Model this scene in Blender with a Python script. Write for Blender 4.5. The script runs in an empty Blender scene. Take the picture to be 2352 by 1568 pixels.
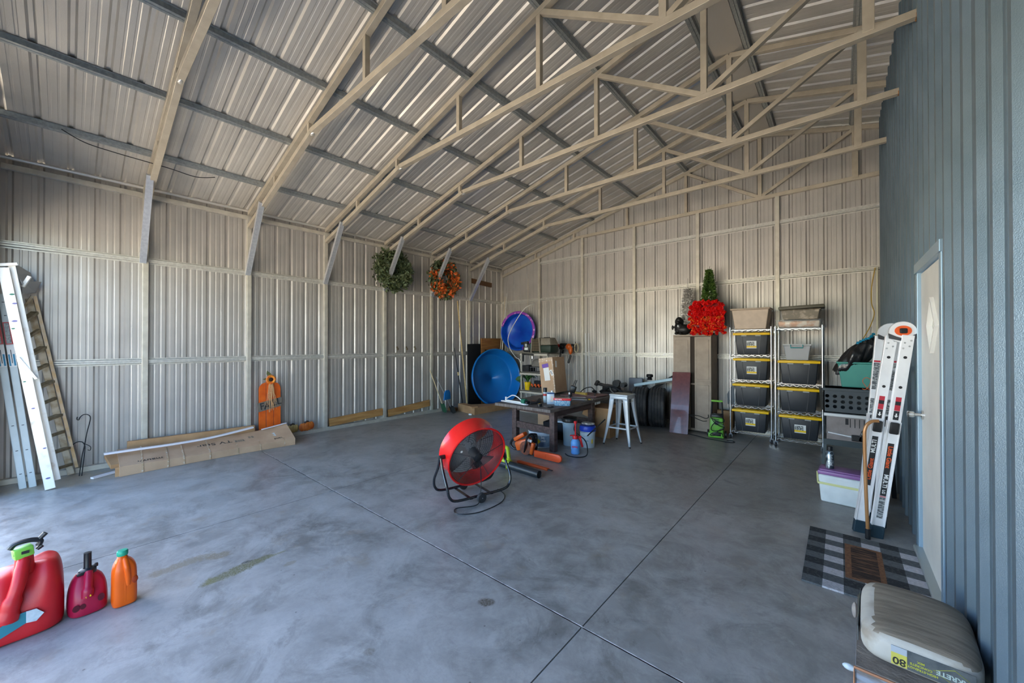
import bpy, bmesh, math, random
from mathutils import Matrix, Vector, Euler
random.seed(7)
PI = math.pi
SC = bpy.context.scene
COL = SC.collection

# ---------------------------------------------------------------- camera
cam_d = bpy.data.cameras.new('camera')
cam_d.sensor_width = 36.0
cam_d.lens = 36.0 * 877.68 / 2352.0
cam_d.clip_start = 0.05
cam_d.clip_end = 300
cam = bpy.data.objects.new('camera', cam_d)
cam.location = (0, 0, 1.5976)
cam.rotation_euler = (math.radians(90.3723), math.radians(0.03), math.radians(40.6458))
COL.objects.link(cam)
SC.camera = cam

# ---------------------------------------------------------------- daylight
world = bpy.data.worlds.new('world')
SC.world = world
world.use_nodes = True
wn = world.node_tree
wn.nodes.clear()
sky = wn.nodes.new('ShaderNodeTexSky')
sky.sky_type = 'NISHITA'
sky.sun_disc = False
sky.sun_elevation = math.radians(46)
sky.sun_rotation = math.radians(250)
sky.air_density = 1.0
sky.dust_density = 0.6
sky.ozone_density = 1.6
bg = wn.nodes.new('ShaderNodeBackground')
bg.inputs['Strength'].default_value = 0.36
wo = wn.nodes.new('ShaderNodeOutputWorld')
hs = wn.nodes.new('ShaderNodeHueSaturation')
hs.inputs['Saturation'].default_value = 1.12
wn.links.new(sky.outputs[0], hs.inputs['Color'])
wn.links.new(hs.outputs[0], bg.inputs[0])
wn.links.new(bg.outputs[0], wo.inputs[0])

sun_d = bpy.data.lights.new('sun', 'SUN')
sun_d.energy = 25.0
sun_d.angle = math.radians(0.6)
sun_d.color = (1.0, 0.90, 0.78)
sun = bpy.data.objects.new('sun', sun_d)
# comes over the back of the building from the left: it lights the yard, never the shed floor
sun.rotation_euler = Vector((0.55, -0.50, -0.95)).to_track_quat('-Z', 'Y').to_euler()
COL.objects.link(sun)

# light portal in the open bay (adds no light of its own, it only guides the daylight sampling)
port_d = bpy.data.lights.new('daylight_portal', 'AREA')
port_d.shape = 'RECTANGLE'
port_d.size = 6.3
port_d.size_y = 3.0
port_d.cycles.is_portal = True
port = bpy.data.objects.new('daylight_portal', port_d)
port.location = (-3.7, -0.58, 1.51)
port.rotation_euler = (math.radians(-90), 0, math.radians(180))
COL.objects.link(port)

SC.view_settings.view_transform = 'Standard'
SC.view_settings.look = 'None'
SC.view_settings.gamma = 1.0
SC.view_settings.use_curve_mapping = False
SC.view_settings.exposure = 1.82
SC.cycles.max_bounces = 10
SC.cycles.diffuse_bounces = 7
SC.cycles.glossy_bounces = 5
SC.cycles.sample_clamp_indirect = 6.0

# ---------------------------------------------------------------- sizes of the shed (metres)
H = 1.5976
XL = -7.194            # face of the left wall posts
YB = 7.9536            # face of the back wall posts
SY = 1.2095            # left post spacing
SX = 1.2763            # back post spacing
XR = 0.477             # partition on the right
XRIDGE = -1.065
XSH = XL - 0.066       # left sheet
YSH = YB + 0.068       # back sheet
YF = -0.52             # front of the building
SL = 0.262
def zchord(x):
    return 3.70 + SL * (x + 7.136) if x <= XRIDGE else 3.70 + SL * (XRIDGE + 7.136) - SL * (x - XRIDGE)
def zroof(x):
    return zchord(x) + 0.078
def zlow(x):
    return 3.515 + (4.145 - 3.515) * (x + 7.094) / (7.094 - 4.78) if x < -4.78 else 4.145 + 0.006 * (x + 4.78)

# ---------------------------------------------------------------- materials
MATS = {}
def mat(name, col, rough=0.5, metal=0.0, col2=None, ns=6.0, nd=4.0, bump=0.0, bs=60.0, spec=0.5,
        stretch=None, lo=0.35, hi=0.65, trans=0.0, alpha=1.0, coat=0.0, ior=1.45, rvar=0.0):
    if name in MATS:
        return MATS[name]
    m = bpy.data.materials.new(name)
    m.use_nodes = True
    nt = m.node_tree
    b = nt.nodes['Principled BSDF']
    b.inputs['Base Color'].default_value = (*col, 1)
    b.inputs['Roughness'].default_value = rough
    b.inputs['Metallic'].default_value = metal
    b.inputs['Specular IOR Level'].default_value = spec
    b.inputs['Transmission Weight'].default_value = trans
    b.inputs['Alpha'].default_value = alpha
    b.inputs['Coat Weight'].default_value = coat
    b.inputs['IOR'].default_value = ior
    tc = nt.nodes.new('ShaderNodeTexCoord')
    vec = tc.outputs['Object']
    if stretch:
        mp = nt.nodes.new('ShaderNodeMapping')
        mp.inputs['Scale'].default_value = stretch
        nt.links.new(vec, mp.inputs[0])
        vec = mp.outputs[0]
    if col2 is not None or rvar:
        n = nt.nodes.new('ShaderNodeTexNoise')
        n.inputs['Scale'].default_value = ns
        n.inputs['Detail'].default_value = nd
        nt.links.new(vec, n.inputs['Vector'])
        r = nt.nodes.new('ShaderNodeMapRange')
        r.inputs[1].default_value = lo
        r.inputs[2].default_value = hi
        nt.links.new(n.outputs[0], r.inputs[0])
        if col2 is not None:
            mx = nt.nodes.new('ShaderNodeMix')
            mx.data_type = 'RGBA'
            mx.inputs[6].default_value = (*col, 1)
            mx.inputs[7].default_value = (*col2, 1)
            nt.links.new(r.outputs[0], mx.inputs[0])
            nt.links.new(mx.outputs[2], b.inputs['Base Color'])
        if rvar:
            r2 = nt.nodes.new('ShaderNodeMapRange')
            r2.inputs[3].default_value = rough - rvar
            r2.inputs[4].default_value = rough + rvar
            nt.links.new(r.outputs[0], r2.inputs[0])
            nt.links.new(r2.outputs[0], b.inputs['Roughness'])
    if bump:
        n2 = nt.nodes.new('ShaderNodeTexNoise')
        n2.inputs['Scale'].default_value = bs
        n2.inputs['Detail'].default_value = 3
        nt.links.new(vec, n2.inputs['Vector'])
        bp = nt.nodes.new('ShaderNodeBump')
        bp.inputs['Strength'].default_value = bump
        bp.inputs['Distance'].default_value = 0.01
        nt.links.new(n2.outputs[0], bp.inputs['Height'])
        nt.links.new(bp.outputs[0], b.inputs['Normal'])
    MATS[name] = m
    return m

def plain(name, c, r=0.5, **k):
    return mat(name, c, r, **k)

# ---------------------------------------------------------------- object helpers
def tag(o, label=None, cat=None, group=None, kind=None):
    if label: o['label'] = label
    if cat: o['category'] = cat
    if group: o['group'] = group
    if kind: o['kind'] = kind
    return o

def thing(name, label, cat, loc=(0, 0, 0), rz=0.0, group=None, rot=None):
    o = bpy.data.objects.new(name, None)
    o.empty_display_size = 0.1
    COL.objects.link(o)
    o.location = loc
    o.rotation_euler = rot if rot else (0, 0, rz)
    return tag(o, label, cat, group)

def copy_tree(o, parent=None):
    c = o.copy()
    COL.objects.link(c)
    if parent:
        c.parent = parent
    for ch in [x for x in KIDS.get(o.name, [])]:
        k = copy_tree(ch, c)
        KIDS.setdefault(c.name, []).append(k)
    return c
KIDS = {}

class MB:
    """collects shapes and links them as one mesh object"""
    def __init__(s, *mats):
        s.bm = bmesh.new()
        s.mats = list(mats)
        s.mi = 0
        s.T = Matrix()
    def use(s, m):
        if m not in s.mats:
            s.mats.append(m)
        s.mi = s.mats.index(m)
        return s
    def _add(s, vs, fs, T=None):
        M = s.T @ T if T is not None else s.T
        bv = [s.bm.verts.new(M @ Vector(v)) for v in vs]
        out = []
        for f in fs:
            try:
                fc = s.bm.faces.new([bv[i] for i in f])
                fc.material_index = s.mi
                out.append(fc)
            except ValueError:
                pass
        return bv, out
    def box(s, x0, x1, y0, y1, z0, z1, bev=0, T=None, seg=2, taper=None):
        if taper:   # (dx, dy) added to the top half size
            dx, dy = taper
        else:
            dx = dy = 0
        vs = [(x0, y0, z0), (x1, y0, z0), (x1, y1, z0), (x0, y1, z0),
              (x0 - dx, y0 - dy, z1), (x1 + dx, y0 - dy, z1), (x1 + dx, y1 + dy, z1), (x0 - dx, y1 + dy, z1)]
        fs = [(0, 3, 2, 1), (4, 5, 6, 7), (0, 1, 5, 4), (1, 2, 6, 5), (2, 3, 7, 6), (3, 0, 4, 7)]
        bv, fc = s._add(vs, fs, T)
        if bev:
            es = list({e for f in fc for e in f.edges})
            r = bmesh.ops.bevel(s.bm, geom=es, offset=bev, segments=seg, affect='EDGES', profile=0.5)
            for f in r['faces']:
                f.material_index = s.mi
        return s
    def cbox(s, c, size, rot=None, bev=0, taper=None, seg=2):
        T = Matrix.Translation(c)
        if rot:
            T = T @ Euler(rot).to_matrix().to_4x4()
        a, b, d = size[0] / 2, size[1] / 2, size[2] / 2
        return s.box(-a, a, -b, b, -d, d, bev, T, seg, taper)
    def bar(s, p0, p1, w, h, up=(0, 0, 1), bev=0):
        p0, p1 = Vector(p0), Vector(p1)
        d = p1 - p0
        L = d.length
        z = d.normalized()
        u = Vector(up)
        if abs(z.dot(u)) > 0.99:
            u = Vector((0, 1, 0))
        x = u.cross(z).normalized()
        y = z.cross(x)
        T = Matrix.Translation(p0) @ Matrix((x, y, z)).transposed().to_4x4()
        return s.box(-w / 2, w / 2, -h / 2, h / 2, 0, L, bev, T)
    def frame(s, p0, p1):
        p0, p1 = Vector(p0), Vector(p1)
        z = (p1 - p0).normalized()
        u = Vector((0, 0, 1)) if abs(z.z) < 0.95 else Vector((0, 1, 0))
        x = u.cross(z).normalized()
        y = z.cross(x)
        return Matrix.Translation(p0) @ Matrix((x, y, z)).transposed().to_4x4(), (p1 - p0).length
    def cyl(s, p0, p1, r0, r1=None, n=16, caps=True):
        r1 = r0 if r1 is None else r1
        T, L = s.frame(p0, p1)
        return s.lathe([(r0, 0), (r1, L)], n, T, caps)
    def lathe(s, prof, n=24, T=None, caps=False, sx=1.0, sy=1.0):
        vs, fs = [], []
        for r, z in prof:
            for i in range(n):
                a = 2 * PI * i / n
                vs.append((r * sx * math.cos(a), r * sy * math.sin(a), z))
        for k in range(len(prof) - 1):
            for i in range(n):
                j = (i + 1) % n
                fs.append((k * n + i, k * n + j, (k + 1) * n + j, (k + 1) * n + i))
        if caps:
            fs.append(tuple(range(n - 1, -1, -1)))
            fs.append(tuple((len(prof) - 1) * n + i for i in range(n)))
        s._add(vs, fs, T)
        return s
    def tube(s, pts, r, n=8, closed=False, caps=True, T=None):
        pts = [Vector(p) for p in pts]
        N = len(pts)
        rr = r if isinstance(r, (list, tuple)) else [r] * N
        vs, fs = [], []
        prev = None
        for k, p in enumerate(pts):
            if closed:
                d = pts[(k + 1) % N] - pts[k - 1]
            else:
                d = pts[min(k + 1, N - 1)] - pts[max(k - 1, 0)]
            if d.length < 1e-9:
                d = Vector((0, 0, 1))
            d.normalize()
            if prev is None:
                u = Vector((0, 0, 1)) if abs(d.z) < 0.9 else Vector((1, 0, 0))
                x = u.cross(d).normalized()
            else:
                x = (prev - d * prev.dot(d))
                if x.length < 1e-6:
                    x = Vector((1, 0, 0)).cross(d)
                x.normalize()
            prev = x
            y = d.cross(x)
            for i in range(n):
                a = 2 * PI * i / n
                vs.append(p + (x * math.cos(a) + y * math.sin(a)) * rr[k])
        for k in range(N if closed else N - 1):
            for i in range(n):
                j = (i + 1) % n
                k2 = (k + 1) % N
                fs.append((k * n + i, k * n + j, k2 * n + j, k2 * n + i))
        if caps and not closed:
            fs.append(tuple(range(n - 1, -1, -1)))
            fs.append(tuple((N - 1) * n + i for i in range(n)))
        s._add(vs, fs, T)
        return s
    def prism(s, pts, z0, z1, T=None, bev=0):
        n = len(pts)
        vs = [(x, y, z0) for x, y in pts] + [(x, y, z1) for x, y in pts]
        fs = [tuple(range(n - 1, -1, -1)), tuple(range(n, 2 * n))]
        fs += [(i, (i + 1) % n, n + (i + 1) % n, n + i) for i in range(n)]
        bv, fc = s._add(vs, fs, T)
        if bev:
            es = list({e for f in fc[:2] for e in f.edges})
            r = bmesh.ops.bevel(s.bm, geom=es, offset=bev, segments=2, affect='EDGES', profile=0.5)
            for f in r['faces']:
                f.material_index = s.mi
        return s
    def grid(s, fn, nu, nv, cu=False, cv=False, T=None):
        vs = [fn(i / (nu if cu else nu - 1), j / (nv if cv else nv - 1)) for i in range(nu) for j in range(nv)]
        fs = []
        for i in range(nu if cu else nu - 1):
            for j in range(nv if cv else nv - 1):
                a, b = (i + 1) % nu, (j + 1) % nv
                fs.append((i * nv + j, a * nv + j, a * nv + b, i * nv + b))
        s._add(vs, fs, T)
        return s
    def sphere(s, c, r, n=12, sc=(1, 1, 1), T=None):
        M = Matrix.Translation(c) @ Matrix.Diagonal((*sc, 1))
        if T is not None:
            M = T @ M
        prof = [(max(1e-5, r * math.sin(PI * k / (n // 2 + 2))), -r * math.cos(PI * k / (n // 2 + 2))) for k in range(n // 2 + 3)]
        return s.lathe(prof, n, M)
    def build(s, name, m=None, parent=None, smooth=35, sub=0, solid=0, loc=None, fix=True):
        if fix:
            bmesh.ops.recalc_face_normals(s.bm, faces=s.bm.faces)
        me = bpy.data.meshes.new(name)
        s.bm.to_mesh(me)
        s.bm.free()
        if m is not None and not s.mats:
            me.materials.append(m)
        for q in s.mats:
            me.materials.append(q)
        if smooth:
            me.shade_smooth()
            me.set_sharp_from_angle(angle=math.radians(smooth))
        o = bpy.data.objects.new(name, me)
        COL.objects.link(o)
        if parent is not None:
            o.parent = parent
            KIDS.setdefault(parent.name, []).append(o)
        if loc:
            o.location = loc
        if solid:
            md = o.modifiers.new('solid', 'SOLIDIFY')
            md.thickness = solid
            md.offset = 0
        if sub:
            md = o.modifiers.new('sub', 'SUBSURF')
            md.levels = sub
            md.render_levels = sub
        return o

def text_obj(name, txt, size, m, parent=None, T=None, extr=0.0008, align='CENTER', sx=1.0, bold=0.0, spacing=1.0):
    cu = bpy.data.curves.new(name, 'FONT')
    cu.body = txt
    cu.size = size
    cu.align_x = align
    cu.align_y = 'CENTER'
    cu.extrude = extr
    cu.offset = bold
    cu.space_character = spacing
    cu.resolution_u = 3
    tmp = bpy.data.objects.new(name + '_tmp', cu)
    COL.objects.link(tmp)
    dg = bpy.context.evaluated_depsgraph_get()
    me = bpy.data.meshes.new_from_object(tmp.evaluated_get(dg))
    bpy.data.objects.remove(tmp)
    me.name = name
    M = (T if T is not None else Matrix()) @ Matrix.Diagonal((sx, 1, 1, 1))
    me.transform(M)
    me.materials.clear()
    me.materials.append(m)
    o = bpy.data.objects.new(name, me)
    COL.objects.link(o)
    if parent is not None:
        o.parent = parent
        KIDS.setdefault(parent.name, []).append(o)
    return o

def TM(origin, xdir, ydir):
    """matrix whose local x / y run along xdir / ydir"""
    x = Vector(xdir).normalized()
    y = Vector(ydir)
    y = (y - x * y.dot(x)).normalized()
    z = x.cross(y)
    return Matrix.Translation(origin) @ Matrix((x, y, z)).transposed().to_4x4()

def arc(c, r, a0, a1, n, plane='xz'):
    out = []
    for k in range(n + 1):
        a = math.radians(a0 + (a1 - a0) * k / n)
        u, v = r * math.cos(a), r * math.sin(a)
        out.append({'xz': (c[0] + u, c[1], c[2] + v), 'yz': (c[0], c[1] + u, c[2] + v), 'xy': (c[0] + u, c[1] + v, c[2])}[plane])
    return out

def smooth_path(pts, n=6, closed=False):
    P = [Vector(p) for p in pts]
    out = []
    N = len(P)
    for i in range(N if closed else N - 1):
        g = lambda k: P[k % N] if closed else P[max(0, min(N - 1, k))]
        a, b, c, d = g(i - 1), g(i), g(i + 1), g(i + 2)
        for k in range(n):
            t = k / n
            out.append(0.5 * ((2 * b) + (c - a) * t + (2 * a - 5 * b + 4 * c - d) * t * t + (3 * b - a - 3 * c + d) * t ** 3))
    if not closed:
        out.append(P[-1])
    return out
# ---------------------------------------------------------------- shed materials
M_SHEET = mat('galvalume_sheet', (0.50, 0.475, 0.445), 0.40, 0.45, (0.42, 0.40, 0.375), 2.2, 6, 0.12, 220, lo=0.3, hi=0.7, rvar=0.05)
M_ROOF = mat('galvalume_roof_sheet', (0.62, 0.59, 0.545), 0.42, 0.40, (0.50, 0.475, 0.44), 1.8, 6, 0.12, 200, lo=0.3, hi=0.7, rvar=0.05)
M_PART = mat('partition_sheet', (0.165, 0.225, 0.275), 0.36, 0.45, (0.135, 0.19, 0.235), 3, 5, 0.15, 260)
M_TUBE = mat('galvanised_tube', (0.56, 0.50, 0.40), 0.42, 0.40, (0.45, 0.39, 0.30), 9, 6, 0.10, 150, lo=0.3, hi=0.72)
M_TUBE2 = mat('galvanised_post', (0.62, 0.59, 0.51), 0.40, 0.40, (0.52, 0.49, 0.42), 9, 6, 0.10, 150)
M_BRACE = mat('bright_zinc_brace', (0.62, 0.64, 0.66), 0.33, 0.6, (0.52, 0.54, 0.57), 30, 3)
M_PURLIN = mat('zinc_hat_channel', (0.36, 0.38, 0.38), 0.38, 0.55, (0.26, 0.28, 0.28), 40, 4, lo=0.35, hi=0.7)
M_GIRT = mat('zinc_girt', (0.66, 0.65, 0.60), 0.36, 0.45, (0.54, 0.53, 0.49), 30, 4)
M_RUST = mat('rust', (0.50, 0.20, 0.05), 0.8, 0, (0.35, 0.12, 0.03), 60)

# floor: concrete with wear, damp patches and the dried mud marks
def floor_material():
    m = bpy.data.materials.new('concrete_floor')
    m.use_nodes = True
    nt = m.node_tree
    N, Lk = nt.nodes, nt.links
    b = N['Principled BSDF']
    tc = N.new('ShaderNodeTexCoord')
    def noise(scale, detail, rough=0.55, vec=None, dist=0.0):
        n = N.new('ShaderNodeTexNoise')
        n.inputs['Scale'].default_value = scale
        n.inputs['Detail'].default_value = detail
        n.inputs['Roughness'].default_value = rough
        n.inputs['Distortion'].default_value = dist
        Lk.new(vec or tc.outputs['Object'], n.inputs['Vector'])
        return n.outputs[0]
    def rng(src, a, c, lo=0.0, hi=1.0):
        r = N.new('ShaderNodeMapRange')
        for i, v in ((1, a), (2, c), (3, lo), (4, hi)):
            r.inputs[i].default_value = v
        Lk.new(src, r.inputs[0])
        return r.outputs[0]
    def mix(f, a, c, mode='MIX'):
        x = N.new('ShaderNodeMix')
        x.data_type = 'RGBA'
        x.blend_type = mode
        if isinstance(f, float): x.inputs[0].default_value = f
        else: Lk.new(f, x.inputs[0])
        for k, v in ((6, a), (7, c)):
            if isinstance(v, tuple): x.inputs[k].default_value = (*v, 1)
            else: Lk.new(v, x.inputs[k])
        return x.outputs[2]
    def mth(op, a, c):
        x = N.new('ShaderNodeMath')
        x.operation = op
        for k, v in ((0, a), (1, c)):
            if isinstance(v, (int, float)): x.inputs[k].default_value = v
            else: Lk.new(v, x.inputs[k])
        return x.outputs[0]
    big = noise(0.8, 6, 0.6, dist=0.6)
    mid = noise(4.5, 8, 0.68, dist=0.4)
    fine = noise(38, 6, 0.7)
    c = mix(rng(big, 0.36, 0.64), (0.155, 0.150, 0.140), (0.32, 0.312, 0.295))
    c = mix(rng(mid, 0.40, 0.66, 0, 0.75), c, (0.42, 0.41, 0.385))
    c = mix(rng(noise(2.1, 9, 0.72, dist=1.2), 0.52, 0.68, 0, 0.7), c, (0.135, 0.13, 0.118))
    c = mix(rng(fine, 0.45, 0.68, 0, 0.35), c, (0.23, 0.23, 0.22))
    # scattered warm stains
    c = mix(rng(noise(3.1, 7, 0.7), 0.58, 0.72, 0, 0.5), c, (0.28, 0.22, 0.15))
    c = mix(rng(noise(1.3, 10, 0.78, dist=2.0), 0.50, 0.53, 0, 0.16), c, (0.48, 0.47, 0.45))
    # specks
    v = N.new('ShaderNodeTexVoronoi')
    v.inputs['Scale'].default_value = 7
    Lk.new(tc.outputs['Object'], v.inputs['Vector'])
    c = mix(rng(v.outputs['Distance'], 0.03, 0.05, 0.7, 0), c, (0.10, 0.09, 0.08))
    # shaped marks: (x, y, half length, half width, angle, colour, edge noise)
    sep = N.new('ShaderNodeSeparateXYZ')
    wob = noise(16, 6, 0.75)
    grain = noise(90, 4, 0.7)
    def blob(c, x, y, a, bb, ang, col, amt, edge=0.8):
        mp = N.new('ShaderNodeMapping')
        mp.vector_type = 'TEXTURE'
        mp.inputs['Location'].default_value = (x, y, 0)
        mp.inputs['Rotation'].default_value = (0, 0, math.radians(ang))
        mp.inputs['Scale'].default_value = (a, bb, 1)
        Lk.new(tc.outputs['Object'], mp.inputs[0])
        ln = N.new('ShaderNodeVectorMath')
        ln.operation = 'LENGTH'
        Lk.new(mp.outputs[0], ln.inputs[0])
        d = mth('ADD', ln.outputs['Value'], mth('MULTIPLY', mth('SUBTRACT', wob, 0.5), 2.4 * edge))
        return mix(mth('MULTIPLY', rng(d, 0.70, 1.05, amt, 0.0), rng(grain, 0.36, 0.56, 0.25, 1.0)), c, col)
    for args in BLOBS:
        c = blob(c, *args)
    Lk.new(c, b.inputs['Base Color'])
    Lk.new(rng(mid, 0.3, 0.7, 0.28, 0.48), b.inputs['Roughness'])
    b.inputs['Specular IOR Level'].default_value = 0.5
    bp = N.new('ShaderNodeBump')
    bp.inputs['Strength'].default_value = 0.12
    bp.inputs['Distance'].default_value = 0.004
    Lk.new(fine, bp.inputs['Height'])
    Lk.new(bp.outputs[0], b.inputs['Normal'])
    return m
# x, y, a, b, angle, colour, amount, edge
BLOBS = [
    (-3.245, 0.80, 0.24, 0.060, 97, (0.13, 0.125, 0.055), 1.0, 0.8),
    (-3.262, 1.02, 0.10, 0.018, 92, (0.17, 0.165, 0.075), 0.7, 0.8),
    (-3.225, 0.64, 0.05, 0.045, 60, (0.17, 0.165, 0.075), 0.8, 0.6),
    (-3.313, 0.864, 0.035, 0.020, 80, (0.05, 0.05, 0.04), 0.9, 0.4),
    (-3.572, 0.76, 0.085, 0.060, 80, (0.19, 0.15, 0.09), 0.8, 0.7),
    (-3.63, 0.55, 0.22, 0.060, 95, (0.22, 0.185, 0.12), 0.8, 1.0),
    (-3.05, 1.07, 0.05, 0.03, 90, (0.20, 0.17, 0.10), 0.6, 0.7),
    (-1.668, 1.70, 0.055, 0.042, 40, (0.08, 0.065, 0.045), 0.95, 0.5),
    (-1.863, 1.03, 0.035, 0.028, 20, (0.15, 0.13, 0.10), 0.6, 0.5),
    (-3.14, 1.60, 0.10, 0.05, 60, (0.25, 0.18, 0.12), 0.35, 0.9),
    (-4.68, 1.82, 0.16, 0.06, 70, (0.16, 0.155, 0.12), 0.5, 0.9),
    (-6.85, 0.0, 0.55, 0.30, 80, (0.42, 0.32, 0.18), 0.6, 1.0),
    (-2.68, 4.05, 0.30, 0.20, -20, (0.33, 0.20, 0.17), 0.38, 1.0),
    (-0.7, 4.6, 1.2, 0.5, 30, (0.17, 0.165, 0.155), 0.35, 1.2),
    (-5.9, 2.6, 1.3, 0.30, 85, (0.20, 0.195, 0.18), 0.35, 1.2),
]
M_FLOOR = floor_material()

def structure(o, name=None):
    o['kind'] = 'structure'
    return o

# floor slabs, joints are real 5 mm saw cuts
XJ = [XSH - 0.25, -4.212, -1.113, XR + 0.35]
YJ = [YF - 0.2, 1.898, YSH + 0.25]
g = 0.0035
fl = MB(M_FLOOR)
for i in range(3):
    for j in range(2):
        x0, x1 = XJ[i] + (g if i else 0), XJ[i + 1] - (g if i < 2 else 0)
        y0, y1 = YJ[j] + (g if j else 0), YJ[j + 1] - (g if j < 1 else 0)
        fl.box(x0, x1, y0, y1, -0.12, 0.0)
fl.use(mat('joint_dark', (0.05, 0.048, 0.045), 0.9))
fl.box(XJ[0], XJ[3], YJ[0], YJ[2], -0.13, -0.012)
floor = structure(fl.build('floor', smooth=0))
edge = MB(mat('chalky_joint_edge', (0.62, 0.60, 0.56), 0.8, 0, (0.30, 0.29, 0.27), 14, 5, lo=0.42, hi=0.58))
edge.box(XJ[0], XR, YJ[1] + g, YJ[1] + g + 0.006, -0.01, 0.0008)
edge.box(-1.113 - g - 0.003, -1.113 - g, YJ[0], 1.2, -0.01, 0.0008)
structure(edge.build('trim_1', smooth=0))

# ribbed steel sheet: list of (s, d) profile points between s0 and s1, ribs every 9 inches
PITCH = 0.2286
def profile(s0, s1, anchor, depth=0.019, minor=0.0020, wide=0.5):
    k0 = int(math.floor((s0 - anchor) / PITCH)) - 1
    k1 = int(math.ceil((s1 - anchor) / PITCH)) + 1
    base, top = 0.020 * (1 + wide), 0.009 * (1 + wide)
    pts = []
    for k in range(k0, k1 + 1):
        a = anchor + k * PITCH
        pts += [(a - base, 0), (a - top, depth), (a + top, depth), (a + base, 0)]
        for q in (0.36, 0.64):
            m_ = a + q * PITCH
            pts += [(m_ - 0.013, 0), (m_ - 0.007, minor), (m_ + 0.007, minor), (m_ + 0.013, 0)]
    out = [p for p in pts if s0 < p[0] < s1]
    def at(s):
        for (a, da), (b, db) in zip(pts, pts[1:]):
            if a <= s <= b:
                return da + (db - da) * (s - a) / max(1e-9, b - a)
        return 0
    return [(s0, at(s0))] + out + [(s1, at(s1))]

def sheet(name, prof, fn_bot, fn_top, m, thick=0.0012, rows=1):
    b = MB(m)
    n = len(prof)
    vs, fs = [], []
    for r in range(rows + 1):
        for s_, d_ in prof:
            A, B = Vector(fn_bot(s_, d_)), Vector(fn_top(s_, d_))
            vs.append(A.lerp(B, r / rows))
    for r in range(rows):
        for i in range(n - 1):
            fs.append((r * n + i, r * n + i + 1, (r + 1) * n + i + 1, (r + 1) * n + i))
    b._add(vs, fs)
    o = b.build(name, smooth=0, fix=False)
    md = o.modifiers.new('gauge', 'SOLIDIFY')
    md.thickness = thick
    md.offset = 0
    return structure(o)

EAVE = zroof(XSH)
sheet('wall_left', profile(YF, YSH + 0.03, 2.535), lambda s, d: (XSH - d, s, 0.0), lambda s, d: (XSH - d, s, EAVE - 0.005), M_SHEET)
sheet('wall_back', profile(XSH - 0.02, 4.2, -2.228), lambda s, d: (s, YSH + d, 0.0), lambda s, d: (s, YSH + d, zroof(s) - 0.005), M_SHEET)
# roof, two slopes of the same sheet, ribs run down the slope
def roof_pt(x):
    return lambda s, d: (x, s, zroof(x) + d)
b = MB(M_ROOF)
prof = profile(YF - 0.35, YSH + 0.25, 2.535)
n = len(prof)
xs = [XSH - 0.30, XRIDGE, 4.2]
vs, fs = [], []
for x in xs:
    for s_, d_ in prof:
        vs.append((x, s_, zroof(x) + d_))
for r in range(2):
    for i in range(n - 1):
        fs.append((r * n + i, r * n + i + 1, (r + 1) * n + i + 1, (r + 1) * n + i))
b._add(vs, fs)
# ridge cap, seen from below through the gap of the closure
b.use(mat('ridge_cap_sheet', (0.52, 0.49, 0.45), 0.36, 0.5))
b.box(XRIDGE - 0.16, XRIDGE + 0.16, YF, YSH, zroof(XRIDGE) - 0.012 - 0.16 * SL, zroof(XRIDGE) - 0.008 - 0.16 * SL)
roof = b.build('ceiling', smooth=0, fix=False)
roof.modifiers.new('gauge', 'SOLIDIFY').thickness = 0.0012
structure(roof)

# partition on the right with the door opening; its ribs stand towards the room
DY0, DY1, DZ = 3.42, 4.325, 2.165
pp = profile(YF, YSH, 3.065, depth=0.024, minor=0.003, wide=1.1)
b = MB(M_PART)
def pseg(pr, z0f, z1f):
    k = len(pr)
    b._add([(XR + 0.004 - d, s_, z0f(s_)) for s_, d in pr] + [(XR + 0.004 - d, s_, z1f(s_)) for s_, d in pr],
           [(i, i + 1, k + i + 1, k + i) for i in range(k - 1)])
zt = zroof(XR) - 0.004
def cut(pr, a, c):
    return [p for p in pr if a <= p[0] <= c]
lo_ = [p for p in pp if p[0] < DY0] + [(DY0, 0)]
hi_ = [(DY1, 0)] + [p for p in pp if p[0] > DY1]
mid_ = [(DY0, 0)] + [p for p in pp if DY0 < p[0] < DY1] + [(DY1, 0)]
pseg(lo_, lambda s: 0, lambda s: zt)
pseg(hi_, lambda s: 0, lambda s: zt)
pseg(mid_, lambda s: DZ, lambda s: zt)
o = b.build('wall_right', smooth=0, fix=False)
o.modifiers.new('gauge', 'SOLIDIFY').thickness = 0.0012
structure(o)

# front wall with the open bay behind the camera
b = MB(M_SHEET)
OX0, OX1, OZ = -6.70, -0.45, 3.02
b.box(XSH - 0.02, OX0, YF - 0.03, YF, 0, 3.9)
b.box(OX1, XR + 0.02, YF - 0.03, YF, 0, zroof(XR))
seg_n = 16
for i in range(seg_n):
    a, c = OX0 + (OX1 - OX0) * i / seg_n, OX0 + (OX1 - OX0) * (i + 1) / seg_n
    z = min(zroof(a), zroof(c)) + 0.02
    b.box(a, c, YF - 0.03, YF, OZ, z)
structure(b.build('wall_front', smooth=0))

# yard outside the bay
M_YARD = mat('gravel_yard', (0.50, 0.46, 0.39), 0.95, 0, (0.36, 0.335, 0.27), 0.6, 8, 0.5, 40)
b = MB(M_YARD)
b.box(-40, 40, -45, YF - 0.05, -0.10, -0.03)
tag(b.build('yard', smooth=0), kind='structure')

# base rails (angle on the slab)
b = MB(M_TUBE2)
b.box(XSH + 0.003, XL + 0.012, YF, YB + 0.06, 0.0, 0.062, 0.003)
structure(b.build('baseboard_left', smooth=0))
b = MB(M_TUBE2)
b.box(XL + 0.02, XR - 0.03, YB, YSH - 0.003, 0.0, 0.062, 0.003)
structure(b.build('baseboard_back', smooth=0))

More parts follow.
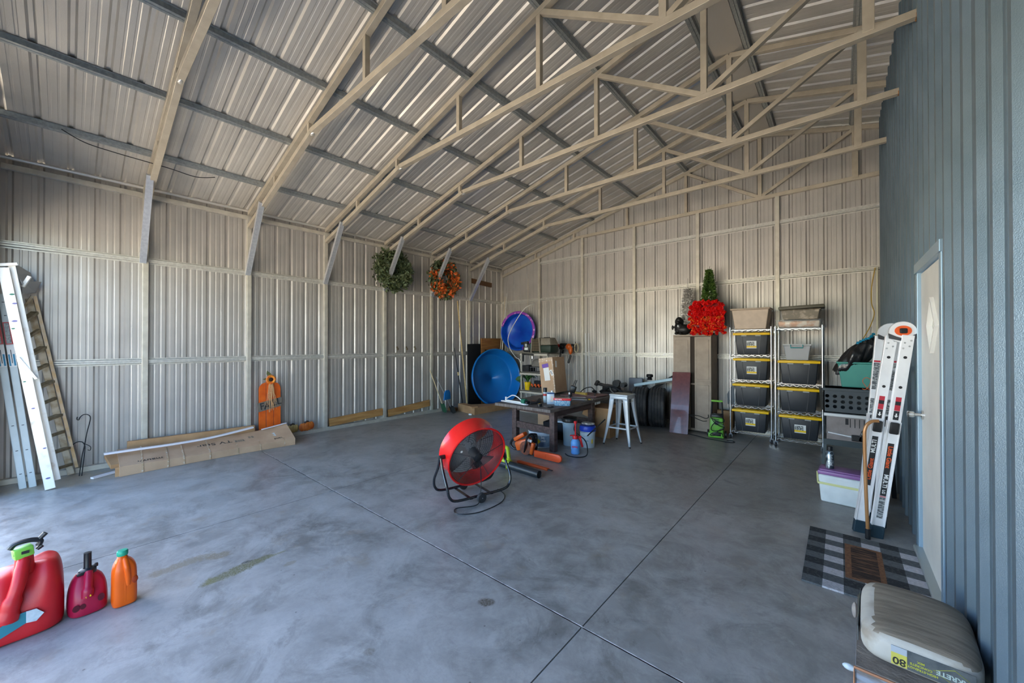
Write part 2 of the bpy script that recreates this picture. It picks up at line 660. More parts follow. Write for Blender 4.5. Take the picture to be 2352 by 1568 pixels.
# eave and corner trims
b = MB(mat('eave_closure', (0.66, 0.63, 0.57), 0.35, 0.5))
for k in range(-14, 25):
    y = 2.535 + k * PITCH
    if YF < y < YSH:
        b.sphere((XSH + 0.045, y, EAVE - 0.004), 0.022, 8)
b.tube([(XSH + 0.045, YF, EAVE - 0.012), (XSH + 0.045, YSH, EAVE - 0.012)], 0.022, 8)
structure(b.build('trim_2'))

# ---------------------------------------------------------------- frame: posts
ORD = ['first', 'second', 'third', 'fourth', 'fifth', 'sixth', 'seventh']
def plate_bolts(b, c):
    pass
TW = 0.062
for i in range(7):
    y = YB + TW / 2 if i == 0 else YB - i * SY
    b = MB(M_TUBE2)
    b.box(XL - TW, XL, y - TW / 2, y + TW / 2, 0.0, 3.66, 0.004)
    o = b.build('wall_post', smooth=0)
    lab = 'galvanised steel corner post where left and back walls meet' if i == 0 else \
        'galvanised steel post on the left wall, %s one out from the far corner' % ORD[i - 1]
    tag(o, lab, 'post', 'steel posts of the left wall')
    b = MB(M_TUBE2)
    b.box(XL - TW - 0.002, XL + 0.004, y - 0.07, y + 0.07, 0.062, 0.07)
    o2 = b.build('foot_plate', parent=o, smooth=0)
for i in range(1, 6):
    x = XL + i * SX
    b = MB(M_TUBE2)
    b.box(x - TW / 2, x + TW / 2, YB, YB + TW, 0.0, zlow(x) - 0.03, 0.004)
    o = b.build('wall_post', smooth=0)
    tag(o, 'galvanised steel stud on the back wall, %s one from the left corner' % ORD[i - 1], 'post', 'steel studs of the back wall')

# ---------------------------------------------------------------- girts (hat rails between the posts)
def girt(b, p0, p1, nrm, h=0.064, d=0.034):
    p0, p1, nrm = Vector(p0), Vector(p1), Vector(nrm)
    up = Vector((0, 0, 1))
    prof = [(-h / 2 - 0.014, d), (-h / 2, d), (-h / 2 + 0.010, 0), (-0.006, 0), (0, 0.003), (0.006, 0), (h / 2 - 0.010, 0), (h / 2, d), (h / 2 + 0.014, d)]
    n = len(prof)
    vs = [p + up * a - nrm * q for p in (p0, p1) for a, q in prof]
    b._add(vs, [(i, i + 1, n + i + 1, n + i) for i in range(n - 1)])
ROWN = {1.363: 'lowest', 2.745: 'middle', 3.69: 'upper'}
for z in (1.363, 2.745):
    b = MB(M_GIRT)
    for i in range(7):
        y1 = YB - i * SY - TW / 2 if i else YB
        y0 = YB - (i + 1) * SY + TW / 2 if i < 6 else YF + 0.02
        girt(b, (XL - 0.022, y0, z), (XL - 0.022, y1, z), (1, 0, 0))
    o = b.build('wall_girt', smooth=0, fix=False)
    tag(o, 'horizontal zinc girt along the left wall, %s row' % ('lower' if z < 2 else 'upper'), 'girt', 'girts of the left wall')
b = MB(M_TUBE2)
for i in range(7):
    y1 = YB - i * SY - TW / 2 if i else YB
    y0 = YB - (i + 1) * SY + TW / 2 if i < 6 else YF + 0.02
    b.box(XL - TW, XL - 0.004, y0, y1, 3.60, 3.66, 0.003)
tag(b.build('eave_rail', smooth=0), 'galvanised eave rail under the roof edge along the left wall', 'rail')
for z in (1.363, 2.745, 3.69):
    b = MB(M_GIRT)
    for i in range(6):
        if z > 3.5 and i == 0:
            continue
        x0 = XL + i * SX + (TW / 2 if i else 0)
        x1 = XL + (i + 1) * SX - TW / 2 if i < 5 else XR
        girt(b, (x0, YB + 0.016, z), (x1, YB + 0.016, z), (0, -1, 0))
    o = b.build('wall_girt', smooth=0, fix=False)
    tag(o, 'horizontal zinc girt across the back wall, %s row' % ROWN[z], 'girt', 'girts of the back wall')

# ---------------------------------------------------------------- trusses
def weld(b, c, r=0.016):
    b.sphere(c, r, 8, (1.2, 1, 0.8))
XE = XR - 0.004
for i in range(7):
    y = YB + TW / 2 if i == 0 else YB - i * SY
    if i == 0:
        lab = 'steel roof truss fixed flat against the back wall'
    elif i == 6:
        lab = 'steel roof truss at upper left, nearest to the open front'
    else:
        lab = 'steel roof truss with welded webs, %s one out from the back wall' % ORD[i - 1]
    t = thing('roof_truss', lab, 'truss', (0, y, 0), 0, 'steel roof trusses')
    def part(name, segs, m=M_TUBE, w=TW):
        b = MB(m)
        for p0, p1 in segs:
            b.bar((p0[0], 0, p0[1]), (p1[0], 0, p1[1]), w, w, (0, 1, 0), 0.003)
        return b.build(name, parent=t, smooth=0)
    part('top_chord', [((XL + 0.0, zchord(XL)), (XRIDGE, zchord(XRIDGE))), ((XRIDGE, zchord(XRIDGE)), (XE, zchord(XE)))])
    bc = part('bottom_chord', [((XL + 0.01, zlow(XL)), (-4.78, zlow(-4.78))), ((-4.80, zlow(-4.78)), (XE, zlow(XE)))])
    # crimp at the bend
    b = MB(mat('bright_crimp', (0.75, 0.72, 0.66), 0.3, 0.7))
    if i:
        b.sphere((-4.80, 0, zlow(-4.78) - 0.028), 0.024, 8, (2.4, 1.0, 0.7))
        b.build('crimp', parent=bc)
    hs = [(-6.03, 0.045), (-4.87, 0.045), (-3.525, 0.052), (-2.306, 0.052), (XRIDGE, 0.06), (0.19, 0.075)]
    for x, w_ in hs:
        part('web_post', [((x, zlow(x)), (x, zchord(x)))], w=w_)
    part('diagonal', [((-2.28, zchord(-2.28) - 0.02), (XRIDGE, zlow(XRIDGE) + 0.02))], w=0.052)
    part('diagonal', [((XRIDGE, zlow(XRIDGE) + 0.02), (0.17, zchord(0.17) - 0.03))], w=0.052)
    if i:
        b = MB(M_BRACE)
        p0, p1 = (XL + 0.02, 0, 2.71), (-6.50, 0, 3.70)
        # open C channel seen from the yard side
        b.bar(p0, p1, 0.066, 0.004, (0, 1, 0))
        b.T = Matrix.Translation((0, -0.033, 0))
        b.bar(p0, p1, 0.060, 0.066, (0, 1, 0))
        b.T = Matrix()
        b.build('knee_brace', parent=t, smooth=0)
    b = MB(M_RUST)
    b.box(XE - 0.012, XE + 0.004, -TW / 2 - 0.002, TW / 2 + 0.002, zlow(XE) - 0.034, zlow(XE) - 0.002)
    tag(b.build('rusty_end', parent=t, smooth=0), 'rusty orange cut end')

# ---------------------------------------------------------------- purlins
def hat(b, x, sgn):
    z = zchord(x) + 0.031
    sl = SL * sgn
    pr = [(-0.050, 0.040), (-0.036, 0.040), (-0.026, 0.002), (-0.004, 0.002), (0, 0.006), (0.004, 0.002), (0.026, 0.002), (0.036, 0.040), (0.050, 0.040)]
    n = len(pr)
    vs = [(x + a, yy, z + q + a * sl) for yy in (YF, YSH - 0.004) for a, q in pr]
    b._add(vs, [(k, k + 1, n + k + 1, n + k) for k in range(n - 1)])
PX = [(-6.438, 1, 'nearest the left eave'), (-5.402, 1, 'second up from the left eave'), (-4.38, 1, 'third up from the left eave'),
      (-3.323, 1, 'fourth up from the left eave'), (-2.304, 1, 'fifth up from the left eave'), (-1.28, 1, 'just left of the ridge'),
      (-0.85, -1, 'just right of the ridge'), (0.17, -1, 'beside the right hand partition')]
for x, sg, lab in PX:
    b = MB(M_PURLIN)
    hat(b, x, sg)
    o = b.build('roof_purlin', smooth=0, fix=False)
    tag(o, 'dark zinc roof purlin ' + lab, 'purlin', 'roof purlins')

# ---------------------------------------------------------------- door in the partition
M_DOOR = mat('white_door_paint', (0.74, 0.72, 0.67), 0.42, 0.0, (0.68, 0.66, 0.62), 5, 4, 0.05, 120)
M_FRAME = mat('steel_door_frame', (0.30, 0.42, 0.52), 0.35, 0.4)
M_CHROME = mat('satin_nickel', (0.72, 0.72, 0.70), 0.22, 1.0)
t = thing('door_1', 'white steel service door with small diamond window', 'door', (XR, 0, 0))
t['kind'] = 'structure'
b = MB(M_DOOR)
cz = 1.72
yo, y1o = DY0 + 0.03, DY1 - 0.03
# leaf with a diamond opening
dia = [(3.762 + 0.03, 1.905), (3.905 + 0.03, 1.722), (3.762 + 0.03, 1.54), (3.592 + 0.03, 1.722)]
rect = [(yo, 0.03), (y1o, 0.03), (y1o, DZ - 0.03), (yo, DZ - 0.03)]
for xx in (0.0, 0.040):
    top, rt, bt, lf = [(xx, *p) for p in dia]
    A, B, C_, D = [(xx, *p) for p in rect]
    b._add([A, B, C_, D, top, rt, bt, lf], [(0, 1, 5, 6), (1, 2, 5), (2, 3, 4, 5), (3, 0, 7), (3, 7, 4), (0, 6, 7)])
b._add([(0, *p) for p in rect] + [(0.04, *p) for p in rect], [(i, (i + 1) % 4, 4 + (i + 1) % 4, 4 + i) for i in range(4)])
b.build('door_leaf', parent=t, smooth=0)
b = MB(M_DOOR)
for k in range(4):
    p, q = dia[k], dia[(k + 1) % 4]
    b.bar((-0.004, *p), (-0.004, *q), 0.016, 0.030, (1, 0, 0))
b.build('window_moulding', parent=t, smooth=0)
b = MB(mat('window_glass', (0.85, 0.83, 0.74), 0.25, 0, trans=0.3, spec=0.6))
b._add([(0.012, *p) for p in dia], [(0, 1, 2, 3)])
b.build('pane', parent=t, smooth=0)
b = MB(M_FRAME)
b.box(-0.022, 0.05, DY0 - 0.050, DY0 + 0.016, 0, DZ + 0.04, 0.003)
b.box(-0.022, 0.05, DY1 - 0.022, DY1 + 0.055, 0, DZ + 0.04, 0.003)
b.box(-0.030, 0.05, DY0 - 0.055, DY1 + 0.055, DZ - 0.02, DZ + 0.055, 0.003)
b.build('door_frame', parent=t, smooth=0)
b = MB(mat('threshold_aluminium', (0.45, 0.48, 0.46), 0.4, 0.6))
b.box(-0.05, 0.06, DY0, DY1, 0.0, 0.03, 0.006)
b.build('threshold', parent=t, smooth=0)
b = MB(M_CHROME)
ky = DY1 - 0.095
b.cyl((0, ky, 1.057), (-0.012, ky, 1.057), 0.034, n=20)
b.cyl((-0.01, ky, 1.057), (-0.045, ky, 1.057), 0.013, n=14)
b.T = Matrix.Translation((-0.045, ky, 1.057)) @ Matrix.Rotation(-PI / 2, 4, 'Y')
b.lathe([(0.012, 0), (0.024, 0.008), (0.027, 0.022), (0.026, 0.036), (0.020, 0.042), (0.001, 0.043)], 18)
b.T = Matrix()
b.build('door_handle', parent=t)
# ================================================================ THINGS
M_BLACK = plain('black_plastic', (0.012, 0.013, 0.015), 0.38)
M_BLACKM = plain('black_matt', (0.018, 0.018, 0.02), 0.7)
M_WHITE = plain('white_plastic', (0.80, 0.82, 0.84), 0.4)
M_WHITEP = plain('white_label_paper', (0.82, 0.82, 0.80), 0.6)
M_RED = mat('red_poly', (0.62, 0.018, 0.022), 0.38, 0, (0.50, 0.012, 0.018), 3, bump=0.06, bs=300)
M_STEEL = plain('steel', (0.62, 0.63, 0.64), 0.28, metal=1.0)
M_DSTEEL = plain('dark_steel', (0.16, 0.16, 0.17), 0.45, metal=0.8)
M_CARD = mat('cardboard', (0.50, 0.30, 0.15), 0.85, 0, (0.40, 0.23, 0.11), 5, 6, 0.12, 90)
M_CARD2 = mat('cardboard_light', (0.56, 0.37, 0.23), 0.85, 0, (0.47, 0.30, 0.18), 4, 6, 0.12, 90)
M_TAPE = mat('clear_tape', (0.50, 0.34, 0.20), 0.25, 0, (0.62, 0.50, 0.38), 30, 3, lo=0.5, hi=0.62)
M_INK = plain('black_ink', (0.03, 0.028, 0.026), 0.7)
M_PINE = mat('pine_board', (0.50, 0.28, 0.10), 0.6, 0, (0.36, 0.17, 0.05), 2.2, 7, 0.1, 40, stretch=(1, 1, 9), lo=0.38, hi=0.62)
M_ORANGE = plain('orange_plastic', (0.80, 0.11, 0.012), 0.38)
M_BLUE = mat('blue_pool_plastic', (0.008, 0.20, 0.60), 0.30, 0, (0.008, 0.17, 0.54), 3)
M_GREENL = plain('lime_plastic', (0.22, 0.55, 0.07), 0.42)
M_YEL = plain('yellow_plastic', (0.90, 0.58, 0.01), 0.42)

def sorted_poly(pts):
    return pts

# ---------------------------------------------------------------- fuel containers by the open bay
def can_body(b, w, d, h, secs, n=40, p=4.0, T=None):
    """stack of superellipse sections (z, fx, fy, ox, oy)"""
    vs, fs = [], []
    for z, fx, fy, ox, oy in secs:
        for i in range(n):
            a = 2 * PI * i / n
            c, s_ = math.cos(a), math.sin(a)
            r = (abs(c) ** p + abs(s_) ** p) ** (-1 / p)
            vs.append((ox + r * c * w / 2 * fx, oy + r * s_ * d / 2 * fy, z * h))
    k = len(secs)
    for q in range(k - 1):
        for i in range(n):
            j = (i + 1) % n
            fs.append((q * n + i, q * n + j, (q + 1) * n + j, (q + 1) * n + i))
    fs.append(tuple(range(n - 1, -1, -1)))
    fs.append(tuple((k - 1) * n + i for i in range(n)))
    b._add(vs, fs, T)

# big can: front face looks along +x (to the camera); long side runs along y
t = thing('gas_can', 'large red fuel can with lime green spout and peeling blue sticker', 'gas can', (-3.50, -0.195, 0), 0.02)
b = MB(M_RED)
secs = [(0, .90, .93, 0, 0), (.02, .97, .98, 0, 0), (.07, 1, 1, 0, 0), (.40, 1, 1, 0, 0), (.62, .985, .99, 0, 0), (.78, .93, .97, -.004, .0), (.90, .80, .93, -.010, 0), (.965, .66, .88, -.014, .0), (1.0, .48, .78, -.016, 0)]
can_body(b, 0.30, 0.385, 0.345, secs)
# dish the front beside the handle and raise the rear shoulder
for v in b.bm.verts:
    x, y, z = v.co
    if z > 0.12:
        f = math.exp(-((y - 0.045) / 0.055) ** 2) + 0.8 * math.exp(-((y + 0.10) / 0.06) ** 2)
        f *= max(0, 1 - abs(z - 0.27) / 0.15)
        if x > 0: v.co.x -= 0.055 * f
    if z > 0.25:
        v.co.z += 0.035 * math.exp(-((y - 0.13) / 0.05) ** 2) - 0.03 * max(0, -y - 0.02) / 0.2
b.build('body', parent=t, smooth=60, sub=1)
b = MB(M_RED)
b.T = Matrix.Translation((0, 0.045, 0))
b.tube(smooth_path([(0.137, -0.055, 0.13), (0.140, -0.040, 0.21), (0.125, -0.018, 0.30), (0.085, -0.005, 0.375), (0.05, 0, 0.41)], 5), [0.045] * 3 + [0.036] * 4 + [0.028] * 8 + [0.026] * 6, 12)
b.build('handle', parent=t, smooth=60)
b = MB(M_RED)
b.lathe([(0.045, 0.33), (0.036, 0.37), (0.033, 0.42), (0.001, 0.42)], 20, Matrix.Translation((0.045, 0.045, 0)))
b.build('neck', parent=t)
b = MB(M_GREENL)
b.T = Matrix.Translation((0, 0.045, 0))
b.cbox((0.05, -0.005, 0.445), (0.055, 0.07, 0.055), (0.1, 0, 0.25), 0.006)
sp = b.build('spout', parent=t)
b = MB(M_BLACK)
b.T = Matrix.Translation((0, 0.045, 0))
b.tube(smooth_path([(0.05, -0.05, 0.475), (0.05, -0.03, 0.497), (0.05, 0.02, 0.500), (0.05, 0.055, 0.485), (0.05, 0.05, 0.46)], 5), 0.013, 8)
b.cyl((0.05, 0.045, 0.485), (0.05, 0.075, 0.520), 0.010, 0.012, 10)
b.cyl((0.05, 0.045, 0.44), (0.05, 0.062, 0.455), 0.010, 0.012, 10)
b.box(0.078, 0.0795, -0.035, 0.018, 0.440, 0.456)
b.build('trigger', parent=sp)
b = MB(mat('teal_sticker', (0.03, 0.20, 0.25), 0.45, 0, (0.55, 0.66, 0.68), 16, 6, lo=0.60, hi=0.66))
Tl = TM((0.1525, 0.055, -0.005), (0, 1, 0), (0, 0, 1))
b.prism([(-0.135, 0.045), (-0.13, 0.085), (-0.03, 0.155), (0.0, 0.157), (0.0, 0.095), (-0.10, 0.05)], 0, 0.001, Tl)
b.use(mat('sticker_backing', (0.62, 0.66, 0.68), 0.6, 0, (0.42, 0.48, 0.50), 30))
b.prism([(0.0, 0.095), (0.0, 0.157), (0.035, 0.155), (0.062, 0.12), (0.035, 0.088)], 0, 0.001, Tl)
b.build('sticker', parent=t, smooth=0)

t = thing('gas_can', 'small crimson fuel can with upright black spout', 'gas can', (-3.47, 0.088, 0), 0.08)
b = MB(mat('crimson_poly', (0.42, 0.008, 0.045), 0.36, 0, (0.36, 0.006, 0.035), 4, bump=0.05, bs=300))
secs = [(0, .90, .92, 0, 0), (.03, .98, .98, 0, 0), (.10, 1, 1, 0, 0), (.38, 1, 1, 0, 0), (.55, .90, .95, 0, 0), (.72, .70, .84, 0, -.004), (.88, .48, .62, 0, -.01), (1.0, .34, .42, 0, -.014)]
can_body(b, 0.21, 0.165, 0.225, secs, p=3.2)
for v in b.bm.verts:
    x, y, z = v.co
    if z > 0.12:
        if x > 0: v.co.x -= 0.022 * math.exp(-((y - 0.05) / 0.03) ** 2) * max(0, 1 - abs(z - 0.17) / 0.06)
        v.co.z += 0.022 * math.exp(-((y - 0.065) / 0.03) ** 2)
b.build('body', parent=t, smooth=60, sub=1)
b = MB(mat('crimson_poly', (0, 0, 0)))
b.tube(smooth_path([(0.094, -0.01, 0.11), (0.090, -0.008, 0.150), (0.068, -0.004, 0.195), (0.03, 0, 0.225)], 5), [0.026] * 6 + [0.019] * 10, 12)
b.build('handle', parent=t, smooth=60)
b = MB(M_BLACK)
b.lathe([(0.036, 0.205), (0.038, 0.212), (0.038, 0.236), (0.030, 0.242), (0.020, 0.245), (0.017, 0.25), (0.017, 0.335), (0.001, 0.336)], 20)
b.cbox((0.03, -0.03, 0.228), (0.02, 0.035, 0.016), bev=0.004)
b.cbox((0.0, 0.034, 0.246), (0.02, 0.02, 0.02), bev=0.004)
b.build('spout', parent=t)
b = MB(mat('moulded_lettering', (0.10, 0.004, 0.012), 0.5))
b.prism([(0.045 + 0.015 * math.cos(a * PI / 6), 0.085 + 0.022 * math.sin(a * PI / 6)) for a in range(12)], 0, 0.001, TM((0.1045, 0, 0), (0, 1, 0), (0, 0, 1)))
b.build('moulded_mark', parent=t, smooth=0)
for yy, r_ in ((-0.055, 0.015), (-0.028, 0.012)):
    b = MB(mat('moulded_lettering', (0, 0, 0)))
    b.prism([(yy + r_ * math.cos(a * PI / 6), 0.065 + r_ * 1.3 * math.sin(a * PI / 6)) for a in range(12)], 0, 0.001, TM((0.1045, 0, 0), (0, 1, 0), (0, 0, 1)))
    b.build('moulded_mark', parent=t, smooth=0)
b = MB(M_YEL)
b.cbox((0.116, -0.008, 0.118), (0.004, 0.022, 0.010), (0.3, 0, 0))
b.build('warning_tag', parent=t, smooth=0)

t = thing('plastic_jug', 'orange plastic jug with green screw cap beside fuel cans', 'jug', (-3.375, 0.238, 0), 0.05)
b = MB(mat('orange_jug_poly', (0.86, 0.13, 0.004), 0.33, 0, (0.80, 0.10, 0.004), 3))
secs = [(0, .86, .90, 0, 0), (.02, .96, .97, 0, 0), (.06, 1, 1, 0, 0), (.36, 1, 1, 0, 0), (.385, .975, .975, 0, 0), (.41, 1, 1, 0, 0), (.70, 1, .98, 0, 0), (.80, .90, .86, 0, 0), (.88, .66, .60, 0, -.004), (.92, .50, .40, 0, -.008), (1.0, .46, .38, 0, -.008)]
can_body(b, 0.125, 0.112, 0.300, secs, p=4.0)
b.build('body', parent=t, smooth=60, sub=1)
b = MB(mat('orange_jug_poly', (0, 0, 0)))
b.tube(smooth_path([(0.052, 0.012, 0.125), (0.058, 0.010, 0.18), (0.056, 0.004, 0.235), (0.03, 0, 0.270), (0.01, -0.004, 0.275)], 5), 0.014, 12)
b.box(0.058, 0.0625, -0.006, 0.004, 0.03, 0.25, 0.002)
b.build('handle', parent=t, smooth=60)
b = MB(mat('orange_deep', (0.42, 0.045, 0.005), 0.5))
b.sphere((0.052, 0.036, 0.145), 0.022, 12, (0.5, 0.9, 1.2))
b.build('finger_hole', parent=t)
b = MB(mat('green_cap', (0.02, 0.34, 0.20), 0.4))
b.lathe([(0.024, 0.294), (0.026, 0.298), (0.0265, 0.318), (0.022, 0.325), (0.001, 0.326)], 24, Matrix.Translation((0, -0.008, 0)))
b.build('cap', parent=t)

# ---------------------------------------------------------------- drum fan
FX, FY, FZ = -2.95, 2.80, 0.462
M_FRED = mat('fan_red_enamel', (0.78, 0.012, 0.010), 0.26, 0, (0.70, 0.010, 0.010), 3, coat=0.3)
M_FTUBE = plain('black_gloss_tube', (0.012, 0.013, 0.016), 0.22, coat=0.5)
az = math.radians(-14)        # drum axis, horizontal direction of the outlet
tilt = math.radians(-18)
t = thing('drum_fan', 'red steel drum fan with black grille tilted on its wheeled stand', 'fan', (FX, FY, 0))
ax = Vector((math.cos(az) * math.cos(tilt), math.sin(az) * math.cos(tilt), math.sin(tilt)))
side = Vector((-math.sin(az), math.cos(az), 0))
upv = ax.cross(side).normalized()
upv = -upv if upv.z < 0 else upv
R, DEP = 0.325, 0.22
TF = Matrix.Translation((0, 0, FZ)) @ Matrix((side, upv, ax)).transposed().to_4x4()
b = MB(M_FRED)
b.T = TF
D2 = DEP / 2
b.lathe([(R - 0.012, -D2 + 0.004), (R, -D2 - 0.004), (R + 0.010, -D2), (R + 0.004, -D2 + 0.02), (R - 0.002, 0), (R + 0.004, D2 - 0.02), (R + 0.011, D2), (R + 0.002, D2 + 0.006), (R - 0.010, D2), (R - 0.008, 0), (R - 0.012, -D2 + 0.004)], 64)
drum = b.build('drum', parent=t, smooth=40)
for front in (1, -1):
    b = MB(mat('grille_wire', (0.06, 0.06, 0.065), 0.4, 0.5))
    b.T = TF
    z0 = (D2 - 0.012) * front
    def zz(r):
        return z0 + front * 0.004 * math.cos(r / R * PI / 2) * 6
    nr = 26 if front > 0 else 12
    for k in range(nr):
        r = 0.05 + (R - 0.062) * k / (nr - 1)
        b.tube([(r * math.cos(a * PI / 24), r * math.sin(a * PI / 24), zz(r)) for a in range(48)], 0.0021, 4, closed=True)
    for q in range(5):
        a = PI / 2 + q * 2 * PI / 5
        b.tube([(r * math.cos(a), r * math.sin(a), zz(r) - 0.004 * front) for r in (0.04, 0.12, 0.2, R - 0.006)], 0.0032, 6)
    b.build('grille' if front > 0 else 'rear_grille', parent=t)
b = MB(plain('hub_black', (0.02, 0.02, 0.022), 0.35))
b.T = TF
b.cyl((0, 0, 0.0), (0, 0, D2 + 0.008), 0.058, 0.050, 24)
b.cyl((0, 0, D2 + 0.006), (0, 0, D2 + 0.016), 0.045, 0.03, 24)
b.cbox((0.03, -0.10, D2 - 0.03), (0.08, 0.06, 0.05), (0, 0, 0.7), bev=0.008)
b.build('motor', parent=t)
b = MB(mat('fan_blade_grey', (0.30, 0.29, 0.27), 0.4, 0.6))
b.T = TF
for q in range(3):
    a0 = math.radians(60 + 120 * q)
    def blade(u, v, a0=a0):
        r = 0.05 + (R - 0.085) * u
        wid = (0.30 + 0.42 * math.sin(min(1, u * 1.15) * PI * 0.62))
        a = a0 + (v - 0.5) * 2 * wid * (0.9 - 0.25 * u) + 0.25 * u
        return (r * math.cos(a), r * math.sin(a), (v - 0.5) * 0.11 * (1.1 - 0.4 * u) - 0.02)
    b.grid(blade, 10, 8)
b.build('blades', parent=t, smooth=60, solid=0.003)
# warning decal
b = MB(M_WHITEP)
b.T = TF
b.prism([(-0.205 + 0.012 * math.cos(a * PI / 8), 0.10 + 0.012 * math.sin(a * PI / 8)) for a in range(16)], D2 - 0.0, D2 + 0.003)
b.build('badge', parent=t, smooth=0)
# stand: two bent hoops, each side a pair of legs meeting at the pivot knob
def W(s_, a_, z):      # side offset, axial offset, height
    h = Vector((math.cos(az), math.sin(az), 0))
    return tuple(side * s_ + h * a_ + Vector((0, 0, z)))
SW = R + 0.045
b = MB(M_FTUBE)
for sgn in (1, -1):      # front hoop (a>0) and rear hoop (a<0)
    a1 = 0.17 * sgn
    path = [W(-SW, 0.012 * sgn, 0.455), W(-SW, 0.06 * sgn, 0.34), W(-SW + 0.00, a1 * 0.9, 0.20), W(-SW + 0.02, a1, 0.105), W(-SW + 0.10, a1 * 1.02, 0.062), W(0, a1 * 1.02, 0.058),
            W(SW - 0.10, a1 * 1.02, 0.062), W(SW - 0.02, a1, 0.105), W(SW, a1 * 0.9, 0.20), W(SW, 0.06 * sgn, 0.34), W(SW, 0.012 * sgn, 0.455)]
    b.tube(smooth_path(path, 5), 0.0135, 10)
b.build('stand', parent=t)
b = MB(M_FTUBE)
b.bar(W(-0.12, -0.19, 0.05), W(-0.12, 0.19, 0.05), 0.03, 0.006)
b.bar(W(0.12, -0.19, 0.05), W(0.12, 0.19, 0.05), 0.03, 0.006)
b.build('cross_strap', parent=t, smooth=0)
for sgn in (-1, 1):
    b = MB(M_BLACK)
    b.cyl(W(sgn * (R + 0.0), 0, FZ), W(sgn * (R + 0.055), 0, FZ), 0.022, n=8)
    b.build('pivot_knob', parent=t, smooth=20)
for s_, a_ in ((-0.02, 0.215), (0.0, -0.205)):
    b = MB(mat('wheel_rubber', (0.03, 0.03, 0.032), 0.6))
    c = Vector(W(s_, a_, 0.05))
    h = Vector((math.cos(az), math.sin(az), 0))
    T0, _ = b.frame(c - h * 0.016, c + h * 0.016)
    b.lathe([(0.012, -0.002), (0.030, 0.0), (0.044, 0.0), (0.050, 0.005), (0.050, 0.027), (0.044, 0.032), (0.030, 0.032), (0.012, 0.034)], 28, T0, True)
    wh = b.build('wheel', parent=t)
    b = MB(M_STEEL)
    b.cyl(c - h * 0.022, c + h * 0.022, 0.006, n=10)
    b.build('axle', parent=wh)
b = MB(M_BLACK)
b.tube(smooth_path([W(0.03, 0.10, 0.36), W(0.0, 0.17, 0.20), W(-0.03, 0.20, 0.07), W(-0.10, 0.25, 0.008), W(-0.30, 0.20, 0.006), W(-0.34, 0.32, 0.006), W(-0.16, 0.40, 0.006), W(0.12, 0.34, 0.006), W(0.27, 0.20, 0.006), W(0.30, 0.02, 0.006)], 7), 0.0045, 6)
b.build('power_cord', parent=t)

# ---------------------------------------------------------------- left wall things
M_LADW = mat('painted_ladder_white', (0.92, 0.89, 0.82), 0.5, 0.05, (0.60, 0.50, 0.38), 7, 6, 0.08, 60, lo=0.58, hi=0.75)
M_LADR = mat('worn_ladder_alloy', (0.52, 0.46, 0.36), 0.5, 0.3, (0.30, 0.23, 0.14), 9, 6, 0.1, 60, lo=0.4, hi=0.62)
M_SPLAT = plain('paint_splatter_green', (0.03, 0.16, 0.10), 0.6)
M_SPLAT2 = plain('paint_splatter_violet', (0.16, 0.15, 0.32), 0.6)
# folded step ladder leaning on the left wall
t = thing('step_ladder', 'old paint-splattered aluminium step ladder folded and leaning on left wall', 'ladder')
def rail(p0, p1, wdir, w, d, m, name, par=None, w1=None):
    """channel rail: broad web faces +x side, tapered from w at the foot to w1 at the top"""
    p0, p1 = Vector(p0), Vector(p1)
    z = (p1 - p0).normalized()
    x = Vector(wdir)
    x = (x - z * x.dot(z)).normalized()
    y = x.cross(z)
    L_ = (p1 - p0).length
    b = MB(m)
    T = Matrix.Translation(p0) @ Matrix((x, y, z)).transposed().to_4x4()
    b.box(-w / 2, w / 2, -0.002, 0.002, 0, L_, 0, T)
    b.box(-w / 2, -w / 2 + 0.004, -d, 0.002, 0, L_, 0, T)
    b.box(w / 2 - 0.004, w / 2, -d, 0.002, 0, L_, 0, T)
    return b.build(name, parent=par, smooth=0), T
A0, A1 = Vector((-6.58, -0.111, 0.012)), Vector((-6.80, -0.448, 2.42))
C0, C1 = Vector((-6.66, -0.062, 0.08)), Vector((-6.84, -0.396, 2.46))
B0, B1 = Vector((-7.12, 0.040, 0.012)), Vector((-7.17, -0.292, 2.13))
D0, D1 = Vector((-6.80, -0.085, 0.083)), Vector((-6.95, -0.350, 2.03))
f1, T1 = rail(A0, A1, (0, 1, 0), 0.078, 0.03, M_LADW, 'side_rail', t)
f2, T2 = rail(C0, C1, (0, 1, 0), 0.050, 0.03, M_LADW, 'side_rail', t)
for (x, z, r_, m_) in [(0.02, 2.15, 0.016, 0), (0.025, 2.05, 0.016, 1), (0.0, 1.86, 0.018, 1), (-0.02, 1.78, 0.012, 0), (0.0, 0.9, 0.012, 1), (-0.02, 1.2, 0.01, 0), (0.02, 0.45, 0.012, 1), (0.0, 0.12, 0.016, 1)]:
    b = MB(M_SPLAT2 if m_ else M_SPLAT)
    b.prism([(x + r_ * math.cos(a * PI / 5) * (1 + 0.3 * (a % 2)), z + 0.6 * r_ * math.sin(a * PI / 5)) for a in range(10)], 0.0025, 0.0035, T1 @ TM((0, 0, 0), (1, 0, 0), (0, 0, 1)) @ Matrix.Diagonal((1, 1, -1, 1)))
    b.build('paint_splatter', parent=t, smooth=0)
b = MB(M_LADW)
b.bar((-6.83, -0.50, 2.44), (-6.845, -0.36, 2.475), 0.06, 0.03)
cap_ = b.build('top_cap', parent=t, smooth=0)
M_HPLATE = mat('bare_alloy', (0.30, 0.31, 0.32), 0.35, 0.8)  # darker grey metal of the hinge plates
b = MB(M_HPLATE)
b._add([(-6.85, -0.37, 2.475), (-7.06, -0.28, 2.42), (-7.08, -0.255, 2.33), (-6.88, -0.33, 2.26), (-6.86, -0.36, 2.35)], [(0, 1, 2, 3, 4)])
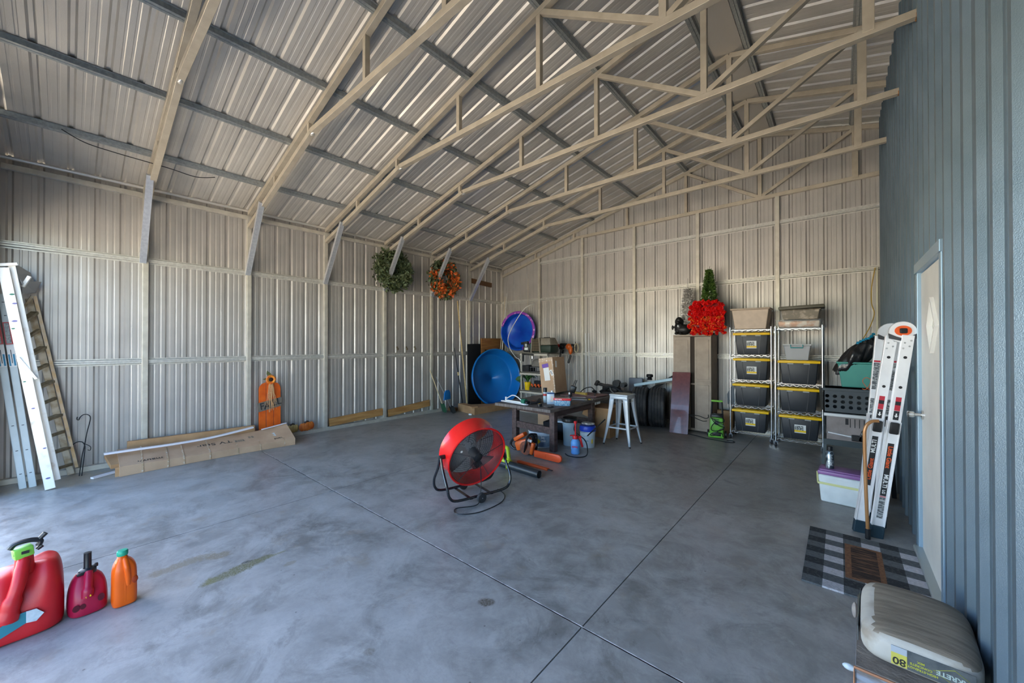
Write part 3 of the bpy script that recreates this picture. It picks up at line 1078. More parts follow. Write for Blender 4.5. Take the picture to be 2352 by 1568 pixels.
b._add([(-6.90, -0.33, 2.30), (-7.12, -0.20, 2.33), (-7.14, -0.245, 2.20), (-6.93, -0.33, 2.16)], [(0, 1, 2, 3)])
b.build('cap_hinge_plate', parent=t, smooth=0, solid=0.006)
b = MB(M_LADW)
b.bar((-6.90, -0.275, 2.36), (-6.92, -0.325, 2.24), 0.02, 0.03)
b.build('hinge_arm', parent=t, smooth=0)
b = MB(M_LADR)
b.bar((-7.0, -0.262, 2.15), (-6.98, -0.33, 1.98), 0.02, 0.02)
b.build('spreader_arm', parent=t, smooth=0)
rail(B0, B1, (0, 1, 0), 0.060, 0.02, M_LADR, 'rear_rail', t)
b = MB(mat('orange_brown_rail_edge', (0.55, 0.36, 0.17), 0.5, 0.2, (0.62, 0.50, 0.36), 9))
b.bar(B0 + Vector((0.02, 0.045, 0.08)), B1 + Vector((0.02, 0.045, 0.03)), 0.016, 0.028, (0, 1, 0))
b.build('rail_flange', parent=t, smooth=0)
rail(D0, D1, (0, 1, 0), 0.020, 0.025, M_LADR, 'rear_rail', t)
M_STEP = mat('worn_step', (0.34, 0.29, 0.20), 0.55, 0.3, (0.20, 0.16, 0.09), 20)
for k in range(10):
    f = 0.055 + k * 0.096
    q = B0.lerp(B1, f) + Vector((0.02, 0.02, 0.01))
    p = D0.lerp(D1, f) + Vector((0, 0.0, -0.025))
    b = MB(M_STEP)
    b.bar(p, q, 0.06 if k % 2 else 0.03, 0.028 if k % 2 else 0.03, (0, 0, 1))
    b.build('step', parent=t, smooth=0)
for e in ((0.055, -0.24), (0.03, -0.34)):
    b = MB(M_LADW)
    p = A0.lerp(A1, 0.60) + Vector((0.012, -0.03, 0))
    b.bar(p, p + Vector((0.004, e[0] + 0.07, e[1])), 0.012, 0.022, (0, 1, 0))
    b.build('spreader', parent=t, smooth=0)

# two long slotted rails leaning beside it
M_SLOT = mat('grey_slotted_rail', (0.50, 0.55, 0.56), 0.5, 0.15, (0.44, 0.49, 0.50), 4)
M_LBLUE = plain('label_blue', (0.02, 0.22, 0.38), 0.5)
M_LRED = plain('label_red', (0.48, 0.05, 0.05), 0.5)
for q, (x0, y0, lab) in enumerate([(-6.873, -0.310, 'long pale grey slotted rail leaning on left wall, outermost of the two'),
                                   (-6.872, -0.241, 'long pale grey slotted rail leaning on left wall, next to the step ladder')]):
    P0 = Vector((x0, y0, 0.0))
    P1 = P0 + Vector((-0.178, -0.232, 2.155))
    t = thing('slotted_rail', lab, 'metal rail', (0, 0, 0), 0, 'slotted rails beside the step ladder')
    _, T = rail(P0, P1, (0, 1, 0), 0.056, 0.028, M_SLOT, 'rail_body', t)
    for z in (0.16, 0.42, 0.70, 1.93, 2.08):
        b = MB(M_BLACKM)
        b.box(-0.009, 0.009, 0.002, 0.0032, z, z + 0.007, 0, T)
        b.build('slot', parent=t, smooth=0)
    b = MB(M_WHITEP)
    b.box(-0.027, 0.027, 0.002, 0.0034, 1.36, 1.60, 0, T)
    lb = b.build('white_label', parent=t, smooth=0)
    for m_, x0, x1, z0, z1 in ((M_LBLUE, -0.024, -0.012, 1.37, 1.50), (M_LBLUE, 0.008, 0.022, 1.37, 1.50), (M_BLACKM, -0.004, 0.001, 1.40, 1.55)):
        b = MB(m_)
        b.box(x0, x1, 0.003, 0.0042, z0, z1, 0, T)
        b.build('printed_block', parent=lb, smooth=0)
    b = MB(M_LRED)
    b.box(-0.027, 0.027, 0.002, 0.0034, 1.61, 1.86, 0, T)
    lb = b.build('red_label', parent=t, smooth=0)
    b = MB(mat('label_grey', (0.20, 0.21, 0.21), 0.6, 0, (0.40, 0.42, 0.42), 70, 2))
    b.box(-0.020, 0.014, 0.003, 0.0042, 1.62, 1.85, 0, T)
    b.build('printed_block', parent=lb, smooth=0)

# shepherd hooks
t = thing('shepherd_hook', 'thin black iron plant hook leaning on left wall', 'hook', (-7.16, 0, 0))
b = MB(M_BLACKM)
b.tube(smooth_path([(0.16, 0.105, 0.0), (0.10, 0.125, 0.2), (0.02, 0.15, 0.35), (0, 0.17, 0.50), (0, 0.197, 0.66), (0, 0.18, 0.71), (0, 0.14, 0.72), (0, 0.11, 0.69), (0, 0.10, 0.66), (0, 0.085, 0.67), (0, 0.088, 0.70)], 5), 0.005, 6)
b.build('long_hook', parent=t)
b = MB(M_BLACKM)
b.tube(smooth_path([(0.17, 0.125, 0.0), (0.06, 0.15, 0.28), (0.03, 0.15, 0.34), (0.03, 0.13, 0.385), (0.03, 0.09, 0.395), (0.03, 0.05, 0.36), (0.03, 0.045, 0.27)], 5), 0.005, 6)
b.tube(smooth_path([(0.03, 0.15, 0.36), (0.03, 0.175, 0.34), (0.03, 0.20, 0.31), (0.03, 0.195, 0.27), (0.03, 0.175, 0.28)], 4), 0.004, 6)
b.build('short_hook', parent=t)

# long sagging carton
t = thing('cardboard_carton', 'long flattened cardboard carton lying along left wall', 'box')
n = 16
def carton(u, v, side_):
    pass
rows = []
Yc = [0.42 + (2.37 - 0.42) * k / (n - 1) for k in range(n)]
vs, fs = [], []
for k, y in enumerate(Yc):
    u = k / (n - 1)
    xf = -6.60 - 0.02 * math.sin(PI * u) + (0.10 * (u - 0.5) ** 2)
    hf = 0.125 - 0.02 * math.sin(PI * u) - 0.02 * u           # front lower edge height
    hb = 0.26 - 0.055 * math.sin(PI * u) + 0.035 * max(0, u - 0.80) / 0.2
    xb = xf - 0.40
    vs += [(xf, y, 0.002), (xf + 0.004, y, hf), (xb, y, hb), (xb - 0.03, y, 0.002)]
for k in range(n - 1):
    for j in range(3):
        fs.append((k * 4 + j, (k + 1) * 4 + j, (k + 1) * 4 + j + 1, k * 4 + j + 1))
fs += [(0, 1, 2, 3), tuple(4 * (n - 1) + i for i in (3, 2, 1, 0))]
b = MB(M_CARD2)
b._add(vs, fs)
b.build('carton_shell', parent=t, smooth=20)
b = MB(M_CARD)
b.box(-6.64, -6.62, 0.385, 0.42, 0.0, 0.11)
b.bar((-6.66, 0.40, 0.12), (-6.98, 0.36, 0.20), 0.10, 0.05)
b.build('end_flap', parent=t, smooth=0)
for y in (0.62, 0.86, 1.02, 1.30, 1.62, 1.90, 2.22):
    b = MB(M_TAPE)
    u = (y - 0.42) / 2.0
    xf = -6.60 - 0.02 * math.sin(PI * u) + (0.10 * (u - 0.5) ** 2)
    hf = 0.125 - 0.02 * math.sin(PI * u) - 0.02 * u
    hb = 0.26 - 0.055 * math.sin(PI * u) + 0.035 * max(0, u - 0.80) / 0.2
    b.bar((xf + 0.007, y, hf + 0.002), (xf - 0.415, y + 0.02, hb + 0.004), 0.016, 0.002, (0, 0, 1))
    b.box(xf + 0.004, xf + 0.0075, y - 0.008, y + 0.008, 0.01, hf + 0.004)
    b.build('packing_tape', parent=t, smooth=0)
slope = lambda u: (-0.42, 0, 0.12)
def on_top(y, fr, sgn=1):
    u = (y - 0.42) / 2.0
    xf = -6.60 - 0.02 * math.sin(PI * u) + (0.10 * (u - 0.5) ** 2)
    hf = 0.125 - 0.02 * math.sin(PI * u) - 0.02 * u
    hb = 0.26 - 0.055 * math.sin(PI * u) + 0.035 * max(0, u - 0.80) / 0.2
    p = Vector((xf, y, hf)).lerp(Vector((xf - 0.42, y, hb)), fr)
    return TM(p + Vector((0.002, 0, 0.005)), (0, -1, -0.0), Vector((0.42, 0, hf - hb)))
text_obj('lettering', 'mauwon', 0.075, M_INK, t, on_top(0.66, 0.13), sx=1.2)
text_obj('lettering', 'TV Stand', 0.10, M_INK, t, on_top(1.36, 0.55), sx=1.3)
text_obj('lettering', 'TV Stand', 0.060, M_INK, t, on_top(2.22, 0.16), sx=1.1)
for pg in ([(-0.09, 0.0), (-0.02, -0.06), (0.09, -0.02), (0.02, 0.05)], [(-0.02, 0.06), (0.03, 0.02), (0.09, 0.03), (0.04, 0.08)]):
    b = MB(plain('pale_logo', (0.62, 0.72, 0.74), 0.6))
    b.T = on_top(2.20, 0.48)
    b.prism(pg, 0, 0.001)
    b.build('logo', parent=t, smooth=0)
for yy, fr in ((1.70, 0.5), (1.88, 0.62)):
    b = MB(mat('barcode_ink', (0.20, 0.16, 0.12), 0.8, 0, (0.42, 0.30, 0.18), 90, 1, stretch=(0.02, 1, 0.02)))
    b.T = on_top(yy, fr)
    b.box(-0.08, 0.07, -0.02, 0.04, 0, 0.001)
    b.build('barcode', parent=t, smooth=0)

b = MB(M_CARD)
b.bar((-7.115, 0.52, 0.165), (-7.115, 1.96, 0.145), 0.05, 0.31, (0, 0, 1))
tag(b.build('cardboard_sheet', smooth=0), 'second brown cardboard carton behind the long sagging one', 'box')

b = MB(mat('white_trim_strip', (0.80, 0.77, 0.80), 0.45))
pp_ = [(-6.80, 0.30 + 0.0, 0.262), (-6.82, 0.6, 0.256), (-6.86, 1.0, 0.245), (-6.90, 1.4, 0.252), (-6.96, 1.9, 0.30)]
sp_ = smooth_path(pp_, 5)
for a_, c_ in zip(sp_, sp_[1:]):
    b.bar(a_, c_, 0.045, 0.022)
tag(b.build('trim_strip', smooth=0), 'long white plastic strip resting on top of the sagging carton', 'strip')
b = MB(mat('white_trim_strip', (0, 0, 0)))
b.bar((-6.72, 0.20, 0.014), (-6.95, 0.60, 0.014), 0.045, 0.022)
tag(b.build('trim_strip', smooth=0), 'short white strip on the floor at the carton end', 'strip')
b = MB(mat('white_trim_strip', (0, 0, 0)))
sp_ = [on_top(y, 0.90).translation + Vector((0, 0, 0.022)) for y in (2.02, 2.15, 2.28, 2.37)]
for a_, c_ in zip(sp_, sp_[1:]):
    b.bar(a_, c_, 0.05, 0.008)
tag(b.build('shipping_strip', smooth=0), 'pale printed strip on the raised end of the carton', 'strip')

# FALL sign
t = thing('pumpkin_sign', 'tall orange plank pumpkin sign reading FALL with sunflower and raffia', 'sign', (-7.165, 2.03, 0.063), 0, rot=(0, math.radians(-1), 0))
M_PORA = mat('orange_sign_paint', (0.72, 0.125, 0.006), 0.6, 0, (0.60, 0.085, 0.004), 8, 5, 0.08, 60)
tops = [(0.80, 0.905), (0.915, 0.915), (0.905, 0.80)]
for k in range(3):
    b = MB(M_PORA)
    y0, y1 = 0.004 + k * 0.108, 0.104 + k * 0.108
    za, zb = tops[k]
    pts = [(y0, 0.0), (y1, 0.0), (y1, zb)]
    if k == 0: pts += [(y0 + 0.045, 0.885), (y0 + 0.012, 0.845), (y0, za)]
    elif k == 2: pts = [(y0, 0.0), (y1, 0.0), (y1, zb), (y1 - 0.012, 0.845), (y1 - 0.045, 0.885), (y0, za)]
    else: pts += [(y0, za)]
    b.prism(pts, 0, 0.018, TM((0, 0, 0), (0, 1, 0), (0, 0, 1)), bev=0.002)
    b.build('plank', parent=t, smooth=0)
b = MB(mat('grey_weathered_slat', (0.20, 0.165, 0.13), 0.8, 0, (0.14, 0.115, 0.09), 8, stretch=(1, 8, 1)))
b.prism([(-0.012, 0.43), (0.335, 0.50), (0.33, 0.645), (-0.018, 0.575)], 0.019, 0.030, TM((0, 0, 0), (0, 1, 0), (0, 0, 1)))
band = b.build('cross_slat', parent=t, smooth=0)
for q, (ch, yy, zz_) in enumerate((('F', 0.045, 0.515), ('A', 0.115, 0.52), ('L', 0.215, 0.56), ('L', 0.29, 0.575))):
    text_obj('letter', ch, 0.15, M_INK, band, TM((0.0305, yy, zz_), (0, 1, 0.12), (0, 0.0, 1)), 0.003, sx=0.9, bold=0.002)
b = MB(mat('raffia', (0.62, 0.36, 0.17), 0.8))
random.seed(3)
for k in range(34):
    y = 0.165 + random.uniform(-0.035, 0.04)
    L_ = random.uniform(0.2, 0.52)
    yo_ = random.uniform(-0.05, 0.05) if k % 4 else random.uniform(-0.11, 0.09)
    b.tube(smooth_path([(0.035, 0.165, 0.93), (0.05, y, 0.84), (0.046, y + yo_ * 0.4, 0.9 - L_ * 0.6), (0.044, y + yo_, 0.93 - L_)], 4), 0.0022, 4)
b.build('raffia', parent=t)
b = MB(mat('sunflower_petal', (0.85, 0.32, 0.03), 0.6, 0, (0.75, 0.12, 0.01), 20))
for k in range(16):
    a = k * 2 * PI / 16
    r0, r1 = 0.03, 0.085
    d = Vector((0, math.cos(a), math.sin(a)))
    n_ = Vector((0, -math.sin(a), math.cos(a)))
    c = Vector((0.055, 0.165, 0.95))
    b._add([c + d * r0 - n_ * 0.01, c + d * (r0 + r1) / 2 * 1.0 - n_ * 0.016 + Vector((0.012, 0, 0)), c + d * r1, c + d * (r0 + r1) / 2 + n_ * 0.016 + Vector((0.012, 0, 0)), c + d * r0 + n_ * 0.01], [(0, 1, 2, 3, 4)])
fl_ = b.build('sunflower', parent=t, smooth=0, solid=0.002)
b = MB(mat('sunflower_heart', (0.03, 0.012, 0.008), 0.9))
b.sphere((0.058, 0.165, 0.95), 0.034, 14, (0.4, 1, 1))
b.build('flower_heart', parent=fl_)
b = MB(mat('leaf_olive', (0.12, 0.13, 0.05), 0.7))
b._add([(0.03, 0.16, 0.98), (0.04, 0.105, 1.04), (0.03, 0.115, 1.10), (0.03, 0.17, 1.05), (0.04, 0.195, 1.0)], [(0, 1, 2, 3, 4)])
b._add([(0.03, 0.14, 0.95), (0.04, 0.09, 0.975), (0.03, 0.05, 0.96), (0.04, 0.09, 0.945)], [(0, 1, 2, 3)])
b.build('leaf', parent=fl_, smooth=0, solid=0.002)

# two small pumpkins
def pumpkin(label, y, z, w, h, col, col2, tiltdeg):
    t = thing('pumpkin_cutout', label, 'decoration', (-7.17, y, z), 0, 'small pumpkins on the base rail', rot=(math.radians(tiltdeg), 0, 0))
    b = MB(mat('pumpkin_skin_' + ('tan' if col[1] > 0.2 else 'orange'), col, 0.6, 0, col2, 12))
    for k in (-2, 2, -1, 1, 0):
        c = (0.014 + 0.006 * (2 - abs(k)), k * w * 0.17, h * 0.5)
        b.sphere(c, 1, 14, (0.020, w * 0.20, h * 0.47 * (1 - 0.05 * abs(k))))
    b.build('ribs', parent=t)
    b = MB(mat('dark_twig', (0.05, 0.03, 0.02), 0.9))
    b.tube(smooth_path([(0.02, 0, h * 0.9), (0.03, -0.01, h * 1.0), (0.03, 0.01, h * 1.12)], 4), 0.008, 6)
    for q in range(7):
        a = q * 0.7
        b.sphere((0.025, 0.03 * math.cos(a), h * 0.97 + 0.012 * math.sin(a * 2)), 0.012, 6, (1, 1.4, 0.6))
    b.build('stem', parent=t)
pumpkin('small tan pumpkin cut-out beside the FALL sign', 2.525, 0.064, 0.20, 0.155, (0.50, 0.36, 0.14), (0.36, 0.24, 0.07), 0)
pumpkin('small orange pumpkin cut-out, right of the tan one', 2.775, 0.064, 0.235, 0.165, (0.62, 0.17, 0.02), (0.42, 0.08, 0.01), 6)

# boards in the bays
for (y0, y1, z0, z1, lab) in [(3.19, 4.28, 0.137, 0.192, 'amber pine board leaning low in wall bay, nearer the pumpkins'), (4.41, 5.48, 0.142, 0.236, 'amber pine board leaning low in wall bay, farther from the pumpkins')]:
    b = MB(M_PINE)
    b.bar((XL - 0.035, y0, z0), (XL - 0.035, y1, z1), 0.035, 0.145, (0, 0, 1), 0.003)
    tag(b.build('pine_board', smooth=0), lab, 'board', 'pine boards in the wall bays')
b = MB(mat('dark_brown_board', (0.15, 0.075, 0.035), 0.7))
b.bar((XL - 0.03, 6.80, 3.235), (XL - 0.03, 7.55, 3.20), 0.03, 0.12)
tag(b.build('wood_block', smooth=0), 'short dark brown board screwed high on left wall near corner', 'board')

# wall hooks on the girt
for k, y in enumerate((4.60, 4.83, 5.045)):
    t = thing('wall_hook', 'small metal utility hook on wall girt, %s of three from the front' % ORD[k], 'hook', (XL - 0.01, y, 1.40), 0, 'utility hooks on the left wall girt')
    b = MB(mat('tarnished_brass', (0.20, 0.16, 0.10), 0.5, 0.6))
    b.cbox((0.012, 0, 0.13), (0.02, 0.035, 0.03), bev=0.004)
    b.cbox((0.02, 0.012, 0.09), (0.035, 0.03, 0.05), bev=0.006)
    b.build('clamp', parent=t)
    b = MB(mat('tarnished_brass', (0, 0, 0)))
    b.tube(smooth_path([(0.02, 0.01, 0.12), (0.03, 0, 0.07), (0.03, -0.01, 0.03), (0.02, -0.02, -0.01)], 4), 0.005, 6)
    b.build('lever', parent=t)

# wreaths
def wreath(name, label, y, z, R_, r_, base, cols, seed, n, xo=0.10):
    t = thing(name, label, 'wreath', (XL + xo, y, z))
    random.seed(seed)
    b = MB(mat('twig_ring', (0.05, 0.045, 0.02), 0.9))
    b.tube([(0, R_ * math.cos(a * PI / 16), R_ * math.sin(a * PI / 16)) for a in range(32)], r_ * 0.45, 8, closed=True)
    b.build('ring', parent=t)
    for nm, m_, cnt, rr, size, ang in cols:
        b = MB(m_)
        for k in range(cnt):
            if ang:
                a = math.radians(random.choice(ang) + random.gauss(0, 9))
            else:
                a = random.uniform(0, 2 * PI)
            q = random.uniform(0, 2 * PI)
            s_ = rr * math.sqrt(random.uniform(0.25, 1))
            rad = R_ + s_ * math.cos(q)
            c = Vector((abs(s_ * math.sin(q)) * 0.9 + (0.04 if ang else 0), rad * math.cos(a), rad * math.sin(a)))
            d = Vector((random.uniform(0.1, 1), random.gauss(0, 1), random.gauss(0, 1))).normalized()
            e = d.cross(Vector((random.gauss(0, 1), random.gauss(0, 1), random.gauss(0, 1)))).normalized()
            L_, w_ = size * random.uniform(0.7, 1.3), size * 0.28
            m2 = c + d * L_ * 0.5
            b._add([c, m2 + e * w_, c + d * L_, m2 - e * w_ + d.cross(e) * w_ * 0.6], [(0, 1, 2, 3)])
        b.build(nm, parent=t, smooth=0, fix=False)
    return t
MG1 = mat('wreath_green', (0.055, 0.085, 0.028), 0.6, 0, (0.10, 0.12, 0.05), 9)
MG2 = mat('wreath_green_pale', (0.13, 0.18, 0.10), 0.6, 0, (0.08, 0.12, 0.06), 9)
MO1 = mat('wreath_orange', (0.62, 0.09, 0.02), 0.5, 0, (0.72, 0.19, 0.03), 9)
wreath('green_wreath', 'big round leafy green wreath hung high on left wall', 4.41, 3.13, 0.27, 0.15, None,
       [('leaves', MG1, 1500, 0.17, 0.085, None), ('pale_leaves', MG2, 420, 0.18, 0.075, None)], 5, 0)
wreath('autumn_wreath', 'wreath with orange ribbon flowers and green sprigs on left wall', 5.72, 3.10, 0.29, 0.15, None,
       [('leaves', MG1, 900, 0.17, 0.085, None), ('pale_leaves', MG2, 300, 0.16, 0.10, None),
        ('orange_flowers', MO1, 600, 0.14, 0.095, (85, 60, 20, 0, -20, 235, 215, 250, 290, 300, 165))], 6, 0, xo=0.14)
# ================================================================ far left corner
# broom and dustpan
t = thing('broom', 'long-handled broom with green bristles leaning beside left wall post', 'broom', (-6.98, 5.66, 0))
b = MB(mat('pale_wood_handle', (0.62, 0.50, 0.30), 0.5))
b.cyl((-0.18, -0.22, 1.0), (0.0, 0.0, 0.20), 0.011, n=10)
b.build('handle', parent=t)
b = MB(mat('green_bristle', (0.03, 0.13, 0.06), 0.8, 0, (0.02, 0.08, 0.04), 60))
b.bar((0.0, 0.0, 0.22), (0.02, 0.05, 0.03), 0.20, 0.05)
b.build('bristles', parent=t, smooth=0)
t = thing('dustpan', 'bright blue long-handled dustpan beside the broom', 'dustpan', (-6.90, 5.76, 0))
b = MB(M_BLUE)
b.prism([(-0.13, 0), (0.13, 0), (0.11, 0.16), (0.06, 0.22), (-0.06, 0.22), (-0.11, 0.16)], 0, 0.02, TM((-0.02, -0.02, 0.31), (-0.25, 0.97, 0), (0.05, -0.12, 1)), 0.004)
b.build('pan', parent=t)
b = MB(M_STEEL)
b.cyl((-0.12, -0.25, 0.85), (0.03, 0.08, 0.10), 0.009, n=8)
b.build('handle', parent=t)
b = MB(mat('black_bristle', (0.02, 0.022, 0.02), 0.9))
b.bar((0.03, 0.08, 0.14), (0.05, 0.12, 0.01), 0.24, 0.07)
b.build('brush', parent=t, smooth=0)

# poles
b = MB(mat('bamboo_pole', (0.62, 0.46, 0.22), 0.5, 0, (0.50, 0.35, 0.15), 20))
b.cyl((-7.17, 6.283, 2.66), (-6.93, 6.40, 0.0), 0.014, 0.020, 10)
tag(b.build('wooden_pole'), 'tall tan wooden pole leaning against left wall', 'pole')
t = thing('fishing_rod', 'thin black rod with tan grip leaning left of the tall pole', 'rod')
b = MB(M_BLACKM)
b.cyl((-7.02, 6.056, 1.50), (-7.0, 6.33, 0.0), 0.007, 0.016, 8)
b.build('rod_blank', parent=t)
b = MB(mat('cork_grip', (0.60, 0.46, 0.24), 0.8))
b.cyl((-7.013, 6.165, 0.92), (-7.011, 6.18, 0.84), 0.022, n=10)
b.build('grip', parent=t)

# carton on the floor in the corner
t = thing('cardboard_box', 'low brown cardboard box on the floor in the far left corner', 'box')
b = MB(M_CARD)
b.prism([(-6.95, 6.11), (-6.24, 5.975), (-6.22, 7.72), (-6.40, 7.72), (-6.43, 6.75), (-6.72, 6.36), (-6.95, 6.30)], 0, 0.145)
b.prism([(-6.93, 6.125), (-6.26, 6.00), (-6.24, 7.70), (-6.39, 7.70), (-6.44, 6.72), (-6.72, 6.34), (-6.92, 6.28)], 0.145, 0.150)
b.bar((-6.90, 6.16, 0.165), (-6.30, 6.05, 0.160), 0.16, 0.03, (0, 0, 1))
b.build('box_body', parent=t, smooth=0)
b = MB(mat('brown_wood_scrap', (0.28, 0.15, 0.06), 0.7))
b.cbox((-7.08, 6.06, 0.035), (0.22, 0.10, 0.07), (0, 0, 0.4), 0.01)
tag(b.build('wood_scrap', smooth=30), 'small brown scrap block on floor between broom and box', 'scrap')
b = MB(M_WHITEP)
b.cbox((-6.33, 5.93, 0.014), (0.07, 0.03, 0.028), (0, 0, 0.3))
tag(b.build('foam_scrap', smooth=0), 'tiny white foam scrap on floor before the corner box', 'scrap')

# black mat roll and brown panel behind the pool
b = MB(mat('black_rubber_mat', (0.008, 0.008, 0.009), 0.8))
b.bar((-7.176, 6.84, 1.60), (-7.165, 6.86, 0.0), 0.44, 0.028, (1, 0, 0), 0.01)
tag(b.build('rubber_mat', smooth=30), 'tall black rubber mat standing behind the blue pool', 'mat')
t = thing('headboard', 'brown stained wooden panel standing in the corner behind the pool', 'panel', (-7.168, 7.53, 0))
M_STAIN = mat('amber_stained_wood', (0.33, 0.15, 0.045), 0.5, 0, (0.24, 0.10, 0.03), 3, 6, stretch=(1, 1, 8))
b = MB(M_STAIN)
b.cbox((0, 0.0, 1.60), (0.046, 0.86, 0.30), bev=0.005)
b.build('top_board', parent=t, smooth=30)
for yy in (-0.36, -0.12, 0.12, 0.36):
    b = MB(M_STAIN)
    b.cbox((0, yy, 0.725), (0.036, 0.13, 1.45), bev=0.004)
    b.build('slat', parent=t, smooth=30)

# blue wading pool leaning in the corner
def pool(t, R_, dep, m, M4, rim=None, floor_m=None, rings=()):
    b = MB(m)
    b.T = M4
    Rb = R_ * 0.83
    prof = [(0.001, -dep), (Rb * 0.96, -dep), (Rb, -dep + 0.015)]
    for k in range(1, 8):
        f = k / 8
        prof.append((Rb + (R_ - 0.03 - Rb) * f + (0.006 if k % 2 else -0.004), -dep + dep * f))
    prof += [(R_ - 0.03, 0.0), (R_ - 0.012, 0.012), (R_, 0.0), (R_ + 0.004, -0.03)]
    b.lathe(prof, 72)
    return b
az_, el_ = math.radians(-13), math.radians(8)
nrm = Vector((math.cos(az_) * math.cos(el_), math.sin(az_) * math.cos(el_), math.sin(el_)))
sd = Vector((-math.sin(az_), math.cos(az_), 0))
up_ = nrm.cross(sd)
M4 = Matrix.Translation((-6.61, 7.13, 0.748)) @ Matrix((sd, up_, nrm)).transposed().to_4x4() @ Matrix.Diagonal((1.0, 1.0, 1, 1))
o = pool(None, 0.735, 0.27, M_BLUE, M4).build('wading_pool', smooth=50, solid=0.004)
tag(o, 'large plain blue plastic wading pool leaning on edge in the corner', 'wading pool')

# printed pool hung high on the back wall
t = thing('wading_pool', 'blue wading pool with purple printed rim hung on back wall', 'wading pool')
az_, el_ = math.radians(-80), math.radians(3)
nrm = Vector((math.cos(az_) * math.cos(el_), math.sin(az_) * math.cos(el_), math.sin(el_)))
sd = Vector((-math.sin(az_), math.cos(az_), 0))
up_ = nrm.cross(sd)
M4 = Matrix.Translation((-6.42, 7.70, 1.94)) @ Matrix((sd, up_, nrm)).transposed().to_4x4()
b = pool(None, 0.515, 0.20, mat('deep_blue_plastic', (0.010, 0.07, 0.55), 0.3, 0, (0.010, 0.13, 0.62), 4), M4)
b.build('basin', parent=t, smooth=50, solid=0.004)
b = MB(mat('purple_print', (0.26, 0.04, 0.42), 0.4, 0, (0.72, 0.40, 0.70), 13, 3, lo=0.56, hi=0.62))
b.T = M4
def ringf(u, v):
    a = math.radians(-70) + u * math.radians(235)
    z = 0.014 + 0.004 * math.sin(v * PI)
    r = 0.452 + 0.068 * v
    return (r * math.cos(a), r * math.sin(a), z)
b.grid(ringf, 50, 5)
b.build('printed_band', parent=t, smooth=60, solid=0.002)

# tall thin poles standing in the corner
for k, (x0, x1, z, m_, lab) in enumerate([(-6.88, -7.03, 2.98, M_GIRT, 'tall thin grey metal pole standing in the far corner'),
                                        (-6.98, -7.12, 2.90, mat('pale_cane', (0.60, 0.52, 0.38), 0.6), 'tall thin tan cane standing next to the grey corner pole')]):
    b = MB(m_)
    b.cyl((x0, 7.80 + 0.05 * k, z), (x1, 7.60, 0.0), 0.012, n=8)
    tag(b.build('corner_pole'), lab, 'pole')
b = MB(mat('pale_cane', (0, 0, 0)))
b.cyl((-6.246, 7.93, 3.32), (-6.262, 7.93, 2.60), 0.005, n=6)
tag(b.build('thin_stick'), 'short thin stick standing on the girt above the printed pool', 'stick')
b = MB(mat('white_pex_hose', (0.72, 0.72, 0.70), 0.4))
b.tube(smooth_path([(-6.03, 7.90, 2.64), (-6.10, 7.60, 2.50), (-6.33, 7.45, 2.10), (-6.50, 7.42, 1.76), (-6.42, 7.40, 1.48), (-6.20, 7.36, 1.27), (-6.02, 7.32, 1.16), (-5.99, 7.45, 0.6), (-5.98, 7.60, 0.02)], 7), 0.010, 8)
tag(b.build('bowed_hose'), 'white bowed plastic hose crossing in front of the printed pool', 'hose')

# ---------------------------------------------------------------- cream plastic shelf unit
M_CREAM = mat('cream_shelf_plastic', (0.58, 0.54, 0.46), 0.5, 0, (0.50, 0.46, 0.38), 6)
UX0, UX1, UY0, UY1 = -5.80, -4.97, 7.02, 7.46
t = thing('plastic_shelf', 'cream plastic four-tier storage shelf near the back left corner', 'shelf', ((UX0 + UX1) / 2, (UY0 + UY1) / 2, 0))
w_, d_ = (UX1 - UX0) / 2, (UY1 - UY0) / 2
UZ = [0.06, 0.50, 0.93, 1.385]
for z in UZ:
    b = MB(M_CREAM)
    b.box(-w_, w_, -d_, d_, z - 0.01, z + 0.012)
    b.box(-w_, w_, -d_, -d_ + 0.02, z - 0.058, z + 0.012, 0.004)
    b.box(-w_, w_, d_ - 0.02, d_, z - 0.058, z + 0.012, 0.004)
    b.box(-w_, -w_ + 0.02, -d_, d_, z - 0.058, z + 0.012, 0.004)
    b.box(w_ - 0.02, w_, -d_, d_, z - 0.058, z + 0.012, 0.004)
    for k in range(7):
        b.box(w_ - 0.001, w_ + 0.003, -d_ + 0.06 + k * 0.052, -d_ + 0.085 + k * 0.052, z - 0.05, z - 0.012)
    b.build('shelf_board', parent=t, smooth=0)
for sx_ in (-1, 1):
    for sy_ in (-1, 1):
        for a_, c_ in zip(UZ[:-1], UZ[1:]):
            b = MB(M_CREAM)
            b.cyl((sx_ * (w_ - 0.035), sy_ * (d_ - 0.035), a_ + 0.01), (sx_ * (w_ - 0.035), sy_ * (d_ - 0.035), c_ - 0.01), 0.020, n=12)
            b.build('leg', parent=t)
        b = MB(M_CREAM)
        b.cyl((sx_ * (w_ - 0.035), sy_ * (d_ - 0.035), 0), (sx_ * (w_ - 0.035), sy_ * (d_ - 0.035), 0.06), 0.020, n=12)
        b.build('foot', parent=t)
ZT = UZ[3] + 0.0125
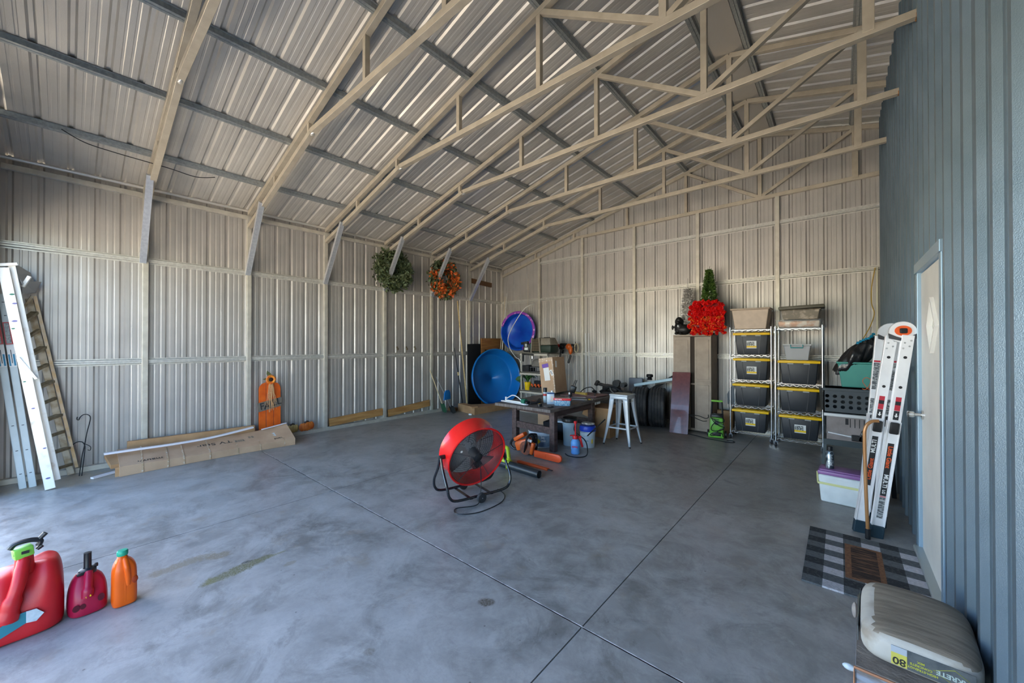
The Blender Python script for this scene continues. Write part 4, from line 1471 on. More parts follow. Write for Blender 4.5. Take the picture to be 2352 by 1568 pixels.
# pet carrier
t = thing('pet_carrier', 'tan and dark green pet carrier with wire door on top of shelf', 'pet carrier', (-5.195, 7.22, ZT + 0.003), 0)
b = MB(mat('carrier_green', (0.012, 0.03, 0.018), 0.5))
b.cbox((0.02, 0, 0.085), (0.50, 0.32, 0.17), bev=0.03, taper=(0.012, 0.012))
b.build('lower_shell', parent=t)
b = MB(mat('carrier_taupe', (0.27, 0.23, 0.18), 0.6, 0, (0.21, 0.18, 0.14), 30))
b.cbox((0.02, 0, 0.255), (0.53, 0.345, 0.17), bev=0.035, taper=(-0.055, -0.05))
b.build('upper_shell', parent=t)
b = MB(M_BLACKM)
b.bar((-0.02, 0, 0.345), (0.14, 0, 0.345), 0.02, 0.02)
b.build('carry_handle', parent=t)
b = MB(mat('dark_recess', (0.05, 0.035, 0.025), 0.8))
b.cbox((-0.13, -0.172, 0.17), (0.22, 0.012, 0.28))  # dark sheet behind the wires, its colour stands in for the shade inside
dr = b.build('door_shade_panel', parent=t, smooth=0)
for k in range(9):
    b = MB(mat('brass_wire', (0.40, 0.31, 0.18), 0.4, 0.7))
    b.cyl((-0.225 + k * 0.024, -0.182, 0.03), (-0.225 + k * 0.024, -0.182, 0.31), 0.0025, n=6)
    b.build('door_wire', parent=dr)
for k in range(5):
    b = MB(mat('brass_wire', (0, 0, 0)))
    b.cyl((-0.24, -0.182, 0.05 + k * 0.06), (-0.02, -0.182, 0.05 + k * 0.06), 0.0025, n=6)
    b.build('door_wire', parent=dr)
for sgn in (-1, 1):
    b = MB(mat('carrier_taupe', (0, 0, 0)))
    b.bar((-0.13 + sgn * 0.13, -0.178, 0.0), (-0.13 + sgn * 0.10, -0.178, 0.34), 0.03, 0.03)
    b.build('door_frame', parent=t, smooth=0)
# tools left of it
t = thing('power_tool', 'black power tool with white label at left end of shelf top', 'power tool', (-5.645, 7.20, ZT), 0.05)
b = MB(M_BLACK)
b.cbox((0, 0, 0.11), (0.19, 0.22, 0.20), (0, 0.05, 0), 0.02)
b.build('housing', parent=t)
b = MB(M_BLACK)
b.cbox((-0.12, 0, 0.225), (0.20, 0.08, 0.06), (0, -0.15, 0), 0.015)
b.build('head', parent=t)
b = MB(M_WHITEP)
b.cbox((0.0, -0.116, 0.085), (0.10, 0.006, 0.06))
b.build('label', parent=t, smooth=0)
b = MB(plain('grey_paper', (0.45, 0.47, 0.48), 0.6))
b.cbox((-0.01, -0.113, 0.17), (0.06, 0.006, 0.07))
b.build('gauge', parent=t, smooth=0)
t = thing('tool_case', 'small black and teal tool case between power tool and carrier', 'case', (-5.485, 7.16, ZT), 0)
b = MB(M_BLACK)
b.cbox((0, 0, 0.115), (0.085, 0.18, 0.23), bev=0.012)
b.build('case_body', parent=t)
b = MB(plain('teal_plastic', (0.02, 0.22, 0.26), 0.4))
b.cbox((0.0, -0.092, 0.12), (0.022, 0.012, 0.16), bev=0.004)
b.build('stripe', parent=t, smooth=0)
b = MB(M_BLACKM)
b.cbox((-5.53, 7.005, ZT - 0.045), (0.34, 0.03, 0.035), (0, 0.02, 0), 0.01)
b.cbox((-5.66, 6.995, ZT - 0.13), (0.03, 0.03, 0.17), bev=0.01)
tag(b.build('hanging_strap', smooth=30), 'black strap hanging over the front edge of the shelf top', 'strap')
# second shelf
ZS = UZ[2] + 0.0125
b = MB(mat('taupe_fabric', (0.20, 0.18, 0.155), 0.8))
b.sphere((-5.36, 7.22, ZS + 0.22), 0.10, 14, (1.9, 1.1, 0.9))
b.box(-5.52, -5.19, 7.12, 7.32, ZS + 0.12, ZS + 0.20, 0.03)
tag(b.build('camp_stove'), 'rounded taupe lidded pan on second shelf of cream unit', 'pan')
t = thing('metal_trap', 'wire and metal contraption under the pan on second shelf', 'rack', (-5.36, 7.22, ZS))
b = MB(M_DSTEEL)
for x in (-0.16, -0.08, 0.02, 0.12, 0.2):
    b.cyl((x, -0.12, 0), (x, -0.12, 0.118), 0.006, n=6)
    b.cyl((x, 0.10, 0), (x, 0.10, 0.118), 0.006, n=6)
b.box(-0.17, 0.21, -0.13, 0.11, 0.106, 0.118)
b.box(-0.17, 0.21, -0.13, 0.11, 0.0, 0.008)
b.build('rack_frame', parent=t, smooth=0)
b = MB(M_BLACKM)
b.box(-5.755, -5.56, 7.08, 7.34, ZS, ZS + 0.15, 0.01)
tag(b.build('black_case', smooth=30), 'dark low case at left end of second shelf', 'case')
b = MB(M_STEEL)
b.cyl((-5.48, 7.12, ZS + 0.31), (-5.48, 7.12, ZS + 0.355), 0.032, n=16)
b.cyl((-5.48, 7.12, ZS + 0.355), (-5.48, 7.12, ZS + 0.37), 0.036, n=16)
tag(b.build('small_jar'), 'small round metal jar with dark lid on top of the pan', 'jar')
# third shelf
ZS = UZ[1] + 0.0125
t = thing('potted_plant', 'leafy green plant in bright yellow pot on third shelf', 'plant', (-5.63, 7.13, ZS))
b = MB(M_YEL)
b.lathe([(0.062, 0), (0.066, 0.01), (0.078, 0.17), (0.082, 0.172), (0.082, 0.185), (0.072, 0.185), (0.066, 0.16), (0.001, 0.16)], 28)
b.build('pot', parent=t)
random.seed(21)
b = MB(mat('plant_leaf', (0.025, 0.085, 0.022), 0.5, 0, (0.04, 0.13, 0.035), 10))
for k in range(20):
    a = random.uniform(0, 2 * PI)
    L_ = random.uniform(0.16, 0.30)
    d = Vector((math.cos(a), math.sin(a) * 0.6, 0))
    e = Vector((-math.sin(a), math.cos(a), 0))
    base = Vector((0, 0, 0.17))
    p1 = base + d * L_ * 0.35 + Vector((0, 0, L_ * 0.55))
    p2 = base + d * L_ * 0.8 + Vector((0, 0, L_ * 0.75))
    p3 = base + d * L_ * 1.15 + Vector((0, 0, L_ * 0.55))
    w2 = 0.035
    b._add([base, p1 - e * w2 * 0.6, p1 + e * w2 * 0.6, p2 - e * w2, p2 + e * w2, p3], [(0, 1, 2), (1, 3, 4, 2), (3, 5, 4)])
for k in range(4):   # the big leaves that droop left past the post
    d = Vector((-1, -0.25 + 0.15 * k, 0)).normalized()
    e = Vector((0, 0.3, 1))
    c = Vector((-0.10, -0.05, 0.28 - 0.02 * k))
    p = [c, c + d * 0.07 + e * 0.05, c + d * 0.16 + e * 0.02 - Vector((0, 0, 0.03 * k)), c + d * 0.20 - e * 0.05, c + d * 0.10 - e * 0.06]
    b._add(p, [(0, 1, 2, 3, 4)])
b.build('leaves', parent=t, smooth=0, fix=False)
t = thing('tool_tray', 'dark tray of bright orange clamps beside the yellow pot', 'tray', (-5.33, 7.13, ZS))
b = MB(mat('dark_tray', (0.05, 0.045, 0.04), 0.6))
b.box(-0.19, 0.20, -0.08, 0.12, 0, 0.085, 0.006)
b.build('tray_body', parent=t, smooth=0)
for k in range(4):
    b = MB(M_ORANGE)
    x = -0.14 + k * 0.095
    b.cbox((x, -0.04, 0.135), (0.05, 0.04, 0.05), (0, 0.4, 0), 0.01)
    b.cbox((x + 0.025, -0.05, 0.11), (0.035, 0.035, 0.05), (0, -0.3, 0), 0.01)
    b.build('clamp', parent=t)
b = MB(M_BLACKM)
b.box(-5.50, -5.04, 7.20, 7.30, ZS + 0.09, ZS + 0.22, 0.01)
tag(b.build('black_box', smooth=30), 'black box behind the orange clamps on third shelf', 'box')
ZS = UZ[0] + 0.0125
b = MB(mat('grey_rag', (0.30, 0.28, 0.24), 0.9, 0, (0.10, 0.09, 0.08), 6))
b.sphere((-5.45, 7.2, ZS + 0.16), 0.15, 12, (1.7, 1.0, 1.0))
tag(b.build('rag_bundle'), 'grey-brown cloth bundle low on the cream shelf', 'bundle')

# two string trimmer power heads hung on the back wall
t = thing('string_trimmer', 'string trimmer engine with bright red cap hung on back wall girt', 'trimmer', (-5.16, 7.865, 1.53))
b = MB(M_BLACK)
b.sphere((0, 0, 0), 0.085, 12, (1.1, 0.8, 0.9))
b.cbox((0.06, 0, 0.05), (0.16, 0.10, 0.07), bev=0.02)
b.cbox((0.0, 0.085, 0.0), (0.03, 0.05, 0.05))
b.build('engine', parent=t)
b = MB(plain('vivid_red', (0.75, 0.02, 0.02), 0.35))
b.sphere((-0.06, -0.06, 0.02), 0.045, 12)
b.build('cap', parent=t)
b = MB(M_BLACK)
b.cyl((0, -0.02, -0.05), (-0.04, -0.03, -0.36), 0.014, n=8)
b.cyl((-0.01, -0.03, -0.17), (-0.03, -0.03, -0.30), 0.024, n=8)
b.cbox((0.05, -0.02, -0.12), (0.05, 0.04, 0.09), (0, 0.3, 0), 0.01)
b.build('shaft', parent=t)
b = MB(M_WHITE)
b.sphere((-0.05, -0.07, -0.03), 0.025, 8, (1.3, 0.6, 0.7))
b.build('primer_bulb', parent=t)
t = thing('string_trimmer', 'string trimmer engine with orange housing hung on back wall girt', 'trimmer', (-4.86, 7.865, 1.50))
b = MB(M_BLACK)
b.sphere((0, 0.0, 0.02), 0.09, 12, (1.1, 0.8, 0.9))
b.cyl((0.10, 0, 0.06), (0.10, 0, 0.15), 0.012, n=8)
b.cyl((-0.02, -0.03, -0.17), (-0.08, -0.04, -0.36), 0.026, n=8)
b.cbox((0.0, 0.085, 0.0), (0.03, 0.05, 0.05))
b.build('engine', parent=t)
b = MB(mat('trimmer_orange', (0.72, 0.13, 0.015), 0.35))
b.sphere((-0.06, -0.05, 0.03), 0.085, 14, (1.0, 0.7, 0.9))
b.sphere((0.0, -0.07, -0.05), 0.075, 14, (0.75, 0.6, 1.4))
b.build('housing', parent=t)
b = MB(mat('tan_string_spool', (0.45, 0.38, 0.25), 0.6))
b.tube([(0.13 + 0.05 * math.cos(a * PI / 10), -0.02, 0.0 + 0.10 * math.sin(a * PI / 10)) for a in range(20)], 0.016, 8, closed=True)
b.build('pull_ring', parent=t)

# two white rods leaning on the back wall
for k, (xt, xb) in enumerate(((-4.515, -4.36), (-4.44, -4.27))):
    b = MB(M_WHITE)
    b.cyl((xt, 7.90, 1.85), (xb, 7.70, 0.0), 0.007, n=8)
    tag(b.build('white_rod'), 'thin white rod leaning on back wall, %s of the pair' % ('left one' if k == 0 else 'right one'), 'rod', 'white rods on the back wall')

# ================================================================ work table
M_TABLE = mat('weathered_dark_wood', (0.115, 0.072, 0.064), 0.6, 0, (0.055, 0.034, 0.030), 3, 8, 0.25, 40, stretch=(9, 1, 9))
M_TABLET = mat('weathered_table_top', (0.20, 0.17, 0.155), 0.6, 0, (0.10, 0.08, 0.07), 3, 8, 0.25, 40, stretch=(9, 1, 1))
TZ = 0.66
t = thing('work_table', 'dark weathered wooden work table covered with tools and cans', 'table', (-3.66, 5.50, 0))
for k in range(7):
    b = MB(M_TABLET)
    x0 = -0.54 + k * 0.154
    b.box(x0 + 0.0012, x0 + 0.1528, -1.03, 1.03, TZ - 0.045, TZ, 0.003)
    b.build('top_plank', parent=t, smooth=0)
for (x, y, nm) in ((0.42, -0.78, 0), (-0.38, -0.70, 0), (0.47, 0.27, 0), (-0.38, 0.35, 0)):
    b = MB(M_TABLE)
    b.cbox((x, y, (TZ - 0.045) / 2), (0.088, 0.088, TZ - 0.0455), bev=0.004)
    b.build('leg', parent=t, smooth=30)
for p0, p1 in (((0.42, -0.78, TZ - 0.10), (0.47, 0.27, TZ - 0.10)), ((-0.38, -0.70, TZ - 0.10), (-0.38, 0.35, TZ - 0.10)), ((0.42, -0.78, TZ - 0.085), (-0.38, -0.70, TZ - 0.085)), ((0.47, 0.27, TZ - 0.10), (-0.38, 0.35, TZ - 0.10))):
    b = MB(M_TABLE)
    b.bar(p0, p1, 0.035, 0.10, (0, 0, 1))
    b.build('apron', parent=t, smooth=0)
b = MB(M_TABLE)
b.bar((0.42, -0.79, 0.30), (-0.38, -0.71, 0.30), 0.035, 0.10, (0, 0, 1))
b.build('stretcher', parent=t, smooth=0)
b = MB(M_TABLE)
b.bar((0.47, 0.27, 0.28), (-0.38, 0.35, 0.28), 0.035, 0.10, (0, 0, 1))
b.build('stretcher', parent=t, smooth=0)

# oscillating sprinkler
t = thing('sprinkler', 'white oscillating lawn sprinkler with green end on near left table corner', 'sprinkler', (-3.93, 4.64, TZ), math.radians(-6))
b = MB(M_WHITE)
b.prism([(-0.29, -0.03), (0.26, -0.045), (0.30, 0.0), (0.26, 0.05), (-0.27, 0.06)], 0, 0.018, bev=0.004)
b.box(-0.22, 0.2, 0.0, 0.02, 0.018, 0.032)
b.build('sled_base', parent=t, smooth=30)
b = MB(M_WHITE)
b.tube(smooth_path([(-0.20, 0.02, 0.05), (-0.16, 0.02, 0.075), (-0.06, 0.02, 0.115), (0.04, 0.02, 0.10), (0.12, 0.02, 0.06), (0.17, 0.02, 0.035)], 5), 0.008, 8)
b.build('spray_tube', parent=t)
b = MB(M_WHITE)
b.cyl((-0.225, 0.02, 0.018), (-0.225, 0.02, 0.075), 0.013, n=10)
b.build('end_post', parent=t)
b = MB(plain('sprinkler_green', (0.02, 0.15, 0.09), 0.35))
b.cyl((0.16, 0.02, 0.045), (0.235, 0.02, 0.045), 0.042, n=18)
b.build('motor', parent=t)
b = MB(M_BLACK)
b.cyl((0.236, 0.02, 0.04), (0.30, 0.02, 0.036), 0.024, n=12)
b.sphere((0.275, 0.0, 0.03), 0.028, 8)
b.build('hose_fitting', parent=t)
b = MB(M_BLACKM)
b.tube(smooth_path([(-3.60, 4.62, TZ + 0.03), (-3.55, 4.74, TZ + 0.03), (-3.62, 4.86, TZ + 0.03), (-3.72, 5.02, TZ + 0.03)], 5), [0.018] * 5 + [0.026] * 11, 8)
tag(b.build('spray_wand'), 'dark hose nozzle lying behind the sprinkler', 'nozzle')
b = MB(mat('rusty_chain_pile', (0.26, 0.13, 0.08), 0.6, 0.3, (0.10, 0.07, 0.06), 30))
for k in range(7):
    b.tube([(-3.86 + 0.03 * k + 0.02 * math.cos(a * PI / 4), 5.0 + 0.03 * math.sin(k * 2) + 0.02 * math.sin(a * PI / 4), TZ + 0.008) for a in range(8)], 0.005, 6, closed=True)
tag(b.build('loose_chain'), 'small rusty chain lying on the table behind the sprinkler', 'chain')
b = MB(M_YEL)
b.cyl((-3.625, 5.02, TZ), (-3.625, 5.02, TZ + 0.05), 0.022, n=12)
tag(b.build('yellow_stopper'), 'small yellow bottle cap beside the spray can', 'cap')

t = thing('spray_can', 'tall spray paint can with dark cap standing on the table', 'spray can', (-3.585, 4.99, TZ))
b = MB(mat('can_paper', (0.42, 0.56, 0.62), 0.35, 0, (0.65, 0.70, 0.72), 10))
b.lathe([(0.031, 0), (0.033, 0.004), (0.033, 0.165), (0.026, 0.178), (0.001, 0.178)], 24)
cn = b.build('can_body', parent=t)
b = MB(M_BLACK)
b.lathe([(0.0305, 0.168), (0.0305, 0.232), (0.027, 0.238), (0.001, 0.238)], 24)
b.build('cap', parent=t)
b = MB(M_LRED)
b.lathe([(0.0336, 0.11), (0.0336, 0.145)], 24)
b.build('red_band', parent=cn)
t = thing('solvent_can', 'rectangular white and blue solvent can standing on the table', 'can', (-3.44, 4.93, TZ), math.radians(38))
b = MB(mat('solvent_tin', (0.62, 0.72, 0.80), 0.3, 0.1, (0.48, 0.60, 0.72), 8, lo=0.42, hi=0.6))
b.cbox((0, 0, 0.0925), (0.112, 0.07, 0.185), bev=0.004)
cn = b.build('can_body', parent=t, smooth=30)
b = MB(plain('tin_blue', (0.03, 0.09, 0.24), 0.3, metal=0.2))
b.cbox((0.057, 0, 0.09), (0.003, 0.066, 0.17))
b.build('blue_side', parent=cn, smooth=0)
b = MB(plain('tin_blue', (0, 0, 0)))
b.cbox((0, -0.036, 0.17), (0.108, 0.002, 0.022))
b.build('blue_band', parent=cn, smooth=0)
b = MB(plain('pale_peach_print', (0.70, 0.60, 0.52), 0.5))
b.cbox((0.02, -0.0365, 0.085), (0.035, 0.002, 0.08))
b.build('label_print', parent=cn, smooth=0)
b = MB(M_WHITE)
b.cyl((0.025, 0, 0.185), (0.025, 0, 0.208), 0.018, n=14)
b.build('screw_cap', parent=t)
b = MB(M_STEEL)
b.tube(smooth_path([(-0.045, 0, 0.186), (-0.03, 0, 0.200), (-0.01, 0, 0.188)], 3), 0.003, 6)
b.build('handle', parent=t)
t = thing('screw_tub', 'clear tub of blue screws with red lid on the table', 'tub', (-3.22, 4.94, TZ), math.radians(25))
b = MB(mat('blue_screws_clear', (0.30, 0.44, 0.55), 0.25, 0, (0.10, 0.26, 0.42), 55, 2, 0.4, 90, lo=0.45, hi=0.55))
b.cbox((0, 0, 0.042), (0.235, 0.14, 0.084), bev=0.008, taper=(0.008, 0.006))
b.build('tub_body', parent=t, smooth=30)
b = MB(plain('lid_red', (0.62, 0.02, 0.03), 0.35))
b.cbox((0, 0, 0.100), (0.265, 0.165, 0.034), bev=0.006)
ld = b.build('lid', parent=t, smooth=30)
b = MB(mat('clear_lid_top', (0.36, 0.28, 0.24), 0.2))
b.cbox((0, 0, 0.1175), (0.235, 0.135, 0.003))
b.build('lid_window', parent=ld, smooth=0)
b = MB(M_WHITEP)
for k in range(5):
    b.cbox((-0.10 + 0.022 * k, -0.0835, 0.10), (0.013, 0.002, 0.014 + 0.004 * (k % 2)), (0, 0.3, 0))
b.build('printed_letters', parent=ld, smooth=0)
t = thing('glue_bottle', 'slim dark bottle with white tip standing behind the red lid tub', 'bottle', (-3.22, 5.13, TZ))
b = MB(M_BLACK)
b.lathe([(0.017, 0), (0.017, 0.13), (0.010, 0.15), (0.001, 0.15)], 16)
b.build('bottle_body', parent=t)
b = MB(M_WHITE)
b.lathe([(0.013, 0.15), (0.012, 0.17), (0.006, 0.182), (0.001, 0.183)], 14)
b.build('tip', parent=t)
# tape measure and scissors
t = thing('tape_measure', 'round dark tape measure lying on near table edge', 'tape measure', (-3.43, 4.63, TZ))
b = MB(M_BLACK)
b.cyl((0, 0, 0), (0, 0, 0.042), 0.036, n=20)
b.build('case', parent=t)
b = MB(M_YEL)
b.cyl((0, 0, 0.042), (0, 0, 0.044), 0.015, n=16)
b.build('badge', parent=t)
t = thing('scissors', 'black handled scissors lying open on near table edge', 'scissors', (-3.31, 4.66, TZ))
for k in range(2):
    b = MB(M_BLACK)
    b.tube([(0.06 + 0.030 * math.cos(a * PI / 8), (0.028 if k else -0.025) + 0.022 * math.sin(a * PI / 8), 0.008) for a in range(16)], 0.007, 6, closed=True)
    b.build('finger_loop', parent=t)
    b = MB(M_DSTEEL)
    b.bar((0.03, 0.01 if k else -0.01, 0.008), (-0.06, -0.012 if k else 0.014, 0.008), 0.014, 0.004)
    b.build('blade', parent=t, smooth=0)

# pliers and wrench
for k, (p0, p1, lab) in enumerate([((-3.62, 5.62, TZ + 0.014), (-3.34, 5.80, TZ + 0.014), 'long steel pliers lying beyond the red lid tub'),
                                   ((-3.52, 5.50, TZ + 0.012), (-3.20, 5.60, TZ + 0.012), 'chrome wrench lying nearest to the table side edge')]):
    b = MB(M_STEEL)
    b.bar(p0, p1, 0.035 if k == 0 else 0.022, 0.014)
    b.sphere(p1, 0.024, 10, (1.3, 1, 0.5))
    tag(b.build('hand_tool'), lab, 'hand tool')
t = thing('drill_bit_tag', 'small yellow and chrome fitting near the table side edge', 'fitting', (-3.20, 5.72, TZ))
b = MB(M_YEL)
b.cbox((0, 0, 0.008), (0.04, 0.02, 0.016), (0, 0, 0.5), 0.003)
b.build('yellow_piece', parent=t, smooth=0)
b = MB(M_STEEL)
b.cyl((0.03, 0.0, 0.01), (0.07, -0.02, 0.01), 0.010, n=10)
b.build('nozzle', parent=t)

# pinkish boards on the far end
for k, (cx, cy, w2, d2, rz_) in enumerate([(-3.56, 6.14, 0.66, 0.50, 0.06), (-3.42, 6.22, 0.46, 0.42, -0.10)]):
    b = MB(mat('pink_brown_board', (0.30, 0.16, 0.15), 0.7, 0, (0.20, 0.11, 0.10), 6))
    b.cbox((cx, cy, TZ + 0.006 + 0.0125 * k), (w2, d2, 0.012), (0, 0, rz_))
    tag(b.build('particle_board', smooth=0), 'thin pinkish brown panel at far end of table, %s' % ('lower one' if k == 0 else 'upper one'), 'panel', 'thin panels on the table')
ZP = TZ + 0.0252
t = thing('utility_knife', 'yellow handled tool lying on the pinkish panels', 'hand tool', (-3.55, 6.06, ZP), math.radians(10))
b = MB(mat('mustard_grip', (0.62, 0.42, 0.10), 0.5))
b.cyl((-0.12, 0.02, 0.024), (0.13, -0.10, 0.024), 0.022, 0.024, 12)
b.build('grip', parent=t)
b = MB(M_BLACK)
b.cyl((-0.13, 0.025, 0.024), (-0.20, 0.06, 0.03), 0.018, n=10)
b.build('neck', parent=t)
t = thing('power_plug', 'black power plug with two prongs standing up behind table items', 'plug', (-3.60, 5.86, TZ))
b = MB(M_BLACK)
b.cbox((0, 0, 0.14), (0.10, 0.08, 0.11), (0, 0.3, 0.3), 0.015)
b.cyl((-0.05, 0, 0), (-0.02, 0, 0.12), 0.012, n=8)
b.build('housing', parent=t)
for k in range(2):
    b = MB(M_BLACKM)
    b.bar((0.0 + 0.03 * k, 0, 0.19), (0.045 + 0.035 * k, 0, 0.30), 0.006, 0.012)
    b.build('prong', parent=t, smooth=0)
b = MB(M_BLACK)
b.tube(smooth_path([(-3.66, 6.20, ZP + 0.012), (-3.66, 6.36, ZP + 0.07), (-3.56, 6.42, ZP + 0.10), (-3.48, 6.40, ZP + 0.06), (-3.40, 6.36, ZP + 0.02), (-3.36, 6.2, ZP + 0.012), (-3.25, 6.0, ZP + 0.012)], 6), 0.009, 8)
b.sphere((-3.46, 6.38, ZP + 0.03), 0.035, 8, (1.6, 1, 0.8))
tag(b.build('cable_loop'), 'black cable looping over the far end of the table', 'cable')

# tall taped cardboard box
t = thing('cardboard_box', 'tall tilted taped cardboard box with purple and white labels on table', 'box', (-3.975, 5.86, TZ + 0.037), 0, rot=(0, math.radians(-6.5), 0))
b = MB(M_CARD2)
b.box(-0.315, 0.0, 0, 0.40, 0.0, 0.66, 0.004)
bx = b.build('box_body', parent=t, smooth=0)
b = MB(mat('glossy_tape', (0.55, 0.40, 0.28), 0.15, 0, (0.80, 0.72, 0.64), 26, 4, lo=0.52, hi=0.62))
b.box(-0.316, 0.001, -0.002, 0, 0.59, 0.661)
b.build('tape_top', parent=t, smooth=0)
b = MB(mat('glossy_tape', (0, 0, 0)))
b.box(-0.025, 0.002, -0.0025, 0.02, 0.0, 0.6)
b.build('tape_edge', parent=t, smooth=0)
b = MB(plain('purple_label', (0.17, 0.09, 0.42), 0.5))
b.cbox((-0.175, -0.003, 0.515), (0.145, 0.002, 0.07), (0, -0.12, 0))
b.build('purple_label', parent=t, smooth=0)
b = MB(M_WHITEP)
b.cbox((-0.155, -0.004, 0.355), (0.125, 0.002, 0.24), (0, -0.05, 0))
b.build('shipping_label', parent=t, smooth=0)
b = MB(M_WHITEP)
b.cbox((-0.045, -0.004, 0.375), (0.055, 0.002, 0.11), (0, -0.45, 0))
lb = b.build('barcode_label', parent=t, smooth=0)
b = MB(mat('barcode_dark', (0.08, 0.08, 0.1), 0.7, 0, (0.6, 0.6, 0.6), 120, 1, stretch=(1, 1, 0.05)))
b.cbox((-0.045, -0.0055, 0.375), (0.03, 0.001, 0.07), (0, -0.45, 0))
b.build('barcode', parent=lb, smooth=0)
b = MB(M_WHITEP)
b.cbox((0.002, 0.10, 0.53), (0.002, 0.05, 0.12), (-0.1, 0, 0))
b.build('side_label', parent=t, smooth=0)

# ---------------------------------------------------------------- under and around the table
def bucket(t, r, h, m, lid=None, lidh=0.03, ribs=True):
    b = MB(m)
    b.lathe([(r * 0.88, 0), (r * 0.90, 0.005), (r * 0.985, h * 0.80), (r * 1.03, h * 0.80), (r * 1.03, h * 0.83), (r * 0.99, h * 0.84), (r, h * 0.93), (r * 1.05, h * 0.935), (r * 1.05, h), (r * 0.98, h), (r * 0.95, h * 0.97), (0.001, h * 0.97)], 40)
    o = b.build('bucket_body', parent=t)
    if lid:
        b = MB(lid)
        b.lathe([(r * 1.06, h - 0.035), (r * 1.07, h - 0.03), (r * 1.07, h + lidh * 0.4), (r * 0.98, h + lidh), (0.001, h + lidh)], 40)
        b.build('lid', parent=t)
    return o
def patch(b, r, a0, a1, z0, z1, m_off=0.002, n=12, rt=None):
    """curved label on a round wall, rt = radius at the top"""
    rt = r if rt is None else rt
    def f(u, v):
        a = math.radians(a0 + (a1 - a0) * u)
        q = r + (rt - r) * v + m_off
        return (q * math.cos(a), q * math.sin(a), z0 + (z1 - z0) * v)
    b.grid(f, n, 3)
M_BUCKW = mat('bucket_white', (0.62, 0.68, 0.72), 0.4, 0, (0.54, 0.60, 0.64), 5)
t = thing('bucket', 'wide white tub with yellow diamond warning label under table', 'bucket', (-3.585, 4.90, 0), math.radians(-62))
bk = bucket(t, 0.205, 0.243, M_BUCKW)
RB0, RB1 = 0.183, 0.202
b = MB(mat('blue_grey_label', (0.30, 0.42, 0.52), 0.4, 0, (0.10, 0.14, 0.24), 9, 5))
patch(b, RB0 + 0.003, -14, 46, 0.02, 0.185, 0.002, 16, RB1)
lb = b.build('front_label', parent=t)
b = MB(mat('warn_yellow', (0.62, 0.48, 0.02), 0.45))
def dmd(u, v):
    uu, vv = u * 2 - 1, v * 2 - 1
    s_, w2 = (uu + vv) / 2, (vv - uu) / 2
    a = math.radians(-16 + s_ * 19)
    return ((0.202) * math.cos(a), 0.202 * math.sin(a), 0.105 + w2 * 0.06)
b.grid(dmd, 8, 8)
dm = b.build('warning_diamond', parent=t)
b = MB(M_INK)
b.T = TM((0.204 * math.cos(math.radians(-16)), 0.204 * math.sin(math.radians(-16)), 0.106), (math.sin(math.radians(16)), math.cos(math.radians(16)), 0), (0, 0, 1))
b.prism([(-0.010, 0.0), (0.010, 0.0), (0.014, 0.012), (0.006, 0.024), (0.0, 0.040), (-0.004, 0.022), (-0.014, 0.014)], 0, 0.001)
b.prism([(-0.022, -0.014), (0.022, -0.014), (0.022, -0.006), (-0.022, -0.006)], 0, 0.001)
b.build('flame_symbol', parent=dm, smooth=0)
for txt, aa, zz_, sz in (('bq', 12, 0.165, 0.05), ('mo', 15, 0.118, 0.05)):
    a = math.radians(aa)
    text_obj('lettering', txt, sz, M_WHITEP, lb, TM((0.208 * math.cos(a), 0.208 * math.sin(a), zz_), (-math.sin(a), math.cos(a), 0), (0, 0, 1)), bold=0.002)

t = thing('bucket', 'pale blue-grey tall pail with black lid behind near table leg', 'bucket', (-3.262, 5.212, 0))
bucket(t, 0.115, 0.40, mat('pail_bluegrey', (0.36, 0.46, 0.52), 0.4), M_BLACK)
t = thing('bucket', 'white bucket with bright blue lid at far table leg', 'bucket', (-2.995, 5.30, 0), math.radians(-60))
bucket(t, 0.118, 0.285, M_BUCKW, plain('lid_blue', (0.012, 0.05, 0.45), 0.35), 0.045)
b = MB(plain('print_teal', (0.05, 0.30, 0.42), 0.5))
patch(b, 0.111, -32, 12, 0.165, 0.182, 0.002, 10, 0.112)
b.build('print_line', parent=t)
b = MB(plain('print_teal', (0, 0, 0)))
patch(b, 0.109, -30, 6, 0.105, 0.115, 0.002, 10, 0.110)
b.build('print_line', parent=t)
b = MB(M_YEL)
patch(b, 0.108, 30, 42, 0.07, 0.14, 0.002, 6, 0.110)
b.build('side_print', parent=t)
b = MB(M_STEEL)
b.tube(arc((0, 0, 0.24), 0.128, 0, -180, 14, 'xy')[:], 0.003, 6)
b.build('bail_handle', parent=t)
b = MB(mat('shiny_plastic_wrap', (0.34, 0.33, 0.30), 0.15, 0, (0.75, 0.75, 0.72), 22, 3, lo=0.55, hi=0.6))
b.sphere((-3.0, 5.32, 0.355), 0.085, 12, (1.3, 1.1, 0.28))
tag(b.build('plastic_wrap'), 'crumpled clear plastic lying on the blue lid', 'plastic wrap')

t = thing('pump_sprayer', 'hand pump sprayer with blue bottle and red handle on floor', 'sprayer', (-2.93, 4.83, 0), math.radians(-50))
b = MB(mat('sprayer_blue', (0.14, 0.36, 0.72), 0.35, 0, (0.10, 0.30, 0.68), 4))
b.lathe([(0.052, 0), (0.062, 0.008), (0.066, 0.03), (0.060, 0.05), (0.066, 0.075), (0.068, 0.15), (0.062, 0.185), (0.040, 0.215), (0.036, 0.225)], 28)
b.build('bottle', parent=t)
b = MB(M_RED)
b.lathe([(0.040, 0.218), (0.042, 0.255), (0.034, 0.268), (0.001, 0.268)], 20)
b.cbox((0.0, 0.045, 0.235), (0.024, 0.09, 0.03), (0.4, 0, 0), 0.006)
b.cbox((0.0, 0.085, 0.165), (0.024, 0.03, 0.14), (0.25, 0, 0), 0.008)
b.cbox((0.0, -0.045, 0.265), (0.02, 0.07, 0.018), bev=0.006)
